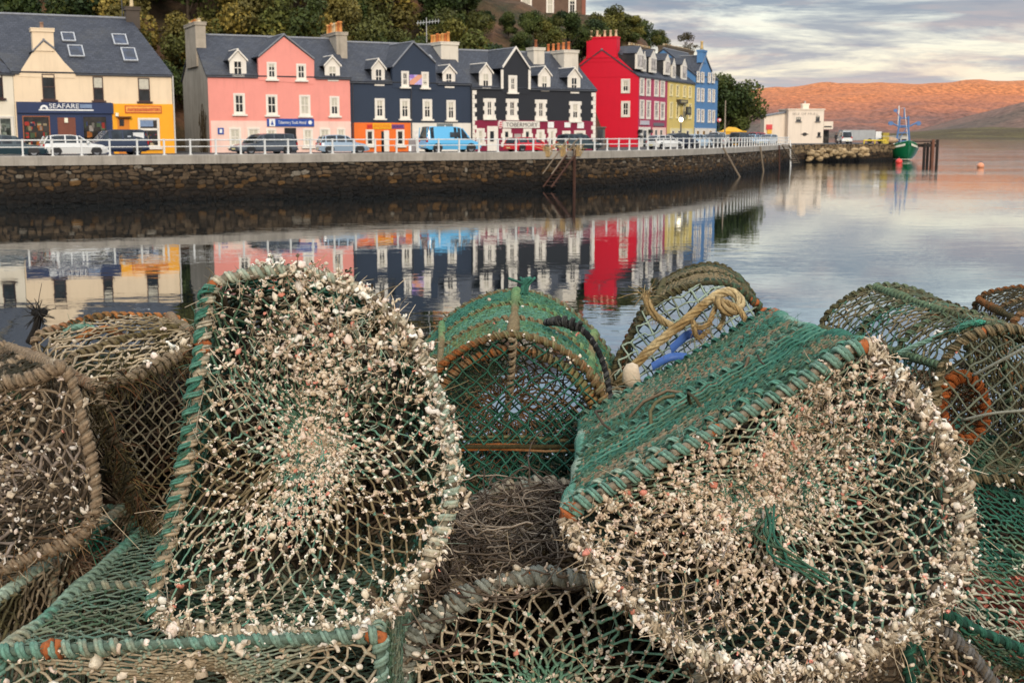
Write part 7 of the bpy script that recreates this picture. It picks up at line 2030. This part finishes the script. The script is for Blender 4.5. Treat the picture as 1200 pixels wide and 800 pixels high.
# ---------------------------------------------------------------- P9 dark green low creel, right edge; P7 arched creel on it
F9 = px_loop([(1072, 704), (1140, 735), (1210, 766), (1330, 818), (1345, 960), (1200, 960), (1080, 900), (1066, 740)], (1200, 762, 1.66), (.25, -.95, .1))
c = Creel('low dark green creel at the right edge under the arched one', F9, depth=(.40, 1.0, .02), taper=1.0)
c.pinch = .01
c.sides(.034, .0018, [DKGREEN[1], lin((92, 118, 88)), PALE[2], DKGREEN[0]], 113, 1.0, fr=7)
c.end('front', .04, .002, [DKGREEN[1], OLIVE[2], PALE[2]], 114, depth=.12)
c.frame([DKGREEN[1], DKGREEN[0], TEAL[0], DKGREEN[2]], .010, .0075, .025, 111, rods=(c.u_of(1072, 704), c.u_of(1330, 818)), hoops=(.36, .66), fuzzn=150)
mb = MB(); rr = np.random.default_rng(9); sp = c.S(rr.random(900), rr.random(900)); sp = sp[(sp[:, 2] > c.F[:, 2].max() - .12)][:80]; crust(mb, sp, .005, 115, blob=.5); crust(mb, c.F[rr.integers(0, 240, 60)], .005, 116, spread=.008); o = mb.build('worm_crust', M_CRUST, c.root, smooth=True); o['kind'] = 'stuff'
# red bundle seen through its meshes
pts = np.array([at(rr.uniform(1110, 1260), rr.uniform(560, 690), 2.35) for k in range(220)]); pts[:, 2] = 3.14 + rr.uniform(0, .12, len(pts))
mb = MB(); tangle(mb, pts, 420, .05, .0045, [lin((176, 92, 76)), lin((150, 72, 60)), lin((196, 120, 100)), lin((110, 64, 52))], 12, flat=.5)
tag(mb.build('red_netting', M_TWINE, smooth=True), 'bundle of faded red netting lying inside the low dark green creel', 'netting', kind='stuff')
P9 = c
A7 = px_loop([(950, 500), (952, 430), (966, 374), (1000, 346), (1040, 335), (1080, 343), (1112, 364), (1132, 400), (1138, 455), (1130, 500), (1040, 520)], (1040, 430, 2.86), (-.1, -.98, .12))
B7 = px_loop([(1098, 548), (1096, 480), (1104, 430), (1130, 398), (1172, 386), (1220, 392), (1262, 420), (1284, 470), (1290, 550), (1190, 562)], (1190, 470, 2.28), (-.25, -.95, .12))
c = Creel('arched grey green creel at the upper right with an orange brown funnel', B7, back=A7)
c.pinch = .02
c.sides(.032, .0019, [OLIVE[0], lin((78, 92, 72)), OLIVE[2], TEAL[0]], 123, 1.2)
c.flat_end('back', .034, .002, [OLIVE[0], lin((70, 80, 62))], 124)
c.flat_end('front', .036, .002, [lin((120, 126, 108)), OLIVE[0]], 125, bulge=.03)
c.frame([OLIVE[0], lin((110, 124, 96)), MOSS[0], OLIVE[2]], .0115, .0078, .021, 121, rods=(c.u_of(1172, 386), c.u_of(1104, 430), c.u_of(1098, 548), c.u_of(1262, 420)), hoops=(.33, .66), rod_cols=[OLIVE[0], lin((96, 120, 92)), MOSS[0]], fuzzn=350)
# entrance funnel on its left side
rc = at(1130, 478, 2.36); ra = at(1060, 482, 2.52); ax = nrm(rc - ra); s1 = nrm(np.cross(ax, [0, 0, 1.0])); s2 = np.cross(s1, ax)
th = np.linspace(0, 2 * math.pi, 60, endpoint=False)
ringA = ra + .085 * np.cos(th)[:, None] * s1 + .085 * np.sin(th)[:, None] * s2; ringB = rc + .05 * np.cos(th)[:, None] * s1 + .06 * np.sin(th)[:, None] * s2
mb = MB(); net(mb, lambda u, v: crv(ringA, u) * (1 - np.asarray(v)[..., None]) + crv(ringB, u) * np.asarray(v)[..., None], 30, 9, .0020, [RUSTC[0], BROWN[1], RUSTC[2]], 126); fn_ = mb.build('funnel', M_TWINE, c.root, smooth=True)
mb = MB(); mb.tube(ringB, .006, 6, col=lin((110, 60, 30)), closed=True); helix(mb, ringB, .008, .0055, .018, [RUSTC[0], lin((170, 88, 36)), RUSTC[2]], 127); mb.build('funnel_ring', M_ROPE, fn_, smooth=True)
mb = MB(); crust(mb, c.F[rr.integers(0, 240, 70)], .005, 128, spread=.008); crust(mb, c.S(rr.random(120), rr.random(120)), .0042, 129); o = mb.build('worm_crust', M_CRUST, c.root, smooth=True); o['kind'] = 'stuff'
c.rust([(1150, 390)], ln=.02)
mb = MB(); add_rock(mb, rock_mesh(.016, 8), at(1100, 370, 2.72), lin((170, 110, 70))); mb.build('rusty_shackle', M_RUST, c.root, smooth=True)
P7 = c
mb = MB(); P = catmull([at(1052, 414, 2.44), at(1085, 400, 2.42), at(1118, 388, 2.4), at(1140, 382, 2.38)], 40, False); twisted(mb, P, .006, TEAL, 4)
P = catmull([at(1118, 388, 2.38), at(1132, 380, 2.36), at(1150, 378, 2.36), at(1158, 384, 2.36), at(1146, 388, 2.36), at(1130, 386, 2.37)], 40, False); twisted(mb, P, .007, [TEAL[0], lin((70, 170, 140)), TEAL[1]], 5); fuzz(mb, P, 120, .02, .0009, TEAL, 6)
tag(mb.build('teal_rope', M_ROPE, smooth=True), 'bright teal rope end tied over the shoulder of the right arched creel', 'rope')
mb = MB()
for pts in (([(1140, 440, 2.3), (1170, 424, 2.26), (1215, 400, 2.22)]), ([(1128, 492, 2.3), (1165, 484, 2.26), (1215, 480, 2.22)])): mb.tube(catmull([at(*q) for q in pts], 16, False), .003, 5, col=lin((150, 150, 134)))
mb.build('stay_line', M_TWINE, c.root, smooth=True)
# sliver of another creel at the right edge
F14 = px_loop([(1176, 440), (1180, 402), (1190, 374), (1214, 362), (1262, 358), (1310, 380), (1320, 440), (1250, 470)], (1240, 420, 3.0), (0, -.99, .1))
c = Creel('rust flecked creel just showing at the right edge behind the arched one', F14, depth=(.05, .4, 0), taper=.95); c.sides(.03, .0019, MOSS, 133); c.flat_end('front', .034, .002, MOSS, 134); c.frame([MOSS[0], RUSTC[0], OLIVE[2]], .011, .0075, .021, 131, rods=(c.u_of(1190, 374),), fuzzn=150); P14 = c

# ---------------------------------------------------------------- P10 weedy creel, bottom right
F10 = px_loop([(860, 900), (880, 840), (920, 798), (975, 770), (1030, 742), (1066, 726), (1092, 730), (1122, 752), (1152, 784), (1182, 840), (1180, 930), (1000, 960)], (1040, 760, 1.62), (0, -.97, .22))
c = Creel('weedy dark grey creel in the bottom right corner below the tipped one', F10, depth=(.0, .34, -.02), taper=.92)
c.sides(.034, .0022, [BROWN[2], lin((90, 88, 84)), BROWN[0]], 143)
S10, K10 = c.end('front', .038, .0022, [TAN[0], BROWN[1], lin((120, 112, 100))], 144, depth=.1)
c.frame([lin((104, 102, 98)), BROWN[1], lin((74, 72, 70)), TAN[0]], .015, .010, .022, 141, rods=(c.u_of(1092, 730),), fuzzn=420, lump=.5)
mb = MB(); pts = pick(S10, 600, lambda p, s, u: np.ones(len(p)) * .6, 4); rr = np.random.default_rng(3); crust(mb, pts, .005, 145, dark=.35); rim = c.F; crust(mb, rim[rr.integers(0, 240, 300)], .0055, 146, spread=.012, dark=.4); o = mb.build('worm_crust', M_CRUST, c.root, smooth=True); o['kind'] = 'stuff'
mb = MB(); fuzz(mb, c.S(rr.random(900), rr.random(900) ** 1.5), 900, .022, .0009, [lin((70, 70, 72)), lin((110, 106, 100)), BROWN[1]], 7); fuzz(mb, pts, 160, .04, .0009, [BROWN[1], TAN[0]], 8, droop=.7); o = mb.build('weed_fibres', M_FUZZ, c.root); o['kind'] = 'stuff'
P10 = c

# ---------------------------------------------------------------- P11 / P12 / P13: left group
F11 = px_loop([(-150, 470), (-90, 456), (0, 449), (42, 442), (72, 430), (86, 452), (100, 505), (112, 566), (110, 602), (90, 630), (42, 650), (0, 668), (-70, 690), (-160, 690)], (40, 560, 1.78), (.22, -.94, .2))
c = Creel('brown furred creel cut by the left edge', F11, depth=at(14, 398, 2.2) - at(72, 430, 1.78), taper=.93); c.pinch = .01
c.sides(.034, .0022, [BROWN[2], BROWN[0], MOSS[1]], 153, 1.1)  # inner nets coloured dark to imitate shade inside the creel
S11, K11 = c.end('front', .036, .0023, [BROWN[1], BROWN[0], lin((150, 136, 124)), BROWN[2]], 154, depth=.1, eye_px=(-30, 560), rows=13, jit=.2)
c.end('back', .03, .003, [BROWN[2], lin((44, 36, 28))], 155, depth=.04)  # back net in very dark twine, painted-in shade for the interior
c.frame([TAN[0], TAN[1], BROWN[1], TAN[2]], .0125, .0085, .019, 151, rods=(c.u_of(72, 430),), hoops=(.5,), fuzzn=420, lump=.4)
mb = MB(); rr = np.random.default_rng(2); kk = np.vstack([K11, K11]); crust(mb, kk, .0042, 156, cols=CRUSTC * .8); o = mb.build('worm_crust', M_CRUST, c.root, smooth=True); o['kind'] = 'stuff'
lowr = c.F[pxy(c.F)[1] > 600]
mb = MB(); fuzz(mb, lowr, 700, .022, .0009, [lin((140, 108, 72)), lin((112, 84, 56)), TAN[0]], 9); pts = pick(S11, 500, lambda p, s, u: np.ones(len(p)), 5); fuzz(mb, pts, 70, .11, .0009, [BROWN[1], TAN[0]], 10, droop=.5); o = mb.build('weed_fibres', M_FUZZ, c.root); o['kind'] = 'stuff'
P11 = c
F12 = px_loop([(-420, 770), (-250, 757), (-62, 744), (-54, 768), (-54, 900), (-70, 930), (-420, 930)], (-62, 745, 1.58), (.03, -1, .1))
c = Creel('weathered creel under the brown furred one, its rope edge worn pale green', F12, depth=(.07, .54, .01)); c.pinch = .012
c.sides(.032, .0021, [OLIVE[0], BROWN[1], PALE[2]], 163, 1.2); c.end('back', .032, .0024, [BROWN[2], OLIVE[0]], 165, depth=.04)
c.frame([PALE[2], TAN[0], PALE[0], TAN[2], TEAL[1]], .0135, .009, .020, 161, rods=(c.u_of(-62, 744),), hoops=(.5,), fuzzn=350, rod_cols=[PALE[0], TAN[0], TEAL[2], TAN[2]])
mb = MB(); fuzz(mb, c.S(rr.uniform(0, 1, 60) * .02 + c.u_of(-60, 760), rr.uniform(.62, .8, 60)), 260, .035, .0012, [lin((120, 92, 70)), BROWN[1]], 3); fuzz(mb, c.S(np.full(20, c.u_of(-62, 744)), np.linspace(.7, .76, 20)), 120, .04, .0014, [lin((30, 130, 96)), TEAL[0]], 4, droop=.1); o = mb.build('weed_fibres', M_FUZZ, c.root); o['kind'] = 'stuff'
P12 = c
F13 = px_loop([(118, 457, 2.02), (150, 444, 2.06), (182, 430, 2.1), (212, 414, 2.15), (236, 400, 2.2), (236, 460, 2.18), (232, 540, 2.14), (224, 600, 2.1), (192, 618, 2.06), (166, 598, 2.03), (146, 548, 2.02), (130, 500, 2.02)])
B13 = px_loop([(42, 398, 2.42), (72, 384, 2.46), (110, 373, 2.5), (160, 370, 2.55), (214, 378, 2.58), (226, 430, 2.56), (214, 520, 2.54), (190, 580, 2.5), (140, 590, 2.44), (96, 560, 2.42), (66, 500, 2.4), (48, 440, 2.41)])
c = Creel('dark mossy box creel behind the brown furred one on the left', F13, back=B13); c.pinch = .0
c.sides(.040, .0020, [lin((176, 158, 128)), TAN[0], OLIVE[2]], 173, 1.0)
c.flat_end('front', .022, .0016, [lin((120, 112, 92)), MOSS[2], BROWN[1]], 174, rot=.2, bulge=.03); c.flat_end('back', .034, .002, MOSS, 175)
c.frame([MOSS[0], MOSS[1], BROWN[1], MOSS[2]], .012, .0085, .019, 171, rods=(c.u_of(118, 457), c.u_of(236, 400), c.u_of(166, 598)), hoops=(.5,), fuzzn=900, rod_cols=[MOSS[0], RUSTC[2], BROWN[1], MOSS[2]], back_cols=[TAN[2], RUSTC[0], MOSS[2], RUSTC[1]], lump=.4)
mb = MB(); rr = np.random.default_rng(7); fuzz(mb, crv(c.F, rr.uniform(0, 1, 500)), 1500, .03, .0012, MOSS + [lin((90, 60, 36))], 5, droop=.8); fuzz(mb, c.S(rr.random(500), rr.random(500) * .3), 500, .03, .001, MOSS, 6); o = mb.build('weed_fibres', M_FUZZ, c.root); o['kind'] = 'stuff'
mb = MB(); crust(mb, c.S(rr.random(110), rr.random(110)), .0045, 176, cols=CRUSTC * .9); crust(mb, crv(c.F, rr.uniform(.1, .4, 60)), .005, 177, spread=.01); o = mb.build('worm_crust', M_CRUST, c.root, smooth=True); o['kind'] = 'stuff'
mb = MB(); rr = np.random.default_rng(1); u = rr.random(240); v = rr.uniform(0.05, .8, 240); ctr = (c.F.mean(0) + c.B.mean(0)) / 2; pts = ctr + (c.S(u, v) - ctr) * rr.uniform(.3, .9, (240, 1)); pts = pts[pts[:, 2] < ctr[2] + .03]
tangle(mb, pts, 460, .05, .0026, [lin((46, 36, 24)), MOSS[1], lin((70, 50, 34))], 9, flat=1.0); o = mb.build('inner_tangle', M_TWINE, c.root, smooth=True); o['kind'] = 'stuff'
P13 = c
mb = MB(); P = catmull([at(74, 391, 2.44), at(86, 384, 2.44), at(104, 383, 2.45), at(112, 387, 2.45)], 24, False); twisted(mb, P, .007, [TEAL[1], TEAL[2], TEAL[0]], 3); fuzz(mb, P, 60, .02, .0009, TEAL, 6)
P = catmull([at(90, 398, 2.4), at(110, 388, 2.42), at(130, 386, 2.42), at(146, 396, 2.38)], 24, False); twisted(mb, P, .009, RUSTC, 3)
tag(mb.build('rope_offcut', M_ROPE, smooth=True), 'pale teal and rust coloured rope offcut on top of the mossy box creel', 'rope')
mb = MB(); p0 = at(34, 402, 2.5); p1 = at(46, 366, 2.5); mb.tube(catmull([p0, (p0 + p1) / 2 + np.array([.004, 0, 0]), p1], 8, False), .008, 6, col=lin((36, 32, 28))); fuzz(mb, np.array([p1, p1 - (p1 - p0) * .06]), 50, .03, .0016, [lin((40, 36, 32)), lin((60, 54, 46))], 2, droop=-.1); add_rock(mb, rock_mesh(.013, 4), p1, lin((30, 28, 26)))
tag(mb.build('frayed_stick', M_ROPE, smooth=True), 'dark stick with a frayed top poking up behind the left creels', 'stick')

# ---------------------------------------------------------------- lower layer that carries the heap
def low_creel(x, y, z1, w, d, label, cols, seed, rot=0.0, h=.36):
    ca, sa = math.cos(rot), math.sin(rot)
    prof = [(-w / 2, 0), (-w / 2, h * .55), (-w * .36, h * .88), (0, h), (w * .36, h * .88), (w / 2, h * .55), (w / 2, 0), (0, -.0)]
    P = np.array([(x + px * ca + d / 2 * sa, y + px * sa - d / 2 * ca, z1 - h + pz) for px, pz in prof])
    c = Creel(label, P, depth=(-d * sa, d * ca, 0)); c.pinch = .01
    c.sides(.04, .0024, cols, seed, 1.0); c.flat_end('front', .04, .0024, cols, seed + 1); c.flat_end('back', .045, .0024, cols, seed + 2); c.frame(cols, .012, .008, .022, seed, rods=(.1, .6), hoops=(.5,), fuzzn=150)
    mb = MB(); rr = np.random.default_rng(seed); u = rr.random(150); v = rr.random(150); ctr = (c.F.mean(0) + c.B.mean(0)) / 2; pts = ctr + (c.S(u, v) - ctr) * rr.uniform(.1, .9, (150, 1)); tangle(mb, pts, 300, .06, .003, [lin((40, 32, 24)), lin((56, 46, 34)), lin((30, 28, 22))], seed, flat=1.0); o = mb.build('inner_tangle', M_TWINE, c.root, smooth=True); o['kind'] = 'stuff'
    return c
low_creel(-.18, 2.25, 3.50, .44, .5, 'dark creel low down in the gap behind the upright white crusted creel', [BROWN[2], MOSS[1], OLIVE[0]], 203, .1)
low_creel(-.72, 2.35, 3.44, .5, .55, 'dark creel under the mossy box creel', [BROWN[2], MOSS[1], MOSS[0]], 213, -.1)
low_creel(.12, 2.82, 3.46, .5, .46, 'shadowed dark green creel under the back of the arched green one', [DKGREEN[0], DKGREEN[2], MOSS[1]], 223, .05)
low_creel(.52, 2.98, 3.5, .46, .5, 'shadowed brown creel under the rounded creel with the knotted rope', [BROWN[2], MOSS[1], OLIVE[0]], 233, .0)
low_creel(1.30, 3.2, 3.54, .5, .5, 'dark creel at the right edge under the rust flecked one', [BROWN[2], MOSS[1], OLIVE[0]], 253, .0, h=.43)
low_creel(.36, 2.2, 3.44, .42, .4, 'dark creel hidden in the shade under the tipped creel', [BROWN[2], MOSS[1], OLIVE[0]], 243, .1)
